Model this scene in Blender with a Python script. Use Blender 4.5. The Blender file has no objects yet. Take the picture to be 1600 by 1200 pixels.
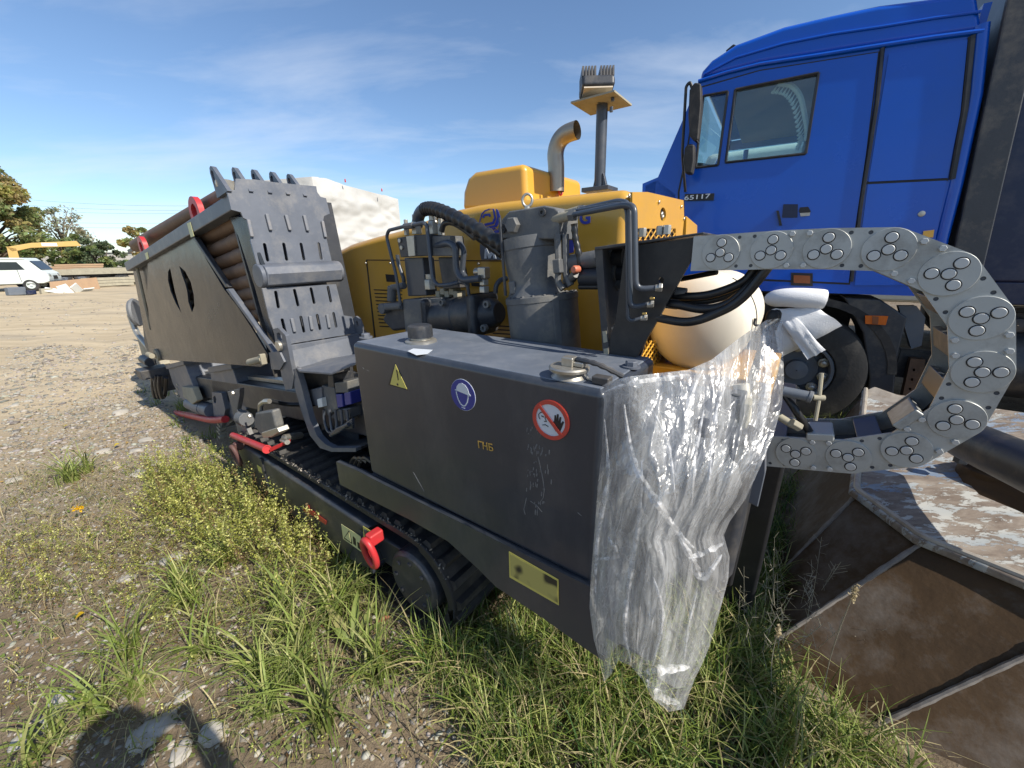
import bpy, bmesh, math, random
import numpy as np
from mathutils import Vector, Matrix, noise as mnoise

random.seed(11); rng = np.random.default_rng(11)
scene = bpy.context.scene
COL = scene.collection
R_ = math.radians

# ------------------------------------------------------------------ camera, world, sun, exposure
CAM_Z = 1.6
PITCH, ROLL, FPX = R_(18.263), R_(0.941), 603.0
cam_d = bpy.data.cameras.new('camera'); cam = bpy.data.objects.new('camera', cam_d); COL.objects.link(cam)
cam_d.sensor_width = 36.0; cam_d.lens = 36.0 * FPX / 1600.0
cam_d.clip_start = 0.02; cam_d.clip_end = 3000
cp, sp, cr, sr = math.cos(PITCH), math.sin(PITCH), math.cos(ROLL), math.sin(ROLL)
FW = np.array([0, cp, -sp]); _up = np.array([0, sp, cp]); _rt = np.array([1.0, 0, 0])
CR = cr * _rt - sr * _up; CU = sr * _rt + cr * _up
CC = np.array([0, 0, CAM_Z])
cam.matrix_world = Matrix(((CR[0], CU[0], -FW[0], 0), (CR[1], CU[1], -FW[1], 0), (CR[2], CU[2], -FW[2], CAM_Z), (0, 0, 0, 1)))
scene.camera = cam

SUN_EL, SUN_AZ = R_(41.0), math.atan2(0.80, -0.60)      # azimuth measured clockwise from +Y
sun_dir = Vector((math.sin(SUN_AZ) * math.cos(SUN_EL), math.cos(SUN_AZ) * math.cos(SUN_EL), math.sin(SUN_EL)))
sd = bpy.data.lights.new('sun', 'SUN'); sun = bpy.data.objects.new('sun', sd); COL.objects.link(sun)
sd.energy = 4.4; sd.angle = R_(0.5); sd.color = (1.0, 0.93, 0.82)
sun.rotation_euler = (-sun_dir).to_track_quat('-Z', 'Y').to_euler(); sun.location = (3, -3, 12)

world = bpy.data.worlds.new('World'); scene.world = world; world.use_nodes = True
nt = world.node_tree; nt.nodes.clear()
wo = nt.nodes.new('ShaderNodeOutputWorld'); bg = nt.nodes.new('ShaderNodeBackground')
sky = nt.nodes.new('ShaderNodeTexSky'); sky.sky_type = 'NISHITA'; sky.sun_disc = False
sky.sun_elevation = SUN_EL; sky.sun_rotation = SUN_AZ; sky.air_density = 1.0; sky.dust_density = 0.3; sky.ozone_density = 4.5
bg.inputs['Strength'].default_value = 0.108
tcw = nt.nodes.new('ShaderNodeTexCoord')
sepw = nt.nodes.new('ShaderNodeSeparateXYZ'); nt.links.new(tcw.outputs['Generated'], sepw.inputs[0])
def wmath(op, a, b):
    n = nt.nodes.new('ShaderNodeMath'); n.operation = op
    for i, x in enumerate((a, b)):
        if hasattr(x, 'node'): nt.links.new(x, n.inputs[i])
        else: n.inputs[i].default_value = x
    return n.outputs[0]
zden = wmath('ADD', wmath('MAXIMUM', sepw.outputs[2], 0.0), 0.12)
comb = nt.nodes.new('ShaderNodeCombineXYZ')
nt.links.new(wmath('DIVIDE', sepw.outputs[0], zden), comb.inputs[0]); nt.links.new(wmath('DIVIDE', sepw.outputs[1], zden), comb.inputs[1])
mpw = nt.nodes.new('ShaderNodeMapping'); mpw.inputs['Rotation'].default_value = (0, 0, R_(-20)); mpw.inputs['Scale'].default_value = (0.62, 1.5, 1); mpw.inputs['Location'].default_value = (3.1, 0.4, 0)
nt.links.new(comb.outputs[0], mpw.inputs[0])
nz = nt.nodes.new('ShaderNodeTexNoise'); nz.inputs['Scale'].default_value = 1.0; nz.inputs['Detail'].default_value = 7; nz.inputs['Roughness'].default_value = 0.58; nz.inputs['Distortion'].default_value = 0.35
nt.links.new(mpw.outputs[0], nz.inputs['Vector'])
rmp = nt.nodes.new('ShaderNodeMapRange'); rmp.inputs[1].default_value = 0.46; rmp.inputs[2].default_value = 0.84; rmp.inputs[3].default_value = 0.0; rmp.inputs[4].default_value = 0.55
nt.links.new(nz.outputs['Fac'], rmp.inputs[0])
mixw = nt.nodes.new('ShaderNodeMixRGB'); mixw.inputs[2].default_value = (5.6, 6.0, 6.6, 1)
nt.links.new(rmp.outputs[0], mixw.inputs[0]); nt.links.new(sky.outputs[0], mixw.inputs[1])
nt.links.new(mixw.outputs[0], bg.inputs[0]); nt.links.new(bg.outputs[0], wo.inputs[0])

vs = scene.view_settings
vs.view_transform = 'Standard'; vs.look = 'None'; vs.exposure = 0.57; vs.gamma = 1.0; vs.use_curve_mapping = False
scene.render.engine = 'CYCLES'
scene.cycles.max_bounces = 7; scene.cycles.diffuse_bounces = 2; scene.cycles.glossy_bounces = 3
scene.cycles.transmission_bounces = 4; scene.cycles.transparent_max_bounces = 14; scene.cycles.use_denoising = True

# ------------------------------------------------------------------ frames of the two machines (metres)
def axes(deg):
    a = math.radians(deg); return np.array([-math.sin(a), math.cos(a), 0.0]), np.array([math.cos(a), math.sin(a), 0.0])
U_, V_ = axes(53.4)            # along the drilling rig, across it
TU, TV_ = axes(57.0)           # along the truck, across it
Zv = np.array([0, 0, 1.0])
TILT = R_(7.0)
CA = U_ * math.cos(TILT) - Zv * math.sin(TILT)      # along the tilted drill carriage
CN = U_ * math.sin(TILT) + Zv * math.cos(TILT)      # its upward normal
def W(u, v, z): return U_ * u + V_ * v + Zv * z
def ray(x, y): return (x - 800) * CR - (y - 600) * CU + FPX * FW
def hit(x, y, nrm, d):
    r = ray(x, y); return CC + r * ((d - CC @ nrm) / (r @ nrm))
def PV(x, y, v): return hit(x, y, V_, v)
def PU(x, y, u): return hit(x, y, U_, u)
def PZ(x, y, z=0.0): return hit(x, y, Zv, z)
TRV = 4.374
def PT(x, y, dv=0.0): return hit(x, y, TV_, TRV + dv)
def uvz(p): return np.array([p @ U_, p @ V_, p[2]])

# ------------------------------------------------------------------ materials
def mat(name, base, rough=0.5, metal=0.0, var=0.25, scale=6.0, dirt=None, dirt_amt=0.4, dirt_scale=3.0, bump=0.0, bump_scale=60.0, coat=0.0, spec=0.5, stretch=None, rvar=0.15):
    m = bpy.data.materials.new(name); m.use_nodes = True
    t = m.node_tree; n = t.nodes; L = t.links; b = n['Principled BSDF']
    tc = n.new('ShaderNodeTexCoord'); vec = tc.outputs['Object']
    if stretch:
        mp = n.new('ShaderNodeMapping'); mp.inputs['Scale'].default_value = stretch; L.new(vec, mp.inputs[0]); vec = mp.outputs[0]
    nz = n.new('ShaderNodeTexNoise'); nz.inputs['Scale'].default_value = scale; nz.inputs['Detail'].default_value = 6; nz.inputs['Roughness'].default_value = 0.65
    L.new(vec, nz.inputs['Vector'])
    mx = n.new('ShaderNodeMixRGB'); mx.blend_type = 'MIX'
    c0 = tuple(max(0, c * (1 - var)) for c in base) + (1,); c1 = tuple(min(1, c * (1 + var)) for c in base) + (1,)
    mx.inputs[1].default_value = c0; mx.inputs[2].default_value = c1
    L.new(nz.outputs['Fac'], mx.inputs[0]); out = mx.outputs[0]
    if dirt:
        n2 = n.new('ShaderNodeTexNoise'); n2.inputs['Scale'].default_value = dirt_scale; n2.inputs['Detail'].default_value = 9; n2.inputs['Roughness'].default_value = 0.72
        L.new(vec, n2.inputs['Vector'])
        rp = n.new('ShaderNodeMapRange'); rp.inputs[1].default_value = 0.48; rp.inputs[2].default_value = 0.72; rp.inputs[3].default_value = 0.0; rp.inputs[4].default_value = dirt_amt
        L.new(n2.outputs['Fac'], rp.inputs[0])
        m2 = n.new('ShaderNodeMixRGB'); m2.inputs[2].default_value = tuple(dirt) + (1,)
        L.new(rp.outputs[0], m2.inputs[0]); L.new(out, m2.inputs[1]); out = m2.outputs[0]
    L.new(out, b.inputs['Base Color'])
    rr = n.new('ShaderNodeMapRange'); rr.inputs[3].default_value = max(0.03, rough - rvar * 0.6); rr.inputs[4].default_value = min(1, rough + rvar)
    L.new(nz.outputs['Fac'], rr.inputs[0]); L.new(rr.outputs[0], b.inputs['Roughness'])
    b.inputs['Metallic'].default_value = metal; b.inputs['Specular IOR Level'].default_value = spec
    b.inputs['Coat Weight'].default_value = coat; b.inputs['Coat Roughness'].default_value = 0.08
    if bump:
        n3 = n.new('ShaderNodeTexNoise'); n3.inputs['Scale'].default_value = bump_scale; n3.inputs['Detail'].default_value = 4
        L.new(vec, n3.inputs['Vector'])
        bp = n.new('ShaderNodeBump'); bp.inputs['Strength'].default_value = bump; bp.inputs['Distance'].default_value = 0.01
        L.new(n3.outputs['Fac'], bp.inputs['Height']); L.new(bp.outputs[0], b.inputs['Normal'])
    return m
DUST = (0.20, 0.17, 0.13)
M = {}
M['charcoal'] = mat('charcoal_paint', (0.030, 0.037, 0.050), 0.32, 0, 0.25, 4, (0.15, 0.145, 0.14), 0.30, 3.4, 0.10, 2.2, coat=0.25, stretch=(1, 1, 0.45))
M['tanktop'] = mat('faded_dusty_skylit_paint', (0.125, 0.145, 0.18), 0.42, 0, 0.25, 7, (0.26, 0.27, 0.29), 0.45, 9, 0.05, 30)  # dusty tank top; its pale blue also paints in the sky light on it
M['worn'] = mat('worn_grey_paint', (0.17, 0.18, 0.20), 0.45, 0, 0.2, 12, (0.3, 0.24, 0.19), 0.5, 12)
M['panel'] = mat('panel_paint', (0.030, 0.037, 0.046), 0.20, 0, 0.2, 3, (0.16, 0.155, 0.15), 0.14, 2.2, 0.7, 3.0, coat=0.0, spec=0.20)
M['greyplate'] = mat('grey_plate_paint', (0.105, 0.118, 0.145), 0.42, 0, 0.25, 9, (0.30, 0.28, 0.25), 0.45, 7, 0.05, 40)
M['dark'] = mat('dark_machine_paint', (0.030, 0.034, 0.042), 0.42, 0, 0.3, 8, DUST, 0.5, 5, 0.06, 60)
M['motor'] = mat('dusty_motor_paint', (0.10, 0.105, 0.11), 0.5, 0, 0.25, 14, (0.24, 0.22, 0.18), 0.7, 9, 0.10, 70)
M['black'] = mat('black_paint', (0.012, 0.013, 0.016), 0.4, 0, 0.3, 6, DUST, 0.2, 3)
M['yellow'] = mat('yellow_paint', (0.62, 0.335, 0.040), 0.30, 0, 0.08, 3, (0.36, 0.25, 0.11), 0.30, 2.4, 0.0, coat=0.35)
M['blue'] = mat('blue_cab_paint', (0.002, 0.085, 0.50), 0.22, 0, 0.10, 1.5, (0.015, 0.085, 0.36), 0.30, 2.2, 0.02, 3, coat=0.25, spec=0.4)
M['bluedk'] = mat('dark_blue_paint', (0.004, 0.012, 0.05), 0.35, 0, 0.3, 4, DUST, 0.25, 4)
M['red'] = mat('red_paint', (0.50, 0.030, 0.035), 0.42, 0, 0.2, 12, (0.20, 0.08, 0.06), 0.45, 14)
M['brownred'] = mat('worn_red_paint', (0.10, 0.045, 0.04), 0.6, 0, 0.3, 14, (0.14, 0.09, 0.07), 0.7, 16)
M['rubber'] = mat('black_rubber', (0.016, 0.016, 0.017), 0.62, 0, 0.3, 10, (0.13, 0.115, 0.095), 0.45, 7, 0.1, 80)
M['tyre'] = mat('tyre_rubber', (0.022, 0.022, 0.022), 0.7, 0, 0.25, 10, (0.12, 0.11, 0.095), 0.55, 4, 0.15, 60)
M['hose'] = mat('hose_rubber', (0.014, 0.015, 0.017), 0.32, 0, 0.2, 12, (0.1, 0.09, 0.075), 0.25, 8)
M['pipe'] = mat('painted_pipe', (0.055, 0.065, 0.082), 0.30, 0, 0.15, 10, DUST, 0.2, 10)
M['steel'] = mat('zinc_steel', (0.46, 0.44, 0.39), 0.38, 0.75, 0.2, 20, (0.25, 0.20, 0.13), 0.4, 12)
M['chain'] = mat('galvanised_plate', (0.44, 0.45, 0.43), 0.42, 0.35, 0.16, 8, (0.20, 0.19, 0.17), 0.8, 9, 0.03, 60, rvar=0.2)
M['pin'] = mat('pin_steel', (0.52, 0.53, 0.52), 0.40, 0.35, 0.12, 20)
M['chrome'] = mat('stainless_pipe', (0.40, 0.35, 0.28), 0.42, 0.9, 0.2, 6, (0.30, 0.22, 0.12), 0.5, 5)
M['rod'] = mat('rusty_drill_rod', (0.13, 0.075, 0.045), 0.6, 0.1, 0.4, 14, (0.24, 0.15, 0.085), 0.6, 6, 0.15, 60)
M['rust'] = mat('bucket_steel', (0.062, 0.036, 0.016), 0.62, 0.0, 0.6, 5, (0.17, 0.155, 0.14), 0.75, 2.6, 0.25, 26, spec=0.25)
M['weld'] = mat('weld_bead', (0.20, 0.18, 0.16), 0.6, 0.2, 0.35, 30, (0.09, 0.06, 0.04), 0.6, 10)
M['cream'] = mat('cream_plastic', (0.80, 0.73, 0.60), 0.42, 0, 0.06, 3, (0.50, 0.36, 0.22), 0.25, 2.5)
M['foam'] = mat('white_foam', (0.74, 0.75, 0.76), 0.85, 0, 0.06, 20, bump=0.3, bump_scale=120)
M['white'] = mat('white_paint', (0.72, 0.74, 0.72), 0.45, 0, 0.1, 2, (0.4, 0.37, 0.32), 0.35, 2)
M['vanwhite'] = mat('pale_van_paint', (0.62, 0.67, 0.64), 0.35, 0, 0.08, 2, (0.35, 0.33, 0.28), 0.25, 2)
M['edge'] = mat('bright_worn_edge', (0.42, 0.38, 0.32), 0.5, 0.4, 0.3, 20, (0.16, 0.10, 0.06), 0.6, 9)
M['rim'] = mat('grey_rim_paint', (0.12, 0.14, 0.17), 0.45, 0, 0.25, 8, DUST, 0.4, 6)
M['orange'] = mat('orange_lens', (0.62, 0.13, 0.01), 0.15, 0, 0.1, 30)
M['amber_dark'] = mat('amber_lens', (0.23, 0.075, 0.03), 0.15, 0, 0.1, 30)
M['sticky'] = mat('yellow_sticker', (0.62, 0.54, 0.13), 0.4, 0, 0.08, 20)
M['sticky2'] = mat('pale_yellow_sticker', (0.60, 0.58, 0.28), 0.4, 0, 0.1, 14)
M['ink'] = mat('black_ink', (0.012, 0.012, 0.014), 0.45, 0, 0.1, 20)
M['sblue'] = mat('blue_sticker', (0.030, 0.040, 0.25), 0.35, 0, 0.08, 20)
M['swhite'] = mat('white_sticker', (0.60, 0.64, 0.68), 0.4, 0, 0.05, 20)
M['sred'] = mat('red_sticker', (0.52, 0.060, 0.040), 0.4, 0, 0.08, 20)
M['gold'] = mat('gold_print', (0.50, 0.31, 0.07), 0.4, 0, 0.08, 20)
M['logo'] = mat('blue_logo_print', (0.045, 0.055, 0.33), 0.35, 0, 0.08, 20)
M['crane'] = mat('faded_crane_paint', (0.52, 0.34, 0.10), 0.5, 0, 0.15, 3, (0.35, 0.25, 0.15), 0.4, 3)
M['wood'] = mat('plywood', (0.36, 0.235, 0.14), 0.7, 0, 0.25, 3, (0.3, 0.2, 0.13), 0.4, 5)
M['oldwood'] = mat('weathered_planks', (0.34, 0.31, 0.23), 0.8, 0, 0.3, 3, (0.16, 0.14, 0.11), 0.6, 4)
M['concrete'] = mat('concrete', (0.33, 0.32, 0.30), 0.85, 0, 0.2, 1, (0.2, 0.19, 0.17), 0.5, 1)
M['stone'] = mat('pale_stone', (0.38, 0.355, 0.31), 0.85, 0, 0.25, 9, (0.25, 0.22, 0.18), 0.6, 14, 0.3, 40)
M['bark'] = mat('bark', (0.10, 0.075, 0.055), 0.85, 0, 0.3, 10)
M['brass'] = mat('brass', (0.62, 0.42, 0.14), 0.3, 0.9, 0.1, 20)
M['cap_orange'] = mat('orange_plastic', (0.55, 0.16, 0.09), 0.45, 0, 0.1, 20)
M['cloth'] = mat('dark_cloth', (0.05, 0.06, 0.08), 0.9, 0, 0.2, 10)
M['skin'] = mat('skin', (0.45, 0.27, 0.2), 0.55, 0, 0.1, 10)
M['hair'] = mat('dark_hair', (0.03, 0.02, 0.015), 0.6, 0, 0.2, 20)
M['dash'] = mat('grey_interior', (0.34, 0.34, 0.34), 0.7, 0, 0.15, 3)
M['mud'] = mat('dried_mud', (0.22, 0.19, 0.15), 0.95, 0, 0.3, 20, bump=0.4, bump_scale=80)
M['lamp'] = mat('lamp_lens', (0.55, 0.47, 0.36), 0.15, 0, 0.2, 40)
M['scuff'] = mat('scuffed_paint', (0.16, 0.165, 0.17), 0.6, 0, 0.4, 60)

def mat_tarp():
    m = mat('white_tarpaulin', (0.56, 0.55, 0.515), 0.5, 0, 0.10, 2, (0.42, 0.39, 0.33), 0.35, 2.5, 0.5, 2.2, stretch=(1.0, 1.0, 2.2)); return m
M['tarp'] = mat_tarp()
def mat_glass(name, tint, gl=0.16):
    m = bpy.data.materials.new(name); m.use_nodes = True; t = m.node_tree; t.nodes.clear()
    o = t.nodes.new('ShaderNodeOutputMaterial'); a = t.nodes.new('ShaderNodeBsdfTransparent'); a.inputs[0].default_value = tint + (1,)
    g = t.nodes.new('ShaderNodeBsdfGlossy'); g.inputs['Roughness'].default_value = 0.02; g.inputs[0].default_value = (0.9, 0.95, 1, 1)
    fr = t.nodes.new('ShaderNodeFresnel'); fr.inputs[0].default_value = 1.5
    ad = t.nodes.new('ShaderNodeMath'); ad.operation = 'ADD'; ad.inputs[1].default_value = gl; ad.use_clamp = True
    t.links.new(fr.outputs[0], ad.inputs[0])
    x = t.nodes.new('ShaderNodeMixShader'); t.links.new(ad.outputs[0], x.inputs[0]); t.links.new(a.outputs[0], x.inputs[1]); t.links.new(g.outputs[0], x.inputs[2]); t.links.new(x.outputs[0], o.inputs[0])
    return m
M['glass'] = mat_glass('window_glass', (0.78, 0.88, 0.87), 0.03)
M['darkglass'] = mat('dark_window', (0.02, 0.028, 0.035), 0.08, 0, 0.2, 3)
def mat_wrap():
    m = bpy.data.materials.new('clear_stretch_film'); m.use_nodes = True; t = m.node_tree; n = t.nodes; L = t.links; n.clear()
    o = n.new('ShaderNodeOutputMaterial'); uv = n.new('ShaderNodeUVMap'); uv.uv_map = 'UVMap'
    def nz(scale, sx, sy, det=5, rough=0.6, dist=0.0):
        mp = n.new('ShaderNodeMapping'); mp.inputs['Scale'].default_value = (sx, sy, 1); L.new(uv.outputs[0], mp.inputs[0])
        q = n.new('ShaderNodeTexNoise'); q.inputs['Scale'].default_value = scale; q.inputs['Detail'].default_value = det; q.inputs['Roughness'].default_value = rough; q.inputs['Distortion'].default_value = dist
        L.new(mp.outputs[0], q.inputs['Vector']); return q.outputs['Fac']
    def vor(scale, sx, sy, warp):
        mp = n.new('ShaderNodeMapping'); mp.inputs['Scale'].default_value = (sx, sy, 1); L.new(uv.outputs[0], mp.inputs[0])
        wn = n.new('ShaderNodeTexNoise'); wn.inputs['Scale'].default_value = 7; wn.inputs['Detail'].default_value = 3; L.new(uv.outputs[0], wn.inputs['Vector'])
        mxv = n.new('ShaderNodeMixRGB'); mxv.blend_type = 'ADD'; mxv.inputs[0].default_value = warp; L.new(mp.outputs[0], mxv.inputs[1]); L.new(wn.outputs['Color'], mxv.inputs[2])
        q = n.new('ShaderNodeTexVoronoi'); q.feature = 'DISTANCE_TO_EDGE'; q.inputs['Scale'].default_value = scale; L.new(mxv.outputs[0], q.inputs['Vector']); return q.outputs['Distance']
    def mr(x, a, b, c, d):
        q = n.new('ShaderNodeMapRange'); q.inputs[1].default_value = a; q.inputs[2].default_value = b; q.inputs[3].default_value = c; q.inputs[4].default_value = d; L.new(x, q.inputs[0]); return q.outputs[0]
    def mth(op, a, b):
        q = n.new('ShaderNodeMath'); q.operation = op; q.use_clamp = False
        for i, s in enumerate((a, b)):
            if hasattr(s, 'node'): L.new(s, q.inputs[i])
            else: q.inputs[i].default_value = s
        return q.outputs[0]
    streak = nz(1.0, 16, 2.4, 5, 0.62, 1.2); fine = nz(1.0, 46, 5, 3, 0.6, 0.8); big = nz(3.4, 1, 0.8, 4, 0.6, 0.8)
    v1 = vor(9.0, 1.0, 0.55, 0.35); v2 = vor(22.0, 1.0, 0.7, 0.25)
    crease = mth('MULTIPLY', mr(v1, 0.0, 0.030, 1.0, 0.0), mr(big, 0.40, 0.62, 0.0, 1.0)); crease2 = mth('MULTIPLY', mr(v2, 0.0, 0.05, 1.0, 0.0), mr(big, 0.50, 0.66, 0.0, 0.8))
    dens = mth('ADD', mth('ADD', mr(streak, 0.42, 0.80, 0.0, 0.24), mr(fine, 0.50, 0.80, 0.0, 0.24)), mth('ADD', mr(big, 0.40, 0.70, 0.07, 0.34), mth('ADD', mth('MULTIPLY', crease, 0.30), mth('MULTIPLY', crease2, 0.20))))
    dens = mth('MINIMUM', mth('ADD', dens, 0.07), 0.74)
    bp = n.new('ShaderNodeBump'); bp.inputs['Strength'].default_value = 0.45; bp.inputs['Distance'].default_value = 0.012
    L.new(mth('ADD', mth('MULTIPLY', big, 1.6), mth('ADD', mth('MULTIPLY', streak, 0.35), mr(v1, 0, 0.25, 0, 0.35))), bp.inputs['Height'])
    tr = n.new('ShaderNodeBsdfTransparent'); tr.inputs[0].default_value = (0.97, 0.98, 0.98, 1)
    df = n.new('ShaderNodeBsdfDiffuse'); df.inputs[0].default_value = (0.80, 0.81, 0.82, 1); L.new(bp.outputs[0], df.inputs['Normal'])
    tl = n.new('ShaderNodeBsdfTranslucent'); tl.inputs[0].default_value = (0.86, 0.86, 0.86, 1); L.new(bp.outputs[0], tl.inputs['Normal'])
    gl = n.new('ShaderNodeBsdfGlossy'); gl.inputs['Roughness'].default_value = 0.25; gl.inputs[0].default_value = (1, 1, 1, 1); L.new(bp.outputs[0], gl.inputs['Normal'])
    a = n.new('ShaderNodeMixShader'); a.inputs[0].default_value = 0.5; L.new(df.outputs[0], a.inputs[1]); L.new(tl.outputs[0], a.inputs[2])
    b = n.new('ShaderNodeMixShader'); L.new(dens, b.inputs[0]); L.new(tr.outputs[0], b.inputs[1]); L.new(a.outputs[0], b.inputs[2])
    c = n.new('ShaderNodeMixShader'); c.inputs[0].default_value = 0.065; L.new(b.outputs[0], c.inputs[1]); L.new(gl.outputs[0], c.inputs[2])
    L.new(c.outputs[0], o.inputs[0]); return m
M['wrap'] = mat_wrap()
def mat_leaf(name, rough=0.5, trans=0.35, sat=1.0):
    m = bpy.data.materials.new(name); m.use_nodes = True; t = m.node_tree; n = t.nodes; L = t.links; n.clear()
    o = n.new('ShaderNodeOutputMaterial'); at = n.new('ShaderNodeAttribute'); at.attribute_name = 'col'
    p = n.new('ShaderNodeBsdfPrincipled'); p.inputs['Roughness'].default_value = rough; p.inputs['Specular IOR Level'].default_value = 0.35
    tl = n.new('ShaderNodeBsdfTranslucent'); x = n.new('ShaderNodeMixShader'); x.inputs[0].default_value = trans
    L.new(at.outputs['Color'], p.inputs['Base Color']); L.new(at.outputs['Color'], tl.inputs[0])
    L.new(p.outputs[0], x.inputs[1]); L.new(tl.outputs[0], x.inputs[2]); L.new(x.outputs[0], o.inputs[0]); return m
M['blade'] = mat_leaf('grass_blade'); M['leaf'] = mat_leaf('tree_leaf', 0.5, 0.5)
def mat_pebble():
    m = bpy.data.materials.new('pebble'); m.use_nodes = True; t = m.node_tree; b = t.nodes['Principled BSDF']; b.inputs['Roughness'].default_value = 0.85
    at = t.nodes.new('ShaderNodeAttribute'); at.attribute_name = 'col'; t.links.new(at.outputs['Color'], b.inputs['Base Color']); return m
M['pebble'] = mat_pebble()
def mat_ground():
    m = bpy.data.materials.new('gravelly_dirt'); m.use_nodes = True; t = m.node_tree; n = t.nodes; L = t.links; b = n['Principled BSDF']
    ge = n.new('ShaderNodeNewGeometry'); P = ge.outputs['Position']
    def nz(s, det=6, rough=0.6, st=None, dist=0):
        v = P
        if st:
            mp = n.new('ShaderNodeMapping'); mp.inputs['Rotation'].default_value = (0, 0, st[2]); mp.inputs['Scale'].default_value = (st[0], st[1], 1); L.new(P, mp.inputs[0]); v = mp.outputs[0]
        q = n.new('ShaderNodeTexNoise'); q.inputs['Scale'].default_value = s; q.inputs['Detail'].default_value = det; q.inputs['Roughness'].default_value = rough; q.inputs['Distortion'].default_value = dist
        L.new(v, q.inputs['Vector']); return q.outputs['Fac']
    def mr(x, a, bb, c, d):
        q = n.new('ShaderNodeMapRange'); q.inputs[1].default_value = a; q.inputs[2].default_value = bb; q.inputs[3].default_value = c; q.inputs[4].default_value = d; L.new(x, q.inputs[0]); return q.outputs[0]
    def mixc(f, a, c):
        q = n.new('ShaderNodeMixRGB')
        if hasattr(f, 'node'): L.new(f, q.inputs[0])
        else: q.inputs[0].default_value = f
        for i, s in ((1, a), (2, c)):
            if hasattr(s, 'node'): L.new(s, q.inputs[i])
            else: q.inputs[i].default_value = tuple(s) + (1,)
        return q.outputs[0]
    # distance along the yard: dark damp soil beside the rig, pale driven dirt beyond
    dp = n.new('ShaderNodeVectorMath'); dp.operation = 'DOT_PRODUCT'; dp.inputs[1].default_value = tuple(U_); L.new(P, dp.inputs[0])
    far = mr(dp.outputs['Value'], 2.6, 7.5, 0.0, 1.0); nearf = mr(dp.outputs['Value'], 5.0, 9.0, 1.0, 0.12)
    soil = mixc(mr(nz(3.0, 8, 0.7), 0.35, 0.68, 0, 1), (0.115, 0.085, 0.054), (0.27, 0.212, 0.145))
    pale = mixc(mr(nz(0.9, 8, 0.68, (0.35, 2.2, R_(-18))), 0.34, 0.66, 0, 1), (0.39, 0.31, 0.20), (0.56, 0.46, 0.31))
    c = mixc(far, soil, pale)
    grey = mr(nz(0.35, 6, 0.65, (0.5, 2.0, R_(-15))), 0.52, 0.68, 0, 0.5)
    c = mixc(grey, c, (0.24, 0.215, 0.18))
    vo = n.new('ShaderNodeTexVoronoi'); vo.inputs['Scale'].default_value = 46; L.new(P, vo.inputs['Vector'])
    vo2 = n.new('ShaderNodeTexVoronoi'); vo2.inputs['Scale'].default_value = 17; L.new(P, vo2.inputs['Vector'])
    pm = n.new('ShaderNodeMath'); pm.operation = 'MULTIPLY'; L.new(mr(vo.outputs['Distance'], 0.20, 0.34, 1, 0), pm.inputs[0]); L.new(mr(nz(5.0, 3), 0.48, 0.64, 0.0, 0.5), pm.inputs[1])
    pmf = n.new('ShaderNodeMath'); pmf.operation = 'MULTIPLY'; L.new(pm.outputs[0], pmf.inputs[0]); L.new(nearf, pmf.inputs[1]); pm = pmf
    c = mixc(pm.outputs[0], c, (0.42, 0.39, 0.34))
    pm2 = n.new('ShaderNodeMath'); pm2.operation = 'MULTIPLY'; L.new(mr(vo2.outputs['Distance'], 0.16, 0.30, 1, 0), pm2.inputs[0]); L.new(mr(nz(2.3, 3), 0.56, 0.70, 0.0, 0.5), pm2.inputs[1])
    pmg = n.new('ShaderNodeMath'); pmg.operation = 'MULTIPLY'; L.new(pm2.outputs[0], pmg.inputs[0]); L.new(nearf, pmg.inputs[1]); pm2 = pmg
    c = mixc(pm2.outputs[0], c, (0.40, 0.37, 0.33))
    L.new(c, b.inputs['Base Color']); b.inputs['Roughness'].default_value = 0.92; b.inputs['Specular IOR Level'].default_value = 0.25
    h = n.new('ShaderNodeMath'); h.operation = 'ADD'; L.new(nz(9.0, 9, 0.7), h.inputs[0])
    h2 = n.new('ShaderNodeMath'); h2.operation = 'MULTIPLY'; h2.inputs[1].default_value = 0.5; L.new(pm.outputs[0], h2.inputs[0]); L.new(h2.outputs[0], h.inputs[1])
    h3 = n.new('ShaderNodeMath'); h3.operation = 'ADD'; L.new(h.outputs[0], h3.inputs[0]); L.new(pm2.outputs[0], h3.inputs[1])
    bp = n.new('ShaderNodeBump'); bp.inputs['Strength'].default_value = 0.9; bp.inputs['Distance'].default_value = 0.035; L.new(h3.outputs[0], bp.inputs['Height']); L.new(bp.outputs[0], b.inputs['Normal'])
    return m
M['ground'] = mat_ground()
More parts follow.
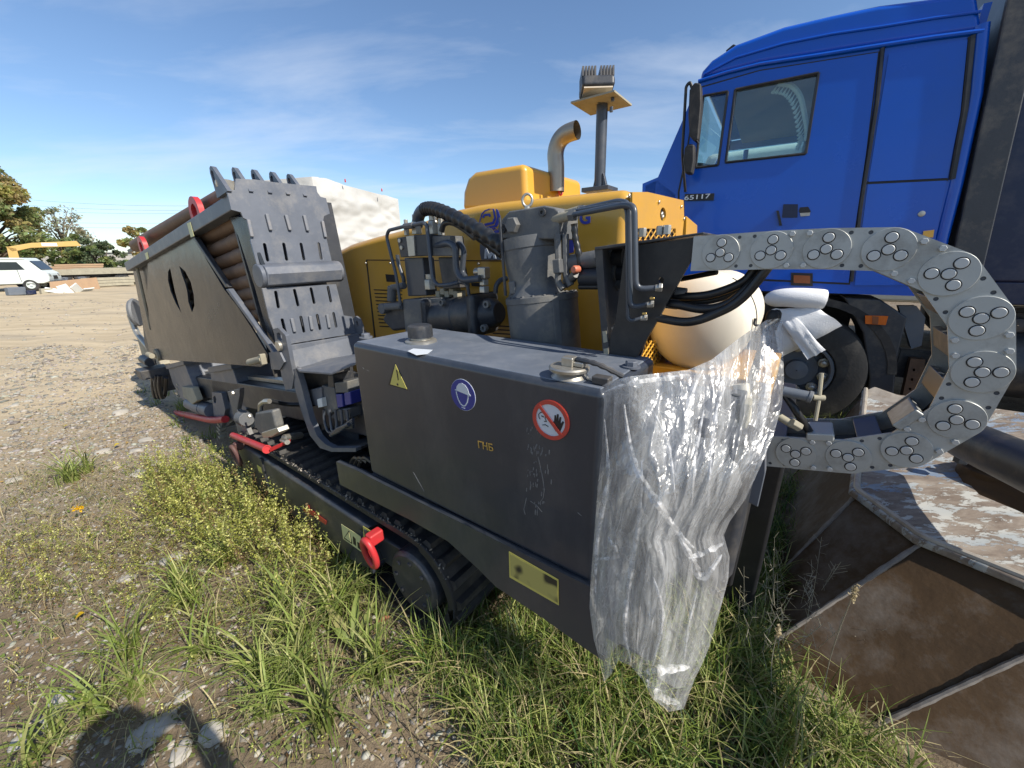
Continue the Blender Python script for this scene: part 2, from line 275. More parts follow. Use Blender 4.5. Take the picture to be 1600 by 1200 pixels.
def mat_flaky():
    m = bpy.data.materials.new('flaking_paint_steel'); m.use_nodes = True; t = m.node_tree; n = t.nodes; L = t.links; b = n['Principled BSDF']
    tc = n.new('ShaderNodeTexCoord'); mp = n.new('ShaderNodeMapping'); mp.inputs['Rotation'].default_value = (0, 0, R_(30)); mp.inputs['Scale'].default_value = (1, 2.6, 1.5); L.new(tc.outputs['Object'], mp.inputs[0])
    def nz(s, det, rough, dist=0.4):
        q = n.new('ShaderNodeTexNoise'); q.inputs['Scale'].default_value = s; q.inputs['Detail'].default_value = det; q.inputs['Roughness'].default_value = rough; q.inputs['Distortion'].default_value = dist
        L.new(mp.outputs[0], q.inputs['Vector']); return q.outputs['Fac']
    def ramp(x, stops):
        q = n.new('ShaderNodeValToRGB'); e = q.color_ramp.elements
        while len(e) > 1: e.remove(e[-1])
        e[0].position = stops[0][0]; e[0].color = stops[0][1] + (1,)
        for p_, c_ in stops[1:]: k = e.new(p_); k.color = c_ + (1,)
        L.new(x, q.inputs[0]); return q.outputs[0]
    basec = ramp(nz(6, 9, 0.72), [(0.30, (0.11, 0.08, 0.06)), (0.50, (0.22, 0.18, 0.145)), (0.68, (0.34, 0.30, 0.25))])
    mask = ramp(nz(7.5, 10, 0.72), [(0.515, (0, 0, 0)), (0.535, (1, 1, 1))])
    pc = ramp(nz(2.0, 2, 0.5), [(0.40, (0.17, 0.22, 0.30)), (0.50, (0.33, 0.36, 0.37)), (0.62, (0.44, 0.44, 0.41))])
    x = n.new('ShaderNodeMixRGB'); L.new(mask, x.inputs[0]); L.new(basec, x.inputs[1]); L.new(pc, x.inputs[2]); L.new(x.outputs[0], b.inputs['Base Color'])
    b.inputs['Roughness'].default_value = 0.6
    bp = n.new('ShaderNodeBump'); bp.inputs['Strength'].default_value = 0.5; bp.inputs['Distance'].default_value = 0.006; L.new(mask, bp.inputs['Height']); L.new(bp.outputs[0], b.inputs['Normal'])
    return m
M['flaky'] = mat_flaky()
def mat_blur():
    m = mat('blurred_yellow_plate', (0.50, 0.43, 0.11), 0.4); t = m.node_tree; n = t.nodes; L = t.links; b = n['Principled BSDF']
    tc = n.new('ShaderNodeTexCoord'); q = n.new('ShaderNodeTexNoise'); q.inputs['Scale'].default_value = 13; q.inputs['Detail'].default_value = 1
    L.new(tc.outputs['Object'], q.inputs[0]); r = n.new('ShaderNodeValToRGB'); r.color_ramp.elements[0].position = 0.36; r.color_ramp.elements[0].color = (0.03, 0.028, 0.02, 1); r.color_ramp.elements[1].position = 0.47; r.color_ramp.elements[1].color = (0.46, 0.40, 0.12, 1)
    L.new(q.outputs['Fac'], r.inputs[0]); L.new(r.outputs[0], b.inputs['Base Color']); return m
M['blurplate'] = mat_blur()

# ------------------------------------------------------------------ mesh helpers
def arr(p): return np.array(p, float)
def unit(a): a = arr(a); return a / max(1e-9, np.linalg.norm(a))
def perp(d):
    d = unit(d); h = Zv if abs(d[2]) < 0.9 else np.array([1.0, 0, 0])
    x = unit(np.cross(h, d)); return x, np.cross(d, x)
class B:
    def __init__(s): s.v = []; s.f = []
    def add(s, vs, fs):
        o = len(s.v); s.v += [tuple(map(float, q)) for q in vs]; s.f += [tuple(i + o for i in f) for f in fs]; return s
    def hexa(s, p):
        return s.add(p, [(0, 3, 2, 1), (4, 5, 6, 7), (0, 1, 5, 4), (1, 2, 6, 5), (2, 3, 7, 6), (3, 0, 4, 7)])
    def box(s, c, size, ax=None):
        ax = ax or (U_, V_, Zv); c = arr(c); a, b, d = [arr(ax[i]) * size[i] / 2 for i in range(3)]
        return s.hexa([c - a - b - d, c + a - b - d, c + a + b - d, c - a + b - d, c - a - b + d, c + a - b + d, c + a + b + d, c - a + b + d])
    def span(s, lo, hi):       # box given in rig coordinates (u, v, z)
        (u0, v0, z0), (u1, v1, z1) = lo, hi
        return s.hexa([W(u0, v0, z0), W(u1, v0, z0), W(u1, v1, z0), W(u0, v1, z0), W(u0, v0, z1), W(u1, v0, z1), W(u1, v1, z1), W(u0, v1, z1)])
    def prism(s, pts, vec):
        n = len(pts); pts = [arr(p) for p in pts]; vec = arr(vec)
        return s.add(pts + [p + vec for p in pts], [tuple(range(n))[::-1], tuple(range(n, 2 * n))] + [(i, (i + 1) % n, n + (i + 1) % n, n + i) for i in range(n)])
    def tube(s, path, r, n=10, cap=True):
        P = [arr(p) for p in path]; k = len(P); rr = r if hasattr(r, '__len__') else [r] * k
        x = None; vs = []
        for i in range(k):
            d = unit(P[min(i + 1, k - 1)] - P[max(i - 1, 0)])
            if x is None: x, y = perp(d)
            else: x = unit(x - d * (x @ d)); y = np.cross(d, x)
            for j in range(n):
                a = 2 * math.pi * j / n; vs.append(P[i] + (x * math.cos(a) + y * math.sin(a)) * rr[i])
        fs = [(i * n + j, i * n + (j + 1) % n, (i + 1) * n + (j + 1) % n, (i + 1) * n + j) for i in range(k - 1) for j in range(n)]
        if cap: fs += [tuple(range(n))[::-1], tuple((k - 1) * n + j for j in range(n))]
        return s.add(vs, fs)
    def lathe(s, o, ax, prof, n=24, cap=True):
        o = arr(o); ax = unit(ax); x, y = perp(ax); k = len(prof); vs = []
        for r, h in prof:
            for j in range(n):
                a = 2 * math.pi * j / n; vs.append(o + ax * h + (x * math.cos(a) + y * math.sin(a)) * r)
        fs = [(i * n + j, i * n + (j + 1) % n, (i + 1) * n + (j + 1) % n, (i + 1) * n + j) for i in range(k - 1) for j in range(n)]
        if cap: fs += [tuple(range(n))[::-1], tuple((k - 1) * n + j for j in range(n))]
        return s.add(vs, fs)
    def cyl(s, p0, p1, r, n=16): return s.lathe(p0, arr(p1) - arr(p0), [(r, 0), (r, float(np.linalg.norm(arr(p1) - arr(p0))))], n)
    def hexbolt(s, o, ax, r, h): return s.lathe(o, ax, [(r, 0), (r, h * 0.85), (r * 0.88, h)], 6)
    def make(s, name, m, parent=None, bevel=0.0, smooth=True, ang=38, seg=2):
        me = bpy.data.meshes.new(name); o = bpy.data.objects.new(name, me)
        root = parent
        org = np.zeros(3)
        if parent is not None: org = arr(parent.get('org', (0, 0, 0)))
        elif s.v:
            q = np.array(s.v); org = np.array([q[:, 0].mean(), q[:, 1].mean(), q[:, 2].min()])
        me.from_pydata([tuple(arr(q) - org) for q in s.v], [], s.f)
        if parent is not None: o.parent = parent
        else: o.location = org
        o['org'] = tuple(org)
        return finish(o, m, bevel, smooth, ang, seg)
def finish(o, m, bevel=0.0, smooth=True, ang=38, seg=2):
    me = o.data
    me.materials.append(m if not isinstance(m, str) else M[m])
    bm = bmesh.new(); bm.from_mesh(me); bmesh.ops.recalc_face_normals(bm, faces=bm.faces); bm.to_mesh(me); bm.free()
    if smooth:
        me.shade_smooth(); me.set_sharp_from_angle(angle=R_(ang))
    COL.objects.link(o)
    if bevel:
        b = o.modifiers.new('bevel', 'BEVEL'); b.width = bevel; b.segments = seg; b.limit_method = 'ANGLE'; b.angle_limit = R_(40)
        if smooth: b.harden_normals = True
    return o
def thing(name, label, cat, loc, group=None):
    o = bpy.data.objects.new(name, None); COL.objects.link(o); o.location = tuple(loc); o['org'] = tuple(map(float, loc)); o.empty_display_size = 0.1
    o['label'] = label; o['category'] = cat
    if group: o['group'] = group
    return o
def tag(o, label, cat, group=None):
    o['label'] = label; o['category'] = cat
    if group: o['group'] = group
    return o
def smoothpath(pts, k=8):
    P = [arr(p) for p in pts]; out = []
    for i in range(len(P) - 1):
        p0 = P[max(i - 1, 0)]; p1 = P[i]; p2 = P[i + 1]; p3 = P[min(i + 2, len(P) - 1)]
        for j in range(k):
            t = j / k; out.append(0.5 * (2 * p1 + (p2 - p0) * t + (2 * p0 - 5 * p1 + 4 * p2 - p3) * t * t + (3 * p1 - p0 - 3 * p2 + p3) * t ** 3))
    return out + [P[-1]]
def roundpath(pts, r=0.03, k=5):
    P = [arr(p) for p in pts]; out = [P[0]]
    for i in range(1, len(P) - 1):
        a = P[i] - P[i - 1]; b = P[i + 1] - P[i]; la, lb = np.linalg.norm(a), np.linalg.norm(b); q = min(r, la * 0.45, lb * 0.45)
        s0 = P[i] - a / la * q; s1 = P[i] + b / lb * q
        for j in range(k + 1):
            t = j / k; out.append((1 - t) ** 2 * s0 + 2 * t * (1 - t) * P[i] + t * t * s1)
    return out + [P[-1]]
def plate(outline, holes, th, O, ex, ey, en):
    """flat plate with real holes: 2D outline, thickness along en (from 0 to th)"""
    cu = bpy.data.curves.new('tmp', 'CURVE'); cu.dimensions = '2D'; cu.fill_mode = 'BOTH'; cu.extrude = th / 2
    for pl in [outline] + list(holes):
        s = cu.splines.new('POLY'); s.points.add(len(pl) - 1)
        for p, q in zip(s.points, pl): p.co = (q[0], q[1], 0, 1)
        s.use_cyclic_u = True
    ob = bpy.data.objects.new('tmp', cu); COL.objects.link(ob)
    dg = bpy.context.evaluated_depsgraph_get(); me = bpy.data.meshes.new_from_object(ob.evaluated_get(dg))
    b = B(); b.add([arr(O) + arr(ex) * v.co.x + arr(ey) * v.co.y + arr(en) * (v.co.z + th / 2) for v in me.vertices], [tuple(p.vertices) for p in me.polygons])
    bpy.data.objects.remove(ob); bpy.data.curves.remove(cu); bpy.data.meshes.remove(me)
    return b
def slot2d(a, b, w, n=6):
    a, b = arr(a), arr(b); d = unit(b - a); q = np.array([-d[1], d[0]]) * w / 2; out = []
    for i in range(n + 1):
        t = math.pi * i / n; out.append(b + q * math.cos(t) + d * (w / 2) * math.sin(t))
    for i in range(n + 1):
        t = math.pi * i / n; out.append(a - q * math.cos(t) - d * (w / 2) * math.sin(t))
    return [tuple(o) for o in out]
def circ2d(c, r, n=20): return [(c[0] + r * math.cos(2 * math.pi * i / n), c[1] + r * math.sin(2 * math.pi * i / n)) for i in range(n)]
def textmesh(txt, O, ex, ey, height, th=0.0015, shear=0.0, bold=0.0):
    cu = bpy.data.curves.new('tmp', 'FONT'); cu.body = txt; cu.size = 1.0; cu.extrude = 0.5; cu.shear = shear; cu.offset = bold
    ob = bpy.data.objects.new('tmp', cu); COL.objects.link(ob)
    dg = bpy.context.evaluated_depsgraph_get(); me = bpy.data.meshes.new_from_object(ob.evaluated_get(dg))
    en = np.cross(arr(ex), arr(ey)); k = height / 0.72
    b = B(); b.add([arr(O) + arr(ex) * v.co.x * k + arr(ey) * v.co.y * k + en * (v.co.z + 0.5) * th for v in me.vertices], [tuple(p.vertices) for p in me.polygons])
    bpy.data.objects.remove(ob); bpy.data.curves.remove(cu); bpy.data.meshes.remove(me)
    return b
def rig2d(px, v):
    out = []
    for x, y in px: q = PV(x, y, v); out.append((q @ U_, q[2]))
    return out
def rigplate(px, v, th=0.012, holes=()):
    return plate(rig2d(px, v), [rig2d(h, v) for h in holes], th, W(0, v, 0), U_, Zv, V_)

def gh(x, y):
    r = math.hypot(x, y)
    a = 0.020 * mnoise.noise(Vector((x * 1.1, y * 1.1, 0.3))) + 0.010 * mnoise.noise(Vector((x * 3.1, y * 3.1, 1.3)))
    u = x * U_[0] + y * U_[1]; v = x * V_[0] + y * V_[1]
    k = min(1, max(0, (u - 4.0) / 5.0))
    ang = R_(14); w = v * math.cos(ang) - u * math.sin(ang)
    a += k * (0.075 * mnoise.noise(Vector((u * 0.18, w * 1.6, 5.0))) + 0.02 * mnoise.noise(Vector((u * 0.7, w * 3.0, 7.0))))
    return a * (1 if r < 40 else max(0, 1 - (r - 40) / 40)) - 0.012
#@STRUCT
# ------------------------------------------------------------------ ground
def build_ground():
    rs = np.geomspace(0.12, 900, 190); na = 300
    vs = [(0, 0, gh(0, 0))]
    for r in rs:
        for j in range(na):
            a = 2 * math.pi * j / na; x, y = r * math.cos(a), r * math.sin(a); vs.append((x, y, gh(x, y)))
    fs = [(0, 1 + j, 1 + (j + 1) % na) for j in range(na)]
    for i in range(len(rs) - 1):
        o = 1 + i * na
        fs += [(o + j, o + na + j, o + na + (j + 1) % na, o + (j + 1) % na) for j in range(na)]
    me = bpy.data.meshes.new('ground'); me.from_pydata(vs, [], fs); me.materials.append(M['ground']); me.shade_smooth()
    o = bpy.data.objects.new('ground', me); COL.objects.link(o); o['kind'] = 'structure'
build_ground()

# ------------------------------------------------------------------ leaf / blade meshes with a colour per piece
def quads_object(name, quads, cols, m, parent=None, org=(0, 0, 0), per=4):
    """quads: (n, per, 3); cols: (n, 3)"""
    n = len(quads); q = (np.asarray(quads, float) - np.array(org)).reshape(-1, 3)
    me = bpy.data.meshes.new(name); me.vertices.add(n * per); me.vertices.foreach_set('co', q.ravel())
    me.loops.add(n * per); me.loops.foreach_set('vertex_index', np.arange(n * per, dtype=np.int32))
    me.polygons.add(n); me.polygons.foreach_set('loop_start', np.arange(0, n * per, per, dtype=np.int32))
    me.update(calc_edges=True)
    at = me.attributes.new('col', 'FLOAT_COLOR', 'POINT'); c = np.ones((n * per, 4)); c[:, :3] = np.repeat(np.asarray(cols), per, axis=0); at.data.foreach_set('color', c.ravel())
    me.materials.append(M[m]); o = bpy.data.objects.new(name, me); COL.objects.link(o)
    if parent is not None: o.parent = parent
    else: o.location = tuple(org)
    o['org'] = tuple(map(float, org))
    return o
def leaf_quads(c, size, n_dir=None):
    n = len(c); a = rng.normal(size=(n, 3)); a /= np.linalg.norm(a, axis=1)[:, None]
    b = rng.normal(size=(n, 3)); b -= (b * a).sum(1)[:, None] * a; b /= np.linalg.norm(b, axis=1)[:, None]
    s = (size * rng.uniform(0.6, 1.3, n))[:, None]
    return np.stack([c - a * s, c + b * s * 0.55, c + a * s, c - b * s * 0.55], 1)

# ------------------------------------------------------------------ far side of the yard
def far_frame(px, py):
    p = PZ(px, py); d = p - CC; depth = d @ FW; h = unit(np.array([d[0], d[1], 0])); right = np.array([h[1], -h[0], 0]); return p, right, h, depth / FPX
def tree(px, py, pxw, pxh, clumps, leaves, cols, label, name='leafy_tree', lsize=0.16, bare=0.0, extra=1.0):
    p, rt, fw, mp = far_frame(px, py); Wd, H = pxw * mp * extra, pxh * mp * extra
    t = thing(name, label, 'tree', p, 'trees and bushes along the back of the yard')
    tk = B(); tk.tube([p, p + Zv * H * 0.3 + rt * 0.1, p + Zv * H * 0.62, p + Zv * H * 0.85], [H * 0.028, H * 0.022, H * 0.014, H * 0.004], 8)
    pts, cc = [], []
    for i in range(clumps):
        z = rng.uniform(0.22, 0.98); rad = 0.5 * math.sqrt(max(0.05, 1 - ((z - 0.5) / 0.58) ** 2))
        a = rng.uniform(0, 2 * math.pi); q = rad * math.sqrt(rng.uniform(0.25, 1))
        c = p + Zv * H * z + rt * Wd * q * math.cos(a) + fw * Wd * q * math.sin(a)
        s0 = p + Zv * H * max(0.12, z * 0.55)
        tk.tube([s0, (s0 + c) / 2 + Zv * H * 0.04, c], [H * 0.010, H * 0.006, H * 0.0025], 5)
        rr = rng.uniform(0.07, 0.15) * (Wd + H) / 2
        k = int(leaves * rng.uniform(0.5, 1.4)); d = rng.normal(size=(k, 3)); d /= np.linalg.norm(d, axis=1)[:, None]
        d *= (rng.uniform(0.15, 1, k) ** 0.5)[:, None] * np.array([1, 1, 0.72]); pts.append(c + d * rr)
        col = np.array(cols[rng.integers(len(cols))]); cc.append(col * rng.uniform(0.7, 1.25, (k, 1)) * (1 + rng.normal(0, 0.08, (k, 3))))
    tk.make('trunk', 'bark', t)
    pts = np.concatenate(pts); cc = np.clip(np.concatenate(cc), 0.005, 1)
    quads_object('crown', leaf_quads(pts, lsize), cc, 'leaf', t, p)
G1, G2, YE, OR, OL = (0.20, 0.25, 0.09), (0.27, 0.30, 0.12), (0.42, 0.38, 0.12), (0.36, 0.29, 0.12), (0.13, 0.17, 0.09)
tree(4, 440, 120, 168, 75, 260, [G1, G2, G2, YE, G1, OR], 'tall green and yellow tree behind the pale van', lsize=0.20)
tree(118, 434, 66, 100, 46, 70, [(0.40, 0.38, 0.29), (0.30, 0.31, 0.18), (0.36, 0.35, 0.23)], 'sparse greyish half bare tree above the flatbed', lsize=0.16)
tree(112, 438, 40, 60, 22, 160, [G2, YE, G1], 'yellowing bush behind the stacked plywood boards', 'bush', 0.16)
tree(158, 438, 46, 66, 26, 200, [OL, OL, G1], 'dark green bush right of the sparse tree', 'bush', 0.16)
tree(236, 436, 40, 76, 20, 160, [YE, OR, G2], 'yellow leaved tree showing above the red lifting eye', 'leafy_tree', 0.16)
tree(176, 436, 60, 50, 20, 160, [G1, OL], 'low dark bush behind the stake trailer', 'bush', 0.16)
tree(60, 438, 70, 42, 20, 160, [G1, OL, G2], 'low green bush below the orange crane boom', 'bush', 0.16)
tree(-60, 442, 110, 110, 40, 200, [G1, G2, YE], 'broad green tree beside the tall yellowing tree', 'leafy_tree', 0.22)

def boxes(name, m, parent, lst, ax, bevel=0.0):
    b = B()
    for c, s in lst: b.box(c, s, ax)
    return b.make(name, m, parent, bevel)
# far long wall / overpass
p, rt, fw, mp = far_frame(110, 432)
wl = thing('concrete_wall', 'long grey concrete wall running behind the trees', 'wall', p)
L_, a_ = 60, (rt, fw, Zv)
boxes('wall_face', 'concrete', wl, [(p + fw * 6 + Zv * 1.4, (L_, 0.3, 2.8))], a_)
boxes('coping', 'dark', wl, [(p + fw * 6 + Zv * 3.0, (L_, 0.6, 0.28))], a_)
for k in range(-6, 7): boxes('post', 'concrete', wl, [(p + fw * 5.75 + rt * k * 4.5 + Zv * 1.43, (0.35, 0.3, 2.86))], a_)
# power lines
for i, (y0, y1) in enumerate([(306, 318), (315, 324), (323, 327), (341, 340), (348, 347), (375, 368)]):
    a = CC + ray(-20, y0) * (90 / (ray(-20, y0) @ FW)); b_ = CC + ray(420, y1) * (90 / (ray(420, y1) @ FW))
    pts = [a + (b_ - a) * t / 12 - Zv * 1.2 * (1 - (2 * t / 12 - 1) ** 2) for t in range(13)]
    bb = B(); bb.tube(pts, 0.022, 5)
    tag(bb.make('overhead_wire', 'pipe'), ['topmost overhead wire crossing the sky at left', 'second overhead wire from the top at left', 'third overhead wire from the top at left', 'fourth overhead wire from the top at left', 'fifth overhead wire from the top at left', 'lowest overhead wire just above the bushes'][i], 'wire', 'overhead wires above the yard')

def wheel_parts(parent, c, ax, r, w, n=28, tread=True, rimr=None, rm='rim', name='wheel'):
    """tyre with a rim as a sub-part; ax points outwards"""
    ax = unit(ax); rr = rimr or r * 0.56
    b = B(); prof = [(rr, 0), (rr * 1.04, 0.02), (r * 0.80, 0.035), (r * 0.95, 0.015), (r * 0.99, -0.03), (r, -0.07), (r, -w + 0.05), (r * 0.97, -w), (rr, -w + 0.02)]
    b.lathe(c, ax, prof, n, cap=False); ty = b.make(name, 'tyre', parent)
    q = B(); q.lathe(c, ax, [(rr * 1.0, -0.01), (rr * 0.97, 0.025), (rr * 0.9, 0.02), (rr * 0.88, -0.05), (rr * 0.84, -0.12), (rr * 0.62, -0.10), (rr * 0.60, -0.085), (rr * 0.34, -0.085), (rr * 0.32, -0.02), (rr * 0.02, -0.005)], n, cap=False); q.make('rim', rm, ty)
    return ty
# pale van
p, rt, fw, mp = far_frame(21, 456)
va = unit(rt * 0.93 - fw * 0.36); vb = np.cross(Zv, va)          # forwards, to its far side
van = thing('pale_van', 'pale green white snub nosed old van parked at left', 'van', p)
def vp(x, y, z): return p + va * x + vb * y + Zv * z
prof = [(-2.6, 0.45), (1.45, 0.45), (1.72, 0.55), (1.78, 0.80), (1.72, 1.08), (1.52, 1.22), (1.08, 1.86), (0.9, 1.96), (-2.45, 2.02), (-2.65, 1.9)]
b = B(); b.prism([vp(x, 0, z) for x, z in prof], vb * 1.75); b.make('body', 'vanwhite', van, 0.06)
b = B(); b.prism([vp(x, -0.05, z) for x, z in [(-2.7, 1.95), (1.02, 1.90), (0.9, 2.0), (-2.6, 2.08)]], vb * 1.85); b.make('roof', 'vanwhite', van, 0.03)
for q in ([(-0.25, 1.30), (0.85, 1.30), (0.62, 1.76), (-0.25, 1.78)], [(-1.5, 1.30), (-0.45, 1.30), (-0.45, 1.78), (-1.5, 1.78)]):
    b = B(); b.prism([vp(x, -0.012, z) for x, z in q], vb * 0.02); b.make('window', 'darkglass', van)
b = B(); b.prism([vp(1.50, 0.12, 1.28), vp(1.14, 0.12, 1.80), vp(1.14, 1.63, 1.80), vp(1.50, 1.63, 1.28)], unit(np.cross(vb, vp(1.14, 0, 1.80) - vp(1.50, 0, 1.28))) * 0.02 + va * 0.01 + Zv * 0.01); b.make('windscreen', 'darkglass', van)
boxes('grille', 'black', van, [(vp(1.76, 0.87, 0.80), (0.06, 0.55, 0.22))], (va, vb, Zv))
for y in (0.28, 1.46):
    b = B(); b.lathe(vp(1.66, y, 0.92), va, [(0.13, 0), (0.12, 0.09), (0.08, 0.12)], 14); b.make('headlight', 'steel', van)
boxes('bumper', 'pipe', van, [(vp(1.84, 0.87, 0.50), (0.10, 1.75, 0.14))], (va, vb, Zv))
boxes('door_seam', 'black', van, [(vp(-0.65, -0.004, 1.0), (0.02, 0.012, 0.95)), (vp(0.52, -0.004, 0.95), (0.02, 0.012, 0.75))], (va, vb, Zv))
for x in (0.85, -1.75):
    for s, yy in ((-1, 0.02), (1, 1.73)): wheel_parts(van, vp(x, yy, 0.36), vb * s, 0.37, 0.2, 20, rm='vanwhite')

def flatbed(px, py, length, h, label, ang=0.1, stakes=False, mats=('oldwood', 'dark')):
    p, rt, fw, mp = far_frame(px, py); a = unit(rt - fw * ang); b_ = np.cross(Zv, a)
    t = thing('flatbed_trailer', label, 'trailer', p, 'flatbed trailers at the back of the yard'); ax = (a, b_, Zv)
    for k in range(5): boxes('plank', mats[0], t, [(p + b_ * (0.25 + 0.48 * k) + Zv * (h + 0.012 * (k % 2)), (length, 0.46, 0.12))], ax)
    boxes('side_board', mats[0], t, [(p - b_ * 0.03 + Zv * (h - 0.12), (length * 0.995, 0.06, 0.34))], ax)
    boxes('chassis', mats[1], t, [(p + b_ * 0.7 + Zv * (h - 0.3), (length * 0.96, 0.14, 0.28)), (p + b_ * 1.8 + Zv * (h - 0.3), (length * 0.96, 0.14, 0.28))], ax)
    for k in (-0.30, -0.17, 0.33):
        for s, yy in ((-1, 0.1), (1, 2.3)): wheel_parts(t, p + a * length * k + b_ * yy + Zv * 0.44, b_ * s, 0.46, 0.26, 18)
    if stakes:
        for k in range(7): boxes('stake', 'oldwood', t, [(p + a * (length * (0.12 + 0.055 * k)) - b_ * 0.05 + Zv * (h + 0.45), (0.10, 0.06, 1.0))], ax)
        bb = B(); bb.cyl(p + a * length * 0.16 + Zv * (h + 0.92), p + a * length * 0.5 + Zv * (h + 0.92), 0.14); bb.make('top_rail', 'oldwood', t)
    return t
flatbed(120, 449, 7.5, 1.15, 'long weathered plank flatbed trailer right of the pale van', 0.05)
flatbed(205, 445, 6.0, 1.2, 'flatbed trailer with upright stakes, at the rig end', 0.25, True)
# crane lorry with orange boom
p, rt, fw, mp = far_frame(70, 443)
cr_ = thing('crane_lorry', 'lorry with orange folded loading crane behind the pale van', 'crane truck', p)
ax = (rt, fw, Zv)
boxes('bed', 'dark', cr_, [(p + Zv * 1.2 + rt * 0.5, (5.5, 2.3, 0.35))], ax, 0.03)
boxes('cab', 'bluedk', cr_, [(p - rt * 2.9 + Zv * 1.7, (1.6, 2.2, 2.0))], ax, 0.1)
boxes('window', 'darkglass', cr_, [(p - rt * 2.9 + Zv * 2.1 - fw * 1.11, (1.0, 0.02, 0.6))], ax)
b = B(); b.prism([p - rt * 1.5 + Zv * 1.4, p - rt * 0.9 + Zv * 1.4, p - rt * 0.8 + Zv * 2.9, p - rt * 1.3 + Zv * 3.05], fw * 0.4); b.make('crane_post', 'crane', cr_, 0.02)
b = B(); b.prism([p - rt * 1.35 + Zv * 3.0, p - rt * 1.1 + Zv * 2.62, p + rt * 0.0 + Zv * 2.95, p + rt * 3.0 + Zv * 3.12, p + rt * 2.8 + Zv * 3.55, p + rt * 0.1 + Zv * 3.35], fw * 0.4); b.make('boom', 'crane', cr_, 0.03)
boxes('boom_sticker', 'white', cr_, [(p + rt * 1.1 + Zv * 3.23 - fw * 0.012, (0.9, 0.02, 0.26))], ax)
for k in (-2.6, 1.2, 2.3):
    for s, yy in ((-1, -1.0), (1, 1.0)): wheel_parts(cr_, p + rt * k + fw * yy + Zv * 0.48, fw * s, 0.5, 0.28, 18)
# boards and rubbish
p, rt, fw, mp = far_frame(118, 447); ax = (rt, fw, Zv)
for k in range(3): tag(boxes('plywood_board', 'wood', None, [(p + rt * (0.3 * k) + Zv * (1.24 + 0.5 * (k == 2) * 0 + 0.14 * k) + fw * 1.2, (3.6 - 0.5 * k, 1.5, 0.12))], ax, 0.01), ['lowest brown board on the flatbed trailer', 'middle brown board on the flatbed trailer', 'topmost brown board on the flatbed trailer'][k], 'board', 'boards lying on the flatbed')
p, rt, fw, mp = far_frame(119, 453)
b = B(); b.prism([p - rt * 1.1, p + rt * 1.1, p + rt * 1.1 + Zv * 0.72, p - rt * 1.0 + Zv * 0.55], fw * 0.05 + Zv * 0.01)
tag(b.make('leaning_board', 'wood', None, 0.008), 'brown board standing on the ground under the flatbed', 'board')
p, rt, fw, mp = far_frame(114, 457)
for k in range(4):
    c = p + rt * (-0.7 + 0.45 * k) + fw * rng.uniform(-0.3, 0.4) + Zv * rng.uniform(0.08, 0.32); a = unit(rng.normal(size=3) * np.array([1, 1, 0.4])); h = unit(np.cross(a, rng.normal(size=3))); w = np.cross(a, h)
    b = B(); b.box(c, (rng.uniform(0.5, 0.9), rng.uniform(0.3, 0.5), 0.05), (a, h, w))
    tag(b.make('scrap_panel', 'white', None, 0.01), ['leftmost broken white panel in the scrap heap beside the van', 'steepest broken white panel in the scrap heap', 'flattest broken white panel in the scrap heap', 'rightmost broken white panel in the scrap heap by the board'][k], 'scrap', 'white scrap panels in front of the flatbed')
for (px, py, s, m_, lab) in [(27, 461, 0.42, 'rim', 'grey plastic box in front of the van wheel'), (50, 460, 0.22, 'bluedk', 'small dark blue bundle under the van nose'), (74, 459, 0.3, 'oldwood', 'grey wooden crate right of the van bumper')]:
    p, rt, fw, mp = far_frame(px, py); tg = B(); tg.box(p + Zv * s * 0.5, (s * 1.6, s, s), (unit(rt + fw * 0.3), unit(fw - rt * 0.3), unit(Zv + rt * 0.1)))
    tag(tg.make('rubbish_box', m_, None, 0.03), lab, 'box')
p, rt, fw, mp = far_frame(190, 447); ax = (rt, fw, Zv)
for k in range(5):
    tag(boxes('timber_beam', 'oldwood', None, [(p + Zv * (0.15 + 0.2 * (k // 2)) + fw * (0.3 * (k % 2)) + rt * (0.2 * k - 1), (3.4, 0.22, 0.18))], ax, 0.01), 'grey timber beam stacked under the stake trailer', 'beam', 'timber beams stacked under the trailer')

# white tarpaulin covered body behind the rig
P0 = PU(487, 276, 6.0); P1 = PZ(622, 311, P0[2]); d = unit((P1 - P0) * np.array([1, 1, 0])); bk = np.cross(Zv, d); bk = bk if bk @ U_ > 0 else -bk
tp = thing('tarpaulin_body', 'white wrinkled tarpaulin covered truck body behind the rig', 'truck body', np.array([P0[0], P0[1], 0]))
wd = float(np.linalg.norm(P1 - P0)); zt = P0[2]
n_, mv, fv = 60, [], []
b = B()
for face in range(3):     # end face, near side, top
    o = len(b.v)
    for i in range(n_ + 1):
        for j in range(n_ + 1):
            s, t = i / n_, j / n_
            if face == 0: q = P0 * np.array([1, 1, 0]) + d * wd * s + Zv * (0.9 + (zt - 0.9) * t); nn = -bk
            elif face == 1: q = P0 * np.array([1, 1, 0]) + bk * 0.9 * s + Zv * (0.9 + (zt - 0.9) * t); nn = -d
            else: q = P0 * np.array([1, 1, 0]) + d * wd * s + bk * 0.9 * t + Zv * zt; nn = Zv
            e = min(s, 1 - s, t, 1 - t); k = min(1, e * 8)
            q = q + nn * k * (0.07 * mnoise.noise(Vector((q[0] * 1.2, q[1] * 1.2, q[2] * 2.4))) + 0.055 * abs(mnoise.noise(Vector((q[0] * 2.2 + q[2] * 1.5, q[1] * 2.2, q[2] * 6)))) + 0.008 * mnoise.noise(Vector((q[0] * 7, q[1] * 7, q[2] * 12))))
            b.v.append(tuple(q))
    b.f += [(o + i * (n_ + 1) + j, o + (i + 1) * (n_ + 1) + j, o + (i + 1) * (n_ + 1) + j + 1, o + i * (n_ + 1) + j + 1) for i in range(n_) for j in range(n_)]
b.make('tarpaulin', 'tarp', tp, ang=60)
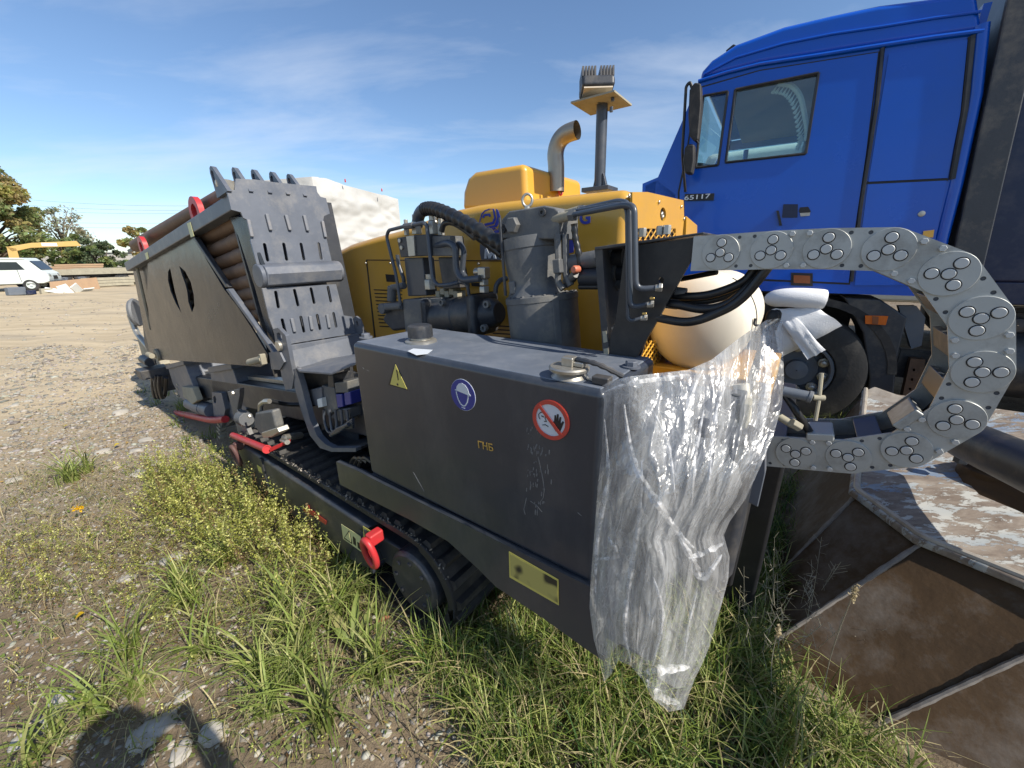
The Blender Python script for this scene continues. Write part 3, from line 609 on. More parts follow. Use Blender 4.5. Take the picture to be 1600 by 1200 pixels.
b = B(); b.box(P0 * np.array([1, 1, 0]) + d * wd / 2 + bk * 0.45 + Zv * 0.8, (wd, 0.9, 0.18), (d, bk, Zv)); b.make('bed', 'dark', tp, 0.02)
for s in (0.15, 0.85):
    for e in (0.45,): wheel_parts(tp, P0 * np.array([1, 1, 0]) + d * wd * s + bk * e + Zv * 0.48, d * (1 if s > 0.5 else -1), 0.5, 0.28, 18)
for (x, y) in [(597, 301), (540, 287)]:
    b = B(); b.lathe(PZ(x, y, zt) + Zv * 0.02, Zv, [(0.012, 0), (0.012, 0.03), (0.006, 0.05)], 8); b.make('eyelet', 'red', tp)
#@TRUCK
# ------------------------------------------------------------------ blue truck
base = TV_ * TRV + TU * (PT(1245, 660) @ TU)
truck = thing('blue_truck', 'blue tipper lorry with a long sleeper cab, parked behind the rig', 'truck', np.array([base[0], base[1], 0]))
def t2(px, dv=0.0): return [((PT(x, y, dv)) @ TU * 1.0, PT(x, y, dv)[2]) for x, y in px]
def tplate(px, dv, th, holes=()): return plate(t2(px, dv), [t2(h, dv) for h in holes], th, TV_ * (TRV + dv), TU, Zv, TV_)
def tprism(px, dv, depth): b = B(); b.prism([PT(x, y, dv) for x, y in px], TV_ * depth); return b
SIDE = [(1092, 126), (1187, 101), (1375, 72), (1534, 50), (1503, 200), (1484, 292), (1463, 375), (1445, 463), (1200, 455), (1130, 452), (1030, 440), (1000, 400), (1004, 287), (1028, 277), (1067, 187)]
WINS = [(1094, 146), (1286, 108), (1264, 246), (1082, 268)]
QW = [(1099, 150), (1137, 143), (1122, 258), (1087, 262)]; MW = [(1149, 140), (1279, 114), (1259, 240), (1134, 254)]
tplate(SIDE, 0, 0.05, [WINS]).make('cab_side', 'blue', truck)
door = tplate([(1090, 139), (1187, 111), (1372, 82), (1353, 240), (1336, 356), (1326, 442), (1062, 430), (1062, 300), (1074, 240)], -0.013, 0.012, [QW, MW]).make('door', 'blue', truck, 0.004)
tplate([(1088, 137), (1187, 109), (1374.5, 80), (1355.5, 240), (1338.5, 356), (1328, 445), (1059, 433), (1059, 300), (1072, 238)], -0.0025, 0.002, [WINS]).make('door_gap', 'ink', truck, smooth=False)
tplate([(1355, 283), (1481, 278), (1481.5, 282.5), (1354, 288)], -0.0025, 0.002).make('panel_gap', 'ink', truck, smooth=False)
for q in (QW, MW): tplate(q, 0.004, 0.005).make('pane', 'glass', door)
for q in (QW, MW):
    b = B(); P = [PT(x, y, -0.014) for x, y in q]; P.append(P[0])
    for i in range(4): b.tube([P[i], P[i + 1]], 0.011, 6)
    b.make('window_seal', 'black', door)
h = tplate([(1224, 319), (1247, 319), (1246, 340), (1222, 340)], -0.018, 0.006).make('handle_recess', 'bluedk', door, 0.003)
tplate([(1213, 329), (1217, 329), (1222, 352), (1218, 353)], -0.035, 0.02).make('handle', 'black', door, 0.003)
tplate([(1250, 324), (1263, 323), (1267, 330), (1264, 336), (1252, 336), (1248, 330)], -0.017, 0.005).make('torn_lock_hole', 'ink', door)
tplate([(1250, 333), (1266, 332), (1265, 337), (1251, 338)], -0.021, 0.004).make('lock_plate', 'steel', door)
tplate([(1389, 84), (1512, 62), (1500, 180), (1480, 278), (1357, 284), (1372, 190)], -0.011, 0.010).make('sleeper_panel', 'blue', truck, 0.004)
hatch = tplate([(1356, 288), (1479, 282), (1462, 372), (1449, 446), (1335, 446)], -0.011, 0.010).make('lower_hatch', 'blue', truck, 0.004)
b = B(); b.lathe(PT(1440, 334, -0.012), -TV_, [(0.022, 0), (0.02, 0.006), (0.01, 0.008)], 12); b.make('hatch_lock', 'steel', hatch)
b = B(); b.tube([PT(x, y, -0.008) for x, y in [(1379, 75), (1370, 160), (1356, 250), (1345, 320), (1330, 440)]], 0.014, 6); b.make('rubber_seal', 'black', truck)
b = B(); b.tube([PT(x, y, -0.006) for x, y in [(1519, 56), (1508, 170), (1488, 280)]], 0.020, 6); b.make('rubber_seal', 'black', truck)
b = B(); b.tube([PT(x, y, 0.02) for x, y in [(1533, 40), (1522, 150), (1492, 290), (1470, 375), (1455, 455)]], 0.042, 12); b.make('corner_post', 'blue', truck)
b = B(); b.tube([PT(x, y, -0.012) for x, y in [(1091, 127), (1135, 113), (1187, 100), (1280, 86), (1375, 71), (1460, 58), (1537, 48)]], 0.015, 8); b.make('gutter', 'blue', truck)
topz_roof = 0
roofpx = [(1092, 124), (1097, 110), (1112, 93), (1150, 68), (1225, 40), (1300, 22), (1375, 6), (1469, -6), (1528, -14), (1537, 49), (1375, 71), (1187, 100)]
tprism(roofpx, 0.0, 2.45).make('roof', 'blue', truck, 0.07, seg=4)
b = B(); b.tube([PT(x, y, -0.004) for x, y in [(1100, 116), (1150, 90), (1225, 68), (1300, 53), (1375, 42), (1460, 28), (1533, 18)]], 0.010, 8); b.make('roof_crease', 'blue', truck)
tprism([(1133, 79), (1146, 68), (1152, 71), (1146, 78)], 0.5, 1.2).make('roof_visor', 'black', truck, 0.01)
# far side, front, back, interior
tplate(SIDE, 0, 0.05, [WINS]).make('tmp_far', 'blue', truck)
o = bpy.data.objects['tmp_far']; o.name = 'cab_side'; o.location = tuple(TV_ * 2.42)
g = tplate(WINS, 0, 0.006).make('side_window', 'glass', truck); g.location = tuple(TV_ * 2.44)
b = B(); b.tube([PT(1141, 142) + TV_ * 2.43, PT(1128, 258) + TV_ * 2.43], 0.03, 6); b.make('window_post', 'blue', truck)
F0_, F1_, F2_ = PT(1092, 126), PT(1067, 187), PT(1030, 275)
for nm, m_, lo, hi in (('windscreen', 'glass', F2_, F0_),):
    q = B(); off = TU * 0.0; q.add([lo + TV_ * 0.12, lo + TV_ * 2.33, hi + TV_ * 2.33, hi + TV_ * 0.12], [(0, 1, 2, 3)]); q.make(nm, m_, truck, smooth=False)
for s in (0.03, 2.36):
    b = B(); b.prism([F2_ + TV_ * s, F2_ + TV_ * (s + 0.06), F0_ + TV_ * (s + 0.06), F0_ + TV_ * s], -TU * 0.08); b.make('windscreen_post', 'blue', truck, 0.01)
tprism([(1028, 276), (1004, 287), (1000, 400), (1030, 440), (1060, 440), (1060, 300)], 0.0, 2.45).make('front_panel', 'blue', truck, 0.03)
b = B(); qb = PT(1500, 200); b.box(np.array([0, 0, 0]) + TU * (PT(1505, 180) @ TU + 0.03) + TV_ * (TRV + 1.235) + Zv * 2.2, (0.04, 2.36, 1.9), (TU, TV_, Zv)); b.make('back_wall', 'blue', truck)
u_w0, u_w1 = PT(1260, 240) @ TU, PT(1030, 300) @ TU
b = B(); b.box(TU * ((u_w1 + PT(1500, 200) @ TU) / 2) + TV_ * (TRV + 1.235) + Zv * 1.45, (u_w1 - PT(1500, 200) @ TU - 0.15, 2.36, 0.06), (TU, TV_, Zv)); b.make('cab_floor', 'dash', truck)
b = B(); b.box(TU * (u_w1 - 0.17) + TV_ * (TRV + 1.235) + Zv * (PT(1080, 270)[2] - 0.14), (0.35, 2.3, 0.34), (TU, TV_, Zv)); b.make('dashboard', 'dash', truck, 0.04)
b = B(); zc = PT(1279, 114)[2] + 0.10; b.box(TU * (u_w0 + 0.22) + TV_ * (TRV + 1.235) + Zv * zc, (0.95, 2.3, 0.03), (TU, TV_, Zv)); b.make('headlining', 'dash', truck)
for s in (0.62, 1.85):
    b = B(); c = TU * (u_w0 + 0.18) + TV_ * (TRV + s); b.box(c + Zv * 2.05, (0.5, 0.5, 0.14), (TU, TV_, Zv)); b.box(c - TU * 0.22 + Zv * 2.35, (0.13, 0.46, 0.5), (TU, TV_, Zv)); b.make('seat', 'cloth', truck, 0.04)
sc_ = TU * (u_w1 - 0.42) + TV_ * (TRV + 0.62) + Zv * (PT(1105, 250)[2])
b = B(); xs, ys = perp(unit(TU * -0.35 + Zv)); b.tube([sc_ + (xs * math.cos(t) + ys * math.sin(t)) * 0.23 for t in np.linspace(0, 2 * math.pi, 25)], 0.016, 8, cap=False); b.tube([sc_ - xs * 0.22, sc_ + xs * 0.22], 0.014, 6); b.make('steering_wheel', 'black', truck)
# fringed curtain
path = smoothpath([PT(x, y, 0.09) for x, y in [(1216, 131), (1236, 134), (1250, 150), (1257, 178), (1261, 205), (1259, 220)]], 8)
b = B(); b.tube(path, [0.020] * len(path), 6); cur = b.make('curtain_trim', 'white', truck)
b = B()
for i in range(2, len(path), 2):
    c = path[i] + TU * 0.02; b.lathe(c, -Zv + TU * 0.5, [(0.003, 0), (0.005, 0.025), (0.016, 0.060), (0.013, 0.065)], 6)
b.make('tassels', 'white', cur)
# mirrors
b = B(); b.tube(roundpath([PT(1071, 300, -0.05), PT(1066, 240, -0.16), PT(1072, 135, -0.22), PT(1078, 128, -0.22), PT(1086, 150, -0.2)], 0.05), 0.013, 8); mir = b.make('mirror_bracket', 'black', truck)
for q in ([(1077, 140), (1085, 128), (1095, 130), (1096, 160), (1091, 218), (1086, 221), (1077, 212), (1075, 180)], [(1069, 232), (1074, 224), (1085, 225), (1085, 250), (1081, 272), (1070, 271), (1067, 255)]):
    tprism(q, -0.26, 0.10).make('mirror', 'rubber', mir, 0.018)
# badge
bd = tplate([(1070, 303), (1116, 302), (1115, 313), (1070, 314)], -0.030, 0.012).make('model_badge', 'ink', truck, 0.002)
ex = unit(PT(1113, 306, -0.032) - PT(1073, 309, -0.032)); hb = float(np.linalg.norm(PT(1090, 304.5, -0.032) - PT(1090, 311.5, -0.032)))
tb = textmesh('65117', PT(1072, 312.5, -0.032), -TU, Zv, hb, 0.002, bold=0.01)
w_ = float(np.linalg.norm(PT(1113, 308, -0.032) - PT(1073, 308, -0.032)))
vv = np.array(tb.v); xx = (vv - vv.mean(0)) @ (-TU); sx = w_ / (xx.max() - xx.min())
tb.v = [tuple(q - TU * (x * (sx - 1))) for q, x in zip(vv, xx)]
tb.make('badge_text', 'swhite', bd, smooth=False)
# marker lamps, stripe
lp = tplate([(1236, 426), (1270, 427), (1270, 447), (1236, 446)], -0.020, 0.014).make('marker_lamp', 'ink', truck, 0.003)
tplate([(1240, 430), (1266, 431), (1266, 443), (1240, 442)], -0.032, 0.013).make('lens', 'amber_dark', lp, 0.003)
tplate([(1443, 361), (1460, 359), (1458, 371), (1441, 371)], -0.022, 0.003).make('yellow_stripe', 'yellow', truck)
b = B(); b.lathe(PT(1356, 436, -0.001), -TV_, [(0.018, 0), (0.016, 0.008)], 10); b.make('rivet', 'steel', truck)
# wheel, mudguard, chassis
wc = PT(1245, 580, 0.03); WR = wc[2] + 0.0
wt = wheel_parts(truck, wc + TV_ * 0.02, -TV_, WR, 0.30, 48, rimr=WR * 0.53)
proto = None
for k in range(10):
    a = 2 * math.pi * k / 10 + 0.2; c = wc + TV_ * 0.02 + (TU * math.cos(a) + Zv * math.sin(a)) * WR * 0.40 + TV_ * 0.07
    b = B(); b.lathe(c, -TV_, [(0.046, 0), (0.044, 0.014), (0.026, 0.016), (0.026, 0.055), (0.018, 0.06)], 8); b.make('wheel_nut', 'steel', wt)
b = B(); b.tube([wc + (TU * math.cos(a) + Zv * math.sin(a)) * WR * 0.62 - TV_ * 0.05 for a in np.linspace(-1.2, 1.2, 14)], 0.012, 6); b.make('valve_hose', 'hose', wt)
arc = [wc + (TU * math.cos(a) + Zv * math.sin(a)) * (WR + 0.16) for a in np.linspace(0.25, math.pi - 0.1, 18)]; arc2 = [wc + (TU * math.cos(a) + Zv * math.sin(a)) * (WR + 0.10) for a in np.linspace(0.25, math.pi - 0.1, 18)]
b = B()
for i in range(17): b.prism([arc[i], arc[i + 1], arc2[i + 1], arc2[i]], TV_ * 0.5)
b.make('wheel_arch', 'rubber', truck)
mg = tprism([(1318, 464), (1376, 468), (1418, 496), (1402, 560), (1392, 668), (1352, 668), (1358, 590), (1348, 520)], 0.04, 0.45).make('mudguard', 'dark', truck, 0.015)
lp = tplate([(1352, 493), (1388, 494), (1384, 508), (1352, 506)], 0.012, 0.03).make('side_reflector', 'orange', mg, 0.003)
tplate([(1363, 494), (1373, 495), (1372, 507), (1363, 506)], 0.006, 0.006).make('reflector_bracket', 'amber_dark', lp)
tplate([(1404, 478), (1432, 478), (1446, 496), (1440, 540), (1424, 545), (1410, 500)], 0.25, 0.08).make('hinge_bracket', 'rim', truck, 0.01)
pd = tplate([(1388, 520), (1396, 515), (1406, 518), (1404, 540), (1396, 545), (1388, 538)], 0.2, 0.05, [[(1392, 522), (1400, 521), (1399, 539), (1392, 538)]]).make('hook_loop', 'oldwood', truck, 0.005)
for dv in (0.35, 1.6):
    b = B(); q0, q1 = PT(1410, 545, dv), PT(1412, 590, dv)
    b.prism([PT(1408, 545, dv), PT(1408, 545, dv) - TU * 6.5, PT(1408, 545, dv) - TU * 6.5 - Zv * 0.26, PT(1408, 545, dv) - Zv * 0.26], TV_ * 0.09); b.prism([PT(1408, 545, dv), PT(1408, 545, dv) + TU * 2.0, PT(1408, 545, dv) + TU * 2.0 - Zv * 0.2, PT(1408, 545, dv) - Zv * 0.2], TV_ * 0.09)
    b.make('chassis_rail', 'dark', truck, 0.006)
lg = tplate([(1423, 560), (1446, 562), (1433, 668), (1400, 666)], 0.22, 0.08, [circ for circ in [[(1428 - i * 3 - 2, 578 + i * 15 - 2), (1428 - i * 3 + 2, 578 + i * 15 - 2), (1428 - i * 3 + 2, 578 + i * 15 + 2), (1428 - i * 3 - 2, 578 + i * 15 + 2)] for i in range(5)]]).make('support_leg', 'rod', truck)
tplate([(1395, 640), (1455, 646), (1452, 690), (1390, 690)], 0.18, 0.15).make('leg_foot', 'rod', truck, 0.01)
for du in (-2.9, -4.2):
    for s, dv in ((-1, 0.05), (1, 2.4)): wheel_parts(truck, wc + TU * du + TV_ * (dv - 0.03), TV_ * s, WR, 0.30, 32)
wheel_parts(truck, wc + TV_ * 2.4, TV_, WR, 0.30, 32)
b = B(); b.cyl(wc + TV_ * 0.2, wc + TV_ * 2.3, 0.09); b.box(wc + TV_ * 1.2 + TU * 0.1 + Zv * 0.35, (1.0, 0.9, 0.6), (TU, TV_, Zv)); b.make('axle_and_engine', 'black', truck)
b = B(); b.cyl(PT(1470, 560, 0.3), PT(1470, 560, 0.3) - TU * 1.2, 0.26, 20); b.make('fuel_tank', 'dark', truck)
# tipper body
q0, q1, q2, q3 = PT(1592, -20, 0.02), PT(1545, 130, 0.02), PT(1512, 300, 0.02), PT(1492, 440, 0.02)
low = q3[2]; topz = 4.3
dirn = unit(q0 - q3); top = q3 + dirn * ((topz - q3[2]) / dirn[2])
body = B(); body.prism([q3, q3 - TU * 5.2, top - TU * 5.0, top], TV_ * 2.45); tb_ = body.make('tipper_body', 'bluedk', truck, 0.02)
b = B(); b.prism([q3 - TU * -0.05, q3 - TU * 0.12, top - TU * 0.12, top + TU * 0.05], -TV_ * 0.05); b.make('body_post', 'dark', truck, 0.01)
for k in range(1, 6):
    b = B(); b.prism([q3 - TU * (0.9 * k), q3 - TU * (0.9 * k + 0.12), top - TU * (0.9 * k + 0.12), top - TU * 0.9 * k], -TV_ * 0.06); b.make('body_rib', 'bluedk', truck, 0.01)
b = B(); b.prism([q3 + TU * 0.02 + Zv * 0.0, q3 - TU * 5.2, q3 - TU * 5.2 - Zv * 0.16, q3 + TU * 0.02 - Zv * 0.16], TV_ * 0.3 - TV_ * 0.04); b.make('body_sill', 'bluedk', truck, 0.01)

# pale lorry beyond
pb = TV_ * (TRV + 4.4); u0 = 0.2
lor = thing('pale_lorry', 'pale tall lorry partly seen through and behind the blue cab', 'truck', np.array([(pb + TU * u0)[0], (pb + TU * u0)[1], 0]))
ax = (TU, TV_, Zv)
boxes('cab', 'white', lor, [(pb + TU * (u0 + 0.3) + TV_ * 1.2 + Zv * 2.0, (1.7, 2.4, 2.7))], ax, 0.12)
boxes('side_window', 'darkglass', lor, [(pb + TU * (u0 + 0.5) - TV_ * 0.01 + Zv * 2.5, (0.85, 0.02, 0.7))], ax)
boxes('box_body', 'vanwhite', lor, [(pb + TU * (u0 - 4.2) + TV_ * 1.2 + Zv * 2.35, (6.6, 2.5, 3.1))], ax, 0.05)
boxes('side_rail', 'dark', lor, [(pb + TU * (u0 - 4.2) - TV_ * 0.06 + Zv * 3.2, (6.5, 0.03, 0.08)), (pb + TU * (u0 - 4.2) - TV_ * 0.06 + Zv * 2.2, (6.5, 0.03, 0.08))], ax)
for k in (0.4, -3.4, -5.6):
    for s, yy in ((-1, 0.02), (1, 2.4)): wheel_parts(lor, pb + TU * (u0 + k) + TV_ * yy + Zv * 0.52, TV_ * s, 0.53, 0.3, 20)

# foam sheets tucked round the wheel
def sheet(px, dv, th, bulge, nx=10, ny=6, seed=0):
    c = [PT(x, y, dv) for x, y in px]; b = B()
    for sgn in (0, 1):
        o = len(b.v)
        for i in range(nx + 1):
            for j in range(ny + 1):
                s, t = i / nx, j / ny
                q = (c[0] * (1 - s) + c[1] * s) * (1 - t) + (c[3] * (1 - s) + c[2] * s) * t
                q = q - TV_ * (bulge * math.sin(math.pi * t) * (0.6 + 0.4 * math.sin(math.pi * s)) + 0.02 * mnoise.noise(Vector((s * 3 + seed, t * 3, 0)))) + TV_ * th * sgn
                q = q + Zv * 0.012 * mnoise.noise(Vector((s * 5 + seed, t * 2, 4)))
                b.v.append(tuple(q))
        b.f += [(o + i * (ny + 1) + j, o + (i + 1) * (ny + 1) + j, o + (i + 1) * (ny + 1) + j + 1, o + i * (ny + 1) + j + 1) for i in range(nx) for j in range(ny)]
    m = (nx + 1) * (ny + 1); g = lambda i, j: i * (ny + 1) + j
    for i in range(nx): b.f += [(g(i, 0), g(i + 1, 0), m + g(i + 1, 0), m + g(i, 0)), (g(i, ny), g(i + 1, ny), m + g(i + 1, ny), m + g(i, ny))]
    for j in range(ny): b.f += [(g(0, j), g(0, j + 1), m + g(0, j + 1), m + g(0, j)), (g(nx, j), g(nx, j + 1), m + g(nx, j + 1), m + g(nx, j))]
    return b
tag(sheet([(1205, 484), (1276, 478), (1316, 509), (1218, 560)], -0.16, 0.012, 0.05, seed=1).make('foam_sheet', 'foam', None, ang=70), 'flat grey white foam sheet draped over the lorry tyre', 'foam sheet', 'packing foam tucked round the truck wheel')
tag(sheet([(1222, 505), (1245, 497), (1290, 547), (1262, 562)], -0.22, 0.014, 0.03, seed=5).make('foam_sheet', 'foam', None, ang=70), 'narrow white foam strip hanging lowest in front of the tyre', 'foam sheet', 'packing foam tucked round the truck wheel')
b = B(); P = [PT(1196, 468, -0.10), PT(1225, 465, -0.14), PT(1260, 466, -0.14), PT(1288, 468, -0.12)]
b.tube(smoothpath(P, 5), [0.03, 0.05, 0.065, 0.075, 0.078, 0.08, 0.082, 0.084, 0.085, 0.086, 0.086, 0.086, 0.086, 0.086, 0.085, 0.08], 14)
tag(b.make('foam_roll', 'foam', None, ang=70), 'thick rolled white foam wedged above the lorry tyre', 'foam roll', 'packing foam tucked round the truck wheel')

# ------------------------------------------------------------------ rusty bucket
A0, B0, F0 = PZ(1335, 775, 0.50), PZ(1435, 850, 0.50), PZ(1350, 617, 0.62)
A1, B1, C1 = PZ(1195, 918, -0.02), PZ(1180, 1020, -0.02), PZ(1365, 1132, -0.02)
gen = W(-0.45, 0.30, 0.52) * 1.0
X0 = C1 + gen; Y1 = C1 + W(-0.50, 0.02, 0); Y0 = Y1 + gen
F1 = F0 - W(-0.30, 0.25, 0.64); G0 = W(-2.2, 3.4, 0.66); G1_ = W(-2.0, 3.3, -0.02); H0 = W(-2.4, 2.2, 0.52); H1 = W(-2.2, 2.0, -0.02)
bk_ = thing('excavator_bucket', 'large rusty steel bucket lying on its side with flaking paint', 'bucket', np.array([C1[0], C1[1], 0]))
tops = [F0, A0, B0, X0, Y0, H0, G0]; bots = [F1, A1, B1, C1, Y1, H1, G1_]
cen = sum(tops) / len(tops)
def facet(i, j, name='shell_plate'):
    a0, b0, b1, a1 = tops[i], tops[j], bots[j], bots[i]; n = unit(np.cross(b0 - a0, a1 - a0)); n = n if n @ (cen - (a0 + b0) / 2) > 0 else -n
    k = 8; b = B()
    for s in (0, 1):
        for i_ in range(k + 1):
            for j_ in range(k + 1):
                p_, q_ = i_ / k, j_ / k; w = (a0 * (1 - p_) + b0 * p_) * (1 - q_) + (a1 * (1 - p_) + b1 * p_) * q_
                b.v.append(tuple(w + n * (0.03 * s + 0.006 * mnoise.noise(Vector(w * 5)))))
    m = (k + 1) ** 2; g = lambda a, c: a * (k + 1) + c
    for s in (0, 1): b.f += [tuple(s * m + q for q in (g(a, c), g(a + 1, c), g(a + 1, c + 1), g(a, c + 1))) for a in range(k) for c in range(k)]
    for a in range(k):
        for (p_, q_) in ((g(a, 0), g(a + 1, 0)), (g(a, k), g(a + 1, k)), (g(0, a), g(0, a + 1)), (g(k, a), g(k, a + 1))): b.f.append((p_, q_, m + q_, m + p_))
    return b.make(name, 'rust', bk_, ang=30)
for i in range(len(tops)): facet(i, (i + 1) % len(tops))
b = B(); k = 12
tp_ = [t + unit((t - cen) * np.array([1, 1, 0])) * 0.025 for t in tops]
b.prism([t + Zv * 0.0 for t in tp_], Zv * 0.035); b.make('side_plate', 'flaky', bk_, 0.012)
for i, j in ((1, 1), (2, 2), (3, 3)):
    a0, a1 = tops[i], bots[i]; ww = [a0 + (a1 - a0) * t + W(0, -0.006, 0) + Zv * 0.003 * mnoise.noise(Vector((t * 20, i, 0))) for t in np.linspace(0.0, 1, 40)]
    b = B(); b.tube(ww, [0.009 + 0.005 * mnoise.noise(Vector((t * 1.7, i, 3))) for t in range(40)], 8); b.make('weld_seam', 'weld', bk_)
rim = [F0 + Zv * 0.045, A0 + Zv * 0.038, B0 + Zv * 0.038, X0 + Zv * 0.038]
b = B(); b.tube(roundpath(rim, 0.03, 4), 0.013, 8); b.make('rim_bar', 'edge', bk_)
e0 = F0 + Zv * 0.03; b = B(); b.prism([e0 + W(0.0, 0, 0), e0 + W(0.03, -0.25, -0.02), e0 + W(-0.03, -0.25, -0.02), e0 + W(-0.34, -0.28, 0.0), e0 + W(-0.03, 0.0, 0.03)], W(-0.02, 0.05, 0)); b.make('lip', 'edge', bk_, 0.01)
c = PZ(1552, 742, 0.60); b = B(); b.lathe(c - Zv * 0.09, Zv, [(0.12, 0), (0.115, 0.12), (0.06, 0.125), (0.055, 0.14)], 24); b.make('pivot_boss', 'rust', bk_, 0.006)
b = B(); b.prism([PZ(1490, 765, 0.54), PZ(1500, 715, 0.62), PZ(1545, 700, 0.72), PZ(1600, 745, 0.66), PZ(1595, 800, 0.54)], W(-0.05, -0.10, 0.0)); b.make('lug', 'rust', bk_, 0.012)
bt0 = PZ(1508, 686, 0.80); btd = unit(PZ(1760, 800, 0.86) - bt0); b = B(); b.tube(smoothpath([bt0, bt0 + btd * 0.7, bt0 + btd * 1.4, bt0 + btd * 2.1 + Zv * 0.05 - U_ * 0.2, bt0 + btd * 2.7 + Zv * 0.5 - U_ * 0.8], 5), 0.085, 22); b.make('boom_tube', 'dark', bk_, 0.01)
for (x, y) in ((1500, 722), (1528, 722)):
    b = B(); b.hexbolt(PZ(x, y, 0.66), Zv, 0.026, 0.03); b.make('bolt', 'dark', bk_)
#@RIG
# ------------------------------------------------------------------ drilling rig
RO = W(1.6, 1.5, 0)
rig = thing('drilling_rig', 'yellow and charcoal tracked drilling rig with a tilted rod rack and cable chain', 'drilling rig', RO)
# tracks
def track_profile(n=16):
    cu0, cu1, cz, r = 1.16, 2.84, 0.245, 0.245; pts = []
    for i in range(n + 1): a = math.pi / 2 + math.pi * i / n; pts.append((cu0 + r * math.cos(a) * 1.0, cz + r * math.sin(a)))
    for i in range(n + 1): a = -math.pi / 2 + math.pi * i / n; pts.append((cu1 + r * math.cos(a), cz + r * math.sin(a)))
    return pts
TP = track_profile()
def track(v0, v1, pads):
    b = B(); n = len(TP); c = np.mean(TP, 0)
    inn = [(p[0] + (c[0] - p[0]) * (0.035 / max(0.1, abs(p[0] - c[0]))) if abs(p[0] - c[0]) > 0.9 else p[0], p[1] + (0.035 if p[1] < c[1] else -0.035)) for p in TP]
    vs = [W(p[0], v0, p[1]) for p in TP] + [W(p[0], v1, p[1]) for p in TP] + [W(p[0], v1, p[1]) for p in inn] + [W(p[0], v0, p[1]) for p in inn]
    fs = []
    for k in range(4):
        for i in range(n): fs.append((k * n + i, k * n + (i + 1) % n, ((k + 1) % 4) * n + (i + 1) % n, ((k + 1) % 4) * n + i))
    b.add(vs, fs); tr = b.make('track', 'rubber', rig, 0.006)
    P = [arr(p) for p in TP] + [arr(TP[0])]; seg = [np.linalg.norm(P[i + 1] - P[i]) for i in range(n)]; L = sum(seg); m = 52; me = None
    for k in range(m):
        d = L * k / m; i = 0
        while d > seg[i]: d -= seg[i]; i += 1
        q = P[i] + (P[i + 1] - P[i]) * d / seg[i]; t = unit(P[i + 1] - P[i]); nn = np.array([t[1], -t[0]])
        ex = U_ * t[0] + Zv * t[1]; en = U_ * nn[0] + Zv * nn[1]
        if me is None:
            bb = B(); w = (v1 - v0) * 0.92
            bb.hexa([(-.026, -w / 2, 0), (.026, -w / 2, 0), (.026, w / 2, 0), (-.026, w / 2, 0), (-.014, -w / 2 + .006, .022), (.014, -w / 2 + .006, .022), (.014, w / 2 - .006, .022), (-.014, w / 2 - .006, .022)])
            o = bb.make('track_pad', 'rubber', tr, smooth=False); me = o.data
            for vtx in me.vertices: vtx.co = vtx.co + Vector(RO)
        else:
            o = bpy.data.objects.new('track_pad', me); COL.objects.link(o); o.parent = tr
        pos = W(q[0], (v0 + v1) / 2, q[1]) - RO
        o.matrix_local = Matrix(((ex[0], V_[0], en[0], pos[0]), (ex[1], V_[1], en[1], pos[1]), (ex[2], V_[2], en[2], pos[2]), (0, 0, 0, 1)))
    return tr
track(0.815, 1.16, True); track(2.10, 2.45, True)
for v0, s in ((0.83, 1), (2.44, -1)):
    fr = [(1.50, 0.36), (1.42, 0.415), (2.90, 0.425), (2.99, 0.36), (2.99, 0.17), (2.86, 0.105), (1.60, 0.105), (1.43, 0.16)]
    b = B(); b.prism([W(u, v0 - 0.035 * s if True else 0, z) for u, z in fr], V_ * 0.33 * s); f_ = b.make('track_frame', 'dark', rig, 0.022)
    b = B(); b.span((1.15, v0 + 0.02 * s, 0.17), (1.48, v0 + 0.25 * s, 0.33)); b.make('frame_fork', 'dark', f_, 0.015)
    for u in (1.16, 2.84):
        b = B(); b.lathe(W(u, v0 - 0.03 * s if u < 2 else v0 + 0.02 * s, 0.245), V_ * s, [(0.02, 0), (0.135, 0.0), (0.150, 0.015), (0.150, 0.10), (0.175, 0.11), (0.175, 0.28)], 32); hub = b.make('final_drive' if u < 2 else 'idler_wheel', 'dark', rig, 0.004)
        if u < 2:
            for k in range(8):
                a = 2 * math.pi * k / 8; b = B(); b.hexbolt(W(u + 0.105 * math.cos(a), v0 - 0.03 * s, 0.245 + 0.105 * math.sin(a)), -V_ * s, 0.011, 0.008); b.make('bolt', 'dark', hub)
    for k in range(4):
        b = B(); b.lathe(W(1.62 + 0.35 * k, v0 + 0.0 * s, 0.10), V_ * s, [(0.07, 0), (0.07, 0.3)], 18); b.make('road_roller', 'rubber', rig)
# frame details on the near side: seam, stickers, arrow, shackles, dried mud
vf = 0.793
for lo_, hi_ in (((2.55, vf - 0.006, 0.11), (2.585, vf + 0.01, 0.42)), ((1.44, vf - 0.006, 0.15), (1.465, vf + 0.01, 0.40))): b = B(); b.span(lo_, hi_); b.make('frame_rib', 'dark', rig, 0.003)
def decal(px, v, m, parent, name, off=0.0, th=0.0015):
    return rigplate(px, v - th - off, th).make(name, m, parent, smooth=False)
s1 = decal([(533, 819), (563, 838), (567, 864), (536, 842)], vf, 'sticky2', rig, 'warning_sticker', 0.001)
decal([(537, 841), (545, 829), (550, 850)], vf, 'ink', s1, 'sticker_print', 0.003); decal([(538.5, 840), (545, 832), (548, 847)], vf, 'sticky2', s1, 'sticker_print', 0.0046)
decal([(551, 838), (555, 842), (556, 853), (552, 850)], vf, 'ink', s1, 'sticker_print', 0.003); decal([(558, 847), (564, 851), (565, 861), (559, 856)], vf, 'ink', s1, 'sticker_print', 0.003)
s2 = decal([(567, 822), (581, 831), (581, 845), (569, 848)], vf, 'sticky', rig, 'hook_sticker', 0.001)
decal([(571, 828), (576, 831), (577, 838), (575, 841), (573, 836)], vf, 'ink', s2, 'sticker_print', 0.003)
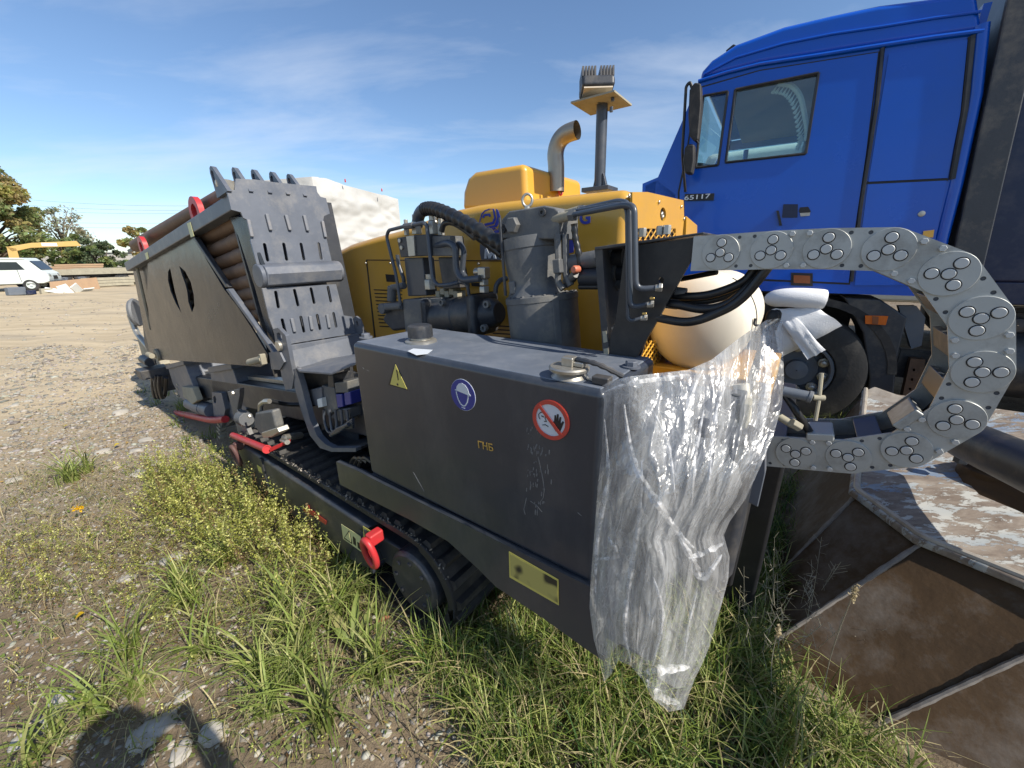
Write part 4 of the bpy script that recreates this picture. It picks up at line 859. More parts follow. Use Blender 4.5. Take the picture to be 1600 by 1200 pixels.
decal([(401, 726), (410, 732), (413, 742), (404, 736)], vf, 'sticky', rig, 'small_sticker', 0.001)
decal([(369, 694), (374, 697), (375, 705), (371, 702)], vf, 'sticky', rig, 'small_sticker', 0.001)
decal([(473, 796), (482, 789), (484, 795), (510, 814), (509, 820), (484, 803), (481, 806)], vf, 'sred', rig, 'red_arrow', 0.001)
def shackle(px, py, v, m, sc=1.0):
    c = PV(px, py, v); b = B()
    b.box(c + Zv * 0.035 * sc, (0.045 * sc, 0.07 * sc, 0.06 * sc)); s_ = b.make('tow_shackle', m, rig, 0.010)
    b = B(); c2 = c - V_ * 0.035 * sc - Zv * 0.03 * sc
    lp = [c2 + U_ * 0.040 * sc * math.cos(t) * 1.0 + Zv * 0.075 * sc * math.sin(t) - V_ * 0.010 * math.sin(t) for t in np.linspace(0, 2 * math.pi, 29)]
    b.tube(lp, 0.0145 * sc, 10, cap=False); b.make('ring', m, s_)
shackle(587, 849, vf - 0.02, 'red'); shackle(376, 703, vf - 0.01, 'brownred', 0.95)
q = []
for k in range(420):
    u = rng.uniform(0.95, 2.9); c = W(u, 0.813 + abs(rng.normal(0, 0.012)), (0.49 if u > 1.16 else 0.245 + math.sqrt(max(0, 0.06 - (u - 1.16) ** 2))) + rng.uniform(-0.012, 0.012)); q.append(c)
mq = leaf_quads(np.array(q), 0.007); mo = quads_object('mud_crumbs', mq, np.full((len(q), 3), 1.0) * rng.uniform(0.10, 0.30, (len(q), 1)) * np.array([1, 0.9, 0.75]), 'pebble', rig, RO); mo['kind'] = 'stuff'
# belly, deck, rails
b = B(); b.span((0.95, 1.18, 0.22), (3.05, 2.08, 0.62)); b.make('belly_box', 'black', rig, 0.02)
b = B(); b.span((0.42, 1.24, 0.62), (3.0, 2.46, 0.74)); b.make('deck', 'black', rig, 0.01)
b = B(); b.span((-0.06, 1.62, 0.06), (0.40, 2.30, 0.98)); b.make('rear_shade_box', 'black', rig, 0.015)  # added black box: hides the lit grass and darkens the gap behind the film
b = B(); b.span((0.02, 1.22, 0.55), (0.40, 1.64, 0.92)); b.make('rear_crossbeam', 'black', rig, 0.01)
# fuel tank
TV0 = 0.82
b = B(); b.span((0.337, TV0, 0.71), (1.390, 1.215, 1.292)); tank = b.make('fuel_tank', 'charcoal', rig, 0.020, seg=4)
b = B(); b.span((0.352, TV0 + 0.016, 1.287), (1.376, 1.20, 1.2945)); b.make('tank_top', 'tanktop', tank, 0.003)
rigplate([(525, 721), (560, 736), (575, 744), (600, 757), (918, 915), (934, 924), (945, 1034), (915, 1014), (850, 967), (775, 917), (745, 887), (700, 846), (640, 812), (531, 757)], 0.806, 0.022).make('skirt_plate', 'charcoal', rig, 0.004)
b = B(); b.span((0.34, 0.83, 0.62), (1.40, 1.215, 0.70)); b.make('tank_tray', 'dark', rig, 0.006)
pl = rigplate([(795, 862), (872, 906), (873, 946), (796, 902)], 0.8030, 0.002).make('rating_plate', 'sticky', rig, smooth=False)
rigplate([(797, 866), (870, 908), (871, 942), (798, 899)], 0.8015, 0.0012).make('plate_print', 'blurplate', pl, smooth=False)
ZT = 1.2945
def cap(px, py, r, h):
    c = PZ(px, py, ZT); c[2] = ZT
    b = B(); b.lathe(c, Zv, [(r * 1.28, 0), (r * 1.28, 0.006), (r * 1.15, 0.010), (r * 0.85, 0.012), (r * 0.85, 0.020)], 32); fl = b.make('cap_flange', 'steel', tank)
    b = B(); n = 40; vs = []; prof = [(1.0, 0.020), (1.0, 0.026), (1.0, h * 0.80), (0.95, h * 0.94), (0.82, h), (0.02, h)]
    for k, (rr, z) in enumerate(prof):
        for j in range(n):
            a = 2 * math.pi * j / n; q = r * rr * (1 - (0.055 if (j % 4 == 0 and k in (1, 2)) else 0)); vs.append(c + U_ * q * math.cos(a) + V_ * q * math.sin(a) + Zv * z)
    b.add(vs, [(i * n + j, i * n + (j + 1) % n, (i + 1) * n + (j + 1) % n, (i + 1) * n + j) for i in range(len(prof) - 1) for j in range(n)] + [tuple((len(prof) - 1) * n + j for j in range(n))]); b.make('breather_cap', 'dark', tank, ang=25)
cap(658, 534, 0.047, 0.066)
c = PZ(889, 588, ZT); c[2] = ZT
b = B(); b.lathe(c, Zv, [(0.048, 0), (0.042, 0.006), (0.036, 0.016), (0.053, 0.019), (0.054, 0.026), (0.050, 0.030), (0.0, 0.031)], 32, cap=False); fc = b.make('filler_cap', 'steel', tank)
b = B(); b.box(c + Zv * 0.042, (0.034, 0.032, 0.026)); b.box(c + Zv * 0.038 - U_ * 0.03, (0.03, 0.020, 0.014)); b.make('padlock_block', 'steel', fc, 0.004)
b = B(); lk = [c + Zv * 0.05 - U_ * 0.02, c + Zv * 0.045 - U_ * 0.08, c + Zv * 0.018 - U_ * 0.14 + V_ * 0.02]; b.tube(smoothpath(lk, 6), [0.006 + 0.002 * (i % 2) for i in range(13)], 8); b.make('lock_cable', 'dark', fc)
b = B(); b.tube(roundpath([c - U_ * 0.05 + Zv * 0.02, c - U_ * 0.055 - V_ * 0.005 + Zv * 0.004, c - U_ * 0.075 - V_ * 0.01 + Zv * 0.004, c - U_ * 0.12 + Zv * 0.02], 0.01), 0.003, 6); b.make('wire_loop', 'steel', fc)
b = B(); b.box(c - U_ * 0.10 - V_ * 0.015 + Zv * 0.012, (0.045, 0.03, 0.02)); b.make('hasp', 'dark', fc, 0.004)
for (x, y) in ((572, 528), (986, 574)):
    c = PZ(x, y, ZT); c[2] = ZT; b = B(); b.lathe(c, Zv, [(0.026, 0), (0.026, 0.005)], 20); b.hexbolt(c + Zv * 0.005, Zv, 0.017, 0.014); b.make('lifting_bolt', 'greyplate', tank)
b = B(); b.prism([PZ(x, y, ZT + 0.001) for x, y in [(637, 549), (646, 545), (676, 547), (668, 553), (650, 555)]], Zv * 0.0012); b.make('torn_label', 'swhite', tank, smooth=False)
# stickers on the tank
def tdecal(px, m, parent, name, lvl=1): return rigplate(px, TV0 - 0.0012 * lvl, 0.0011).make(name, m, parent, smooth=False)
def ell(cx, cy, r, n=32, v=TV0):
    c = PV(cx, cy, v); return [c + (U_ * math.cos(2 * math.pi * i / n) + Zv * math.sin(2 * math.pi * i / n)) * r for i in range(n)]
def disc_at(c, r, m, parent, name, lvl, r_in=0.0, n=40):
    hol = [circ2d((0, 0), r_in, n)] if r_in else []
    return plate(circ2d((0, 0), r, n), hol, 0.0011, arr(c) * 1.0 - V_ * 0.0012 * lvl, U_, Zv, V_).make(name, m, parent, smooth=False)
tri = tdecal([(617.4, 567.0), (606.5, 601.5), (638.5, 610.5)], 'ink', tank, 'warning_triangle', 1)
tdecal([(617.6, 569.5), (609.6, 600.4), (635.8, 608.0)], 'sticky', tri, 'triangle_face', 2)
tdecal([(618.8, 578), (620.2, 578), (622.6, 594), (621.6, 594.4)], 'ink', tri, 'exclamation_mark', 3); 
c = PV(622.2, 600.4, TV0); disc_at(c, 0.0045, 'ink', tri, 'exclamation_dot', 3, n=12)
c = PV(723.7, 617, TV0); rH = 0.052
hp = disc_at(c, rH, 'swhite', tank, 'helmet_sign', 1); disc_at(c, rH * 0.975, 'sblue', hp, 'sign_face', 2)
def loc2(pts, c, s, lvl, m, parent, name): return plate([(-x * s, y * s) for x, y in pts], [], 0.0011, arr(c) - V_ * 0.0012 * lvl, U_, Zv, V_).make(name, m, parent, smooth=False)
loc2([(-0.50, 0.22), (-0.44, 0.48), (-0.26, 0.68), (0, 0.76), (0.26, 0.68), (0.46, 0.46), (0.54, 0.20), (0.66, 0.12), (0.64, 0.05), (0.2, 0.12), (-0.2, 0.17), (-0.60, 0.26), (-0.60, 0.2)], c, rH, 3, 'swhite', hp, 'helmet_print')
def stroke(pts, w, c, s, lvl, m, parent, name, closed=False):
    P = [arr((-x * s, y * s)) for x, y in pts]; b = B()
    for i in range(len(P) - (0 if closed else 1)):
        a, d = P[i], P[(i + 1) % len(P)]; t = unit(d - a); n = np.array([-t[1], t[0]]) * w * s / 2; t = t * w * s * 0.3
        o = arr(c) - V_ * (0.0012 * lvl); q = [a + n - t, d + n + t, d - n + t, a - n - t]; b.prism([o + U_ * k[0] + Zv * k[1] for k in q], V_ * 0.0008)
    return b.make(name, m, parent, smooth=False)
stroke([(-0.50, 0.12), (-0.46, -0.12), (-0.36, -0.38), (-0.2, -0.60), (0.02, -0.70), (0.20, -0.62), (0.36, -0.38), (0.44, -0.1), (0.48, 0.08)], 0.07, c, rH, 3, 'swhite', hp, 'face_print')
stroke([(-0.12, -0.80), (0.12, -0.82)], 0.05, c, rH, 3, 'swhite', hp, 'sign_print')
c = PV(861, 656, TV0); rP = 0.056
pp = disc_at(c, rP, 'sred', tank, 'no_touching_sign', 1); disc_at(c, rP * 0.86, 'swhite', pp, 'sign_face', 2); disc_at(c, rP, 'sred', pp, 'sign_ring', 4, rP * 0.80)
loc2([(0.02, -0.02), (0.14, -0.05), (0.20, 0.0), (0.22, 0.32), (0.30, 0.32), (0.31, 0.02), (0.35, 0.40), (0.44, 0.40), (0.43, 0.0), (0.50, 0.30), (0.58, 0.28), (0.55, -0.05), (0.66, 0.12), (0.73, 0.08), (0.60, -0.30), (0.50, -0.52), (0.30, -0.50), (0.14, -0.30)], c, rP, 3, 'ink', pp, 'hand_print')
stroke([(-0.55, 0.28), (-0.66, 0.15), (-0.64, -0.02), (-0.58, -0.08)], 0.035, c, rP, 3, 'ink', pp, 'face_print'); stroke([(-0.55, 0.28), (-0.38, 0.30), (-0.28, 0.18), (-0.30, 0.02), (-0.22, -0.12), (-0.34, -0.14)], 0.035, c, rP, 3, 'ink', pp, 'face_print')
stroke([(-0.5, 0.10), (-0.38, 0.08)], 0.05, c, rP, 3, 'ink', pp, 'face_print'); stroke([(-0.44, -0.36), (-0.28, -0.30), (-0.12, -0.36)], 0.035, c, rP, 3, 'ink', pp, 'face_print')
stroke([(-0.60, 0.60), (0.60, -0.60)], 0.17, c, rP, 5, 'sred', pp, 'sign_bar')
# lettering printed on the tank
o_ = PV(747, 699.5, TV0 - 0.0015); e_ = unit(PV(770, 705, TV0 - 0.0015) - o_); en_ = unit(np.cross(V_ * -1.0, e_)); en_ = en_ if en_[2] > 0 else -en_
textmesh('ГНБ', o_, e_, en_, 0.024, 0.001, bold=0.01).make('gold_lettering', 'gold', tank, smooth=False)
# scuff marks
q = B()
for k in range(70):
    x = 838 + rng.normal(0, 7) + (6 if k % 3 == 0 else -4); y = rng.uniform(665, 800); w = rng.uniform(0.6, 1.6); h = rng.uniform(2, 9)
    q.prism([PV(x, y, TV0 - 0.0008), PV(x + w, y + 1, TV0 - 0.0008), PV(x + w * 0.6, y + h, TV0 - 0.0008), PV(x - w * 0.4, y + h * 0.8, TV0 - 0.0008)], V_ * 0.0006)
for pts in ([(840, 714), (846, 740), (850, 765), (848, 778), (841, 788)], [(822, 778), (818, 796), (820, 804)], [(828, 783), (838, 790), (846, 800)], [(902, 801), (908, 806)], [(645, 738), (662, 768)], [(572, 578), (576, 580)], [(566, 574), (568, 577)]):
    for (x0, y0), (x1, y1) in zip(pts[:-1], pts[1:]): q.prism([PV(x0, y0, TV0 - 0.0008), PV(x0 + 1.1, y0, TV0 - 0.0008), PV(x1 + 1.0, y1, TV0 - 0.0008), PV(x1, y1, TV0 - 0.0008)], V_ * 0.0006)
q.make('scuff_marks', 'scuff', tank, smooth=False)['kind'] = 'stuff'

# ---------------- tilted drill carriage
CP = PV(445, 580, 0.92)                      # a point on the slotted plate
def PA(x, y, off=0.0): return hit(x, y, CA, CP @ CA + off)
def a2(px): return [((PA(x, y) - CP) @ V_, (PA(x, y) - CP) @ CN) for x, y in px]
def aplate(px, off, th, holes=()): return plate(a2(px), [a2(h) for h in holes], th, CP + CA * off, V_, CN, CA)
Zq = lambda pts: [(180 + x / 3.3333, 240 + y / 3.3333) for x, y in pts]
def slotpx(a, b, w=3.2):
    (x0, y0), (x1, y1) = Zq([a, b]); p = [((PA(x0, y0) - CP) @ V_, (PA(x0, y0) - CP) @ CN), ((PA(x1, y1) - CP) @ V_, (PA(x1, y1) - CP) @ CN)]
    return slot2d(p[0], p[1], 0.017)
up = Zq([(628, 130), (730, 135), (835, 150), (940, 160), (1047, 170), (1052, 200), (1070, 225), (1098, 232), (1118, 312), (1088, 325), (1084, 345), (1100, 440), (1128, 560), (738, 575), (705, 450), (712, 436), (690, 345), (668, 335), (655, 305), (605, 292), (583, 200), (590, 192), (622, 190)])
sl1 = [slotpx(a, b) for a, b in [((778, 474), (794, 554)), ((878, 472), (893, 550)), ((968, 472), (983, 548)), ((1060, 470), (1073, 545))]]
plate(a2(up), sl1, 0.012, CP, V_, CN, CA).make('slotted_plate', 'greyplate', rig, 0.002)
lo = Zq([(765, 700), (1150, 680), (1180, 800), (1190, 842), (1235, 850), (1255, 935), (905, 992), (860, 992), (840, 960), (800, 850)])
sl2 = [slotpx(a, b) for a, b in [((836, 722), (850, 798)), ((934, 712), (952, 788)), ((1020, 704), (1036, 776)), ((1108, 696), (1123, 768)), ((870, 866), (888, 938)), ((967, 852), (983, 925)), ((1052, 842), (1067, 912)), ((1137, 832), (1151, 900))]]
plate(a2(lo), sl2, 0.012, CP, V_, CN, CA).make('slotted_plate', 'greyplate', rig, 0.002)
def tab(a, b):
    (x0, y0), (x1, y1) = Zq([a, b]); p0, p1 = PA(x0, y0), PA(x1, y1); bb = B(); d = unit(p1 - p0); w = unit(np.cross(d, CA)) * 0.009
    bb.prism([p0 + w, p0 - w, p1 - w, p1 + w], -CA * 0.016); bb.make('raised_tab', 'worn', rig, 0.005)
for a, b in [((785, 315), (808, 402)), ((885, 320), (908, 402)), ((980, 322), (1000, 405)), ((690, 345), (710, 436)), ((1075, 352), (1092, 438)), ((915, 858), (932, 930)), ((1010, 845), (1022, 918)), ((1100, 838), (1112, 908))]: tab(a, b)
# half hexagon cross bar
l0, r0 = PA(*Zq([(770, 635)])[0]), PA(*Zq([(1160, 612)])[0]); bb = B(); w = r0 - l0
sec = [(0.0, 0.062), (-0.045, 0.040), (-0.055, 0.0), (-0.030, -0.055), (0.0, -0.062), (0.06, -0.05), (0.06, 0.05)]
bb.prism([l0 + CA * x + CN * y for x, y in sec], w); bb.make('cross_bar', 'greyplate', rig, 0.006)
for q, h in ((l0 - V_ * 0.02, 0.035), (r0 - V_ * 0.01, 0.03)): bb = B(); bb.lathe(q + CA * 0.02, V_, [(0.062, 0), (0.062, h)], 24); bb.make('bar_end', 'greyplate', rig, 0.006)
# plate behind: second wall and side plates
sidepx = [(361, 330), (388, 345), (392, 372), (402, 410), (413, 450), (424, 500), (436, 540), (446, 580), (420, 520), (392, 400), (368, 338)]
vL = (PA(430, 500) - CP) @ V_ + 0.92
pts2 = [((p - RO) @ U_, p[2]) for p in (PV(x, y, 0.935) for x, y in [(357, 337), (388, 338), (398, 375), (412, 450), (427, 540), (422, 560), (405, 500), (390, 440), (372, 380)])]
b = B(); b.prism([PV(x, y, 0.935) for x, y in [(357, 338), (386, 338), (392, 372), (408, 412), (415, 470), (436, 566), (424, 545), (398, 450), (385, 410), (372, 370)]], V_ * 0.02); b.make('side_guide', 'panel', rig, 0.004)
b = B(); q0 = CP + CA * 0.20; b.prism([q0 + V_ * 0.02 - CN * 0.05, q0 + V_ * 0.62 - CN * 0.05, q0 + V_ * 0.62 + CN * 0.98, q0 + V_ * 0.02 + CN * 0.98], CA * 0.02); b.make('rear_guide', 'dark', rig)
# lifting ears on top
for (x, y), (xb, yb) in zip(Zq([(548, 62), (660, 75), (760, 85), (855, 98), (942, 108)]), Zq([(575, 130), (690, 134), (790, 143), (885, 153), (975, 163)])):
    c = PA(xb, yb); b_ = 0.045
    out = [(-0.012, -0.06), (0.14, -0.06), (0.145, 0.06), (0.135, 0.080), (0.118, 0.086), (0.10, 0.078)]
    plate(out, [slot2d((0.118, 0.012), (0.118, 0.05), 0.03)], 0.02, c - V_ * 0.01, CA, CN, V_).make('lifting_ear', 'greyplate', rig, 0.003)
c = PA(345, 287, 0.10); plate(slot2d((0, 0), (0.06, 0.0), 0.055), [circ2d((0.0, 0), 0.013)], 0.012, c, V_ * 0.9 + CA * 0.2, CN, CA).make('hook_tab', 'steel', rig, 0.002)
# flange ears and foot of the plate
b = B(); b.prism([PA(x, y, -0.03) for x, y in [(449, 540), (549, 524), (573, 516), (571, 532), (545, 549), (455, 572)]], CA * 0.05); b.make('foot_flange', 'greyplate', rig, 0.004)
f0 = [PA(452, 540, -0.01), PA(572, 517, -0.01)]
b = B(); b.prism([PA(452, 548, -0.02), PA(571, 522, -0.02), PA(576, 562, -0.06), PA(458, 592, -0.06)], -CA * 0.012); b.make('foot_plate', 'greyplate', rig, 0.002)
plate([(-0.09, 0.0), (0.05, 0.0), (0.06, 0.05), (0.045, 0.10), (0.01, 0.118), (-0.025, 0.10)], [slot2d((0.012, 0.06), (0.012, 0.075), 0.024)], 0.014, PA(563, 522, -0.02), -CA, CN, -V_).make('flange_ear', 'greyplate', rig, 0.002)
bp_ = [(427, 514), (434, 512), (446, 524), (459, 590), (456, 608), (446, 609), (440, 588), (432, 544)]
rigplate(bp_, 0.895, 0.02, [[(432, 521), (436, 519), (440, 524), (441, 531), (437, 533), (433, 529)]]).make('plate_bracket', 'greyplate', rig, 0.003)
rigplate([(420, 551), (436, 549), (444, 566), (437, 578), (424, 577)], 0.885, 0.03).make('hinge_block', 'greyplate', rig, 0.004)
c = PV(433, 541, 0.88); b = B(); b.lathe(c, V_, [(0.028, 0), (0.028, 0.03)], 16); b.make('hinge_eye', 'steel', rig, 0.003)
c0, c1 = PV(390, 566, 0.86), PV(411, 561, 0.86); b = B(); b.cyl(c0, c1, 0.020, 16); b.box(c1 - Zv * 0.0, (0.02, 0.03, 0.06)); b.make('locking_pin', 'oldwood', rig, 0.004)
# rod magazine: side panel, rail, rods
PNV = 0.92
panel_px = [(231, 388), (262, 366), (300, 342), (303, 368), (322, 405), (350, 452), (372, 480), (396, 517), (418, 554), (418, 568), (407, 573), (330, 567), (240, 561), (236, 545), (230, 460)]
Zp = lambda pts: [(180 + x / 3.3333, 240 + y / 3.3333) for x, y in pts]
crL = Zp([(286, 595), (298, 655), (312, 722), (330, 785), (346, 832), (316, 782), (288, 715), (275, 660), (275, 615)])
crR = Zp([(333, 585), (364, 612), (394, 670), (409, 735), (413, 792), (400, 828), (381, 772), (375, 720), (366, 682), (350, 638)])
pan = rigplate(panel_px, PNV, 0.010, [crL, crR]).make('magazine_panel', 'panel', rig, 0.003)
rigplate([(208, 424), (230, 408), (231, 470), (238, 545), (243, 570), (236, 560), (222, 500)], PNV + 0.03, 0.01).make('magazine_panel', 'panel', rig, 0.003)
rigplate([(235, 395), (300, 350), (420, 560), (240, 556)], PNV + 0.05, 0.01).make('backing_panel', 'black', rig)
for pl_ in ([(292, 349), (297, 347), (303, 369), (298, 371)], [(226, 396), (230, 394), (232, 404), (229, 406)]): decal(pl_, PNV - 0.03, 'sticky2', pan, 'tape_strip', 0.002)
b = B(); b.tube([PV(214, 418, 0.925), PV(236, 515, 0.925)], 0.012, 6); b.make('edge_strip', 'oldwood', rig)
def beam(p0, p1, h, w, nm, m, up_=CN, side=V_, bev=0.006, parent=rig):
    p0, p1 = arr(p0), arr(p1); b = B(); b.prism([p0, p0 + side * w, p0 + side * w + up_ * h, p0 + up_ * h], p1 - p0); return b.make(nm, m, parent, bev)
beam(PV(198, 424, 0.89), PV(362, 328, 0.89), 0.075, 0.07, 'top_rail', 'greyplate')
beam(PV(300, 372, 0.905), PV(352, 450, 0.905), 0.045, 0.03, 'rack_rail', 'dark', up_=CA * -1.0)
beam(PV(352, 452, 0.895), PV(424, 552, 0.895), 0.045, 0.03, 'rack_rail', 'greyplate', up_=CA * -1.0)
beam(PV(200, 395, 1.75), PV(362, 320, 1.75), 0.05, 0.05, 'top_rail', 'dark')
for (x, y) in ((306, 340), (223, 393)):
    c = PV(x, y, 0.925); pts = [(-0.085, -0.04), (0.085, -0.04)] + [(0.085 * math.cos(t), 0.035 + 0.085 * math.sin(t)) for t in np.linspace(0, math.pi, 14)]
    hole = [(0.046 * math.cos(t), 0.030 + 0.050 * math.sin(t)) for t in np.linspace(0, 2 * math.pi, 18, endpoint=False)]
    plate(pts, [hole], 0.03, c, CA, CN, V_).make('lifting_eye', 'red', rig, 0.004)
# drill rods: stacked in the magazine (each its own thing)
names = ['uppermost', 'second', 'third', 'fourth', 'fifth', 'sixth', 'seventh', 'lowest']
rod_px = [(345, 362), (352, 385), (357, 407), (362, 428), (368, 446), (376, 463), (384, 479), (391, 493)]
for k, (x, y) in enumerate(rod_px):
    c = PV(x, y, 1.00); s = (CP @ CA + 0.26 - c @ CA); c = c + CA * s; rr = 0.044
    b = B(); b.lathe(c, CA, [(0.030, 0), (rr, 0.01), (rr, 0.16), (rr * 0.93, 0.18), (rr * 0.93, 2.35), (rr, 2.37), (rr, 2.5)], 20)
    tag(b.make('drill_rod', 'rod', None), ['uppermost brown drill rod in the opening of the rack', 'brown drill rod second from the top in the rack opening', 'brown drill rod third from the top in the rack opening', 'brown drill rod fourth from the top in the rack opening', 'brown drill rod fourth from the bottom in the rack opening', 'brown drill rod third from the bottom in the rack opening', 'brown drill rod second from the bottom in the rack opening', 'lowest brown drill rod in the opening of the rack'][k], 'drill rod', 'drill rods stacked in the magazine')
c0, c1 = PV(372, 296, 1.03), PV(212, 383, 1.03); b = B(); b.lathe(c0, c1 - c0, [(0.03, 0), (0.047, 0.01), (0.047, float(np.linalg.norm(c1 - c0)))], 20)
tag(b.make('drill_rod', 'rod', None), 'long brown drill rod lying on top of the rack behind red eyes', 'drill rod', 'drill rods stacked in the magazine')
for k in range(3):
    c0, c1 = PV(372, 300, 1.13 + 0.1 * k), PV(212, 387, 1.13 + 0.1 * k); b = B(); b.cyl(c0, c1, 0.045, 16); b.make('rack_bar', 'rod', rig)
# carriage beam under it all
p0 = CP - CN * 0.16 + V_ * 0.10
b = B(); b.prism([p0 - CA * 1.5, p0 - CA * 1.5 + V_ * 0.46, p0 - CA * 1.5 + V_ * 0.46 - CN * 0.20, p0 - CA * 1.5 - CN * 0.20], CA * 4.6); b.make('carriage_beam', 'dark', rig, 0.012)
b = B(); b.prism([p0 - CA * 1.4 + V_ * 0.08 + CN * 0.004, p0 - CA * 1.4 + V_ * 0.14 + CN * 0.004, p0 - CA * 1.4 + V_ * 0.14 + CN * 0.03, p0 - CA * 1.4 + V_ * 0.08 + CN * 0.03], CA * 4.3); b.make('gear_rack', 'steel', rig)
# vises, cylinder, motor and red guards under the panel
def block(px, v, depth, nm, m, bev=0.006, parent=rig): b = B(); b.prism([PV(x, y, v) for x, y in px], V_ * depth); return b.make(nm, m, parent, bev)
block([(327, 575), (361, 570), (385, 640), (352, 668), (338, 640)], 1.02, 0.35, 'vise_block', 'greyplate')
block([(324, 574), (360, 568), (362, 577), (326, 583)], 0.99, 0.3, 'vise_lid', 'greyplate', 0.004)
block([(262, 573), (288, 568), (304, 608), (300, 632), (284, 624), (270, 600)], 0.98, 0.32, 'vise_block', 'greyplate')
block([(258, 570), (286, 564), (287, 570), (260, 577)], 0.96, 0.3, 'vise_lid', 'greyplate', 0.004)
block([(284, 604), (300, 606), (308, 626), (300, 632), (286, 620)], 0.94, 0.05, 'vise_bracket', 'oldwood', 0.006)
vb = rigplate([(331, 613), (346, 614), (352, 640), (346, 668), (334, 650)], 0.985, 0.05, [circ for circ in [[(333, 620), (336, 618), (338, 624), (337, 631), (334, 629)]]]).make('vise_bracket', 'greyplate', rig, 0.004)
b = B(); b.cyl(PV(298, 630, 1.0), PV(332, 642, 1.0), 0.062, 22); b.cyl(PV(308, 634, 1.0), PV(320, 638, 1.0), 0.066, 22); b.make('clamp_cylinder', 'greyplate', rig)
b = B(); p_ = PV(235, 566, 0.95); b.cyl(p_, p_ + U_ * 0.28, 0.05); b.box(p_ + Zv * -0.11, (0.22, 0.25, 0.10)); b.box(p_ + Zv * -0.24 + V_ * 0.06, (0.16, 0.2, 0.2)); b.make('front_clamp', 'dark', rig, 0.008)
for k in range(3):
    b = B(); b.tube(smoothpath([PV(240 + 5 * k, 587, 0.93), PV(239 + 5 * k, 605, 0.91), PV(243 + 5 * k, 621, 0.93), PV(250 + 4 * k, 615, 0.97), PV(252 + 4 * k, 590, 0.99)], 6), 0.020, 8); b.make('hose', 'hose', rig)
b = B(); p_ = PV(243, 555, 0.90); b.lathe(p_, V_, [(0.06, 0), (0.06, 0.06)], 18); b.cyl(p_ - U_ * 0.02 - V_ * 0.03, p_ + U_ * 0.12 - V_ * 0.03, 0.025); b.make('valve', 'oldwood', rig, 0.004)
b = B(); b.tube(roundpath([PV(203, 492, 1.05), PV(213, 520, 1.05), PV(240, 552, 1.05)], 0.1), 0.030, 10); b.tube(roundpath([PV(206, 478, 1.15), PV(216, 472, 1.2), PV(225, 470, 1.2)], 0.05), 0.012, 8); b.tube(roundpath([PV(206, 478, 1.15), PV(207, 500, 1.15), PV(220, 528, 1.10), PV(236, 548, 1.08)], 0.08), 0.020, 8); b.make('guard_rail', 'steel', rig)
c = PV(216, 488, 1.12); b = B(); b.lathe(c, U_ * 0.5 + V_ * -0.85, [(0.02, 0), (0.16, 0.0), (0.17, 0.02), (0.15, 0.05)], 26); b.make('gauge_dial', 'scuff', rig)
block([(222, 500), (232, 498), (244, 555), (236, 560), (226, 540)], 1.0, 0.4, 'front_post', 'dark')
block([(214, 528), (224, 532), (240, 572), (236, 580), (222, 556)], 1.3, 0.2, 'front_plate', 'oldwood', 0.004)
# drive motor block
block([(355, 612), (374, 607), (374, 618), (370, 640), (383, 665), (394, 690), (388, 694), (375, 690)], 0.84, 0.03, 'motor_bracket', 'motor', 0.004)
b = B(); b.lathe(PV(378, 652, 0.86), PV(404, 663, 0.82) - PV(378, 652, 0.86), [(0.045, 0), (0.052, 0.02), (0.052, 0.05), (0.046, 0.06), (0.046, 0.13)], 20); mtr = b.make('feed_motor', 'motor', rig, 0.004)
block([(398, 645), (424, 641), (431, 668), (424, 682), (408, 682), (396, 664)], 0.79, 0.05, 'motor_housing', 'motor', 0.014, mtr)
block([(408, 676), (432, 668), (436, 676), (424, 684), (410, 684)], 0.785, 0.06, 'motor_flange', 'steel', 0.006, mtr)
b = B(); b.tube(roundpath([PV(407, 646, 0.83), PV(407, 632, 0.83), PV(416, 625, 0.84), PV(450, 632, 0.95), PV(470, 632, 1.0)], 0.03), 0.013, 10); b.make('motor_hose', 'hose', mtr)
b = B(); b.tube(roundpath([PV(407, 646, 0.82), PV(407, 632, 0.82), PV(414, 627, 0.82), PV(421, 627, 0.83)], 0.02), 0.015, 8); b.make('elbow', 'steel', mtr)
for (x, y) in ((365, 614), (374, 648), (380, 663), (391, 650)):
    b = B(); b.hexbolt(PV(x, y, 0.84), -V_, 0.013, 0.012); b.make('bolt', 'steel', mtr)
bar = lambda pts, r, m: B().tube(roundpath([PV(*q) for q in pts], 0.03), r, 14).make('foot_guard', m, rig)
b = B(); b.tube([PV(364, 680, 0.80), PV(378, 686, 0.78), PV(417, 702, 0.74)], 0.020, 14); b.make('foot_guard', 'red', rig)
b = B(); c = PV(417, 702, 0.74); d_ = unit(c - PV(378, 686, 0.78)); b.lathe(c, d_, [(0.024, -0.01), (0.024, 0.004), (0.017, 0.004), (0.017, -0.05)], 16); b.make('guard_end', 'red', rig)
b = B(); b.prism([PV(421, 700, 0.745), PV(421, 707, 0.745), PV(449, 693, 0.82), PV(449, 688, 0.82)], V_ * 0.02); b.make('guard_arm', 'red', rig, 0.003)
b = B(); b.cyl(PV(441, 688, 0.82), PV(449, 691, 0.81), 0.014); b.cyl(PV(444, 684, 0.84), PV(470, 680, 0.95), 0.02); b.make('guard_hinge', 'steel', rig)
b = B(); b.tube(smoothpath([PV(261, 642, 1.0), PV(300, 650, 0.98), PV(330, 656, 0.96), PV(352, 655, 0.97)], 5), 0.030, 12); b.make('foot_guard', 'red', rig)
for (x, y) in ((281, 600), (345, 655), (347, 664)):
    b = B()
    for k in range(4): b.box(PV(x, y + 6 * k, 1.0), (0.05, 0.05, 0.02))
    b.make('jaw_teeth', 'oldwood', rig)
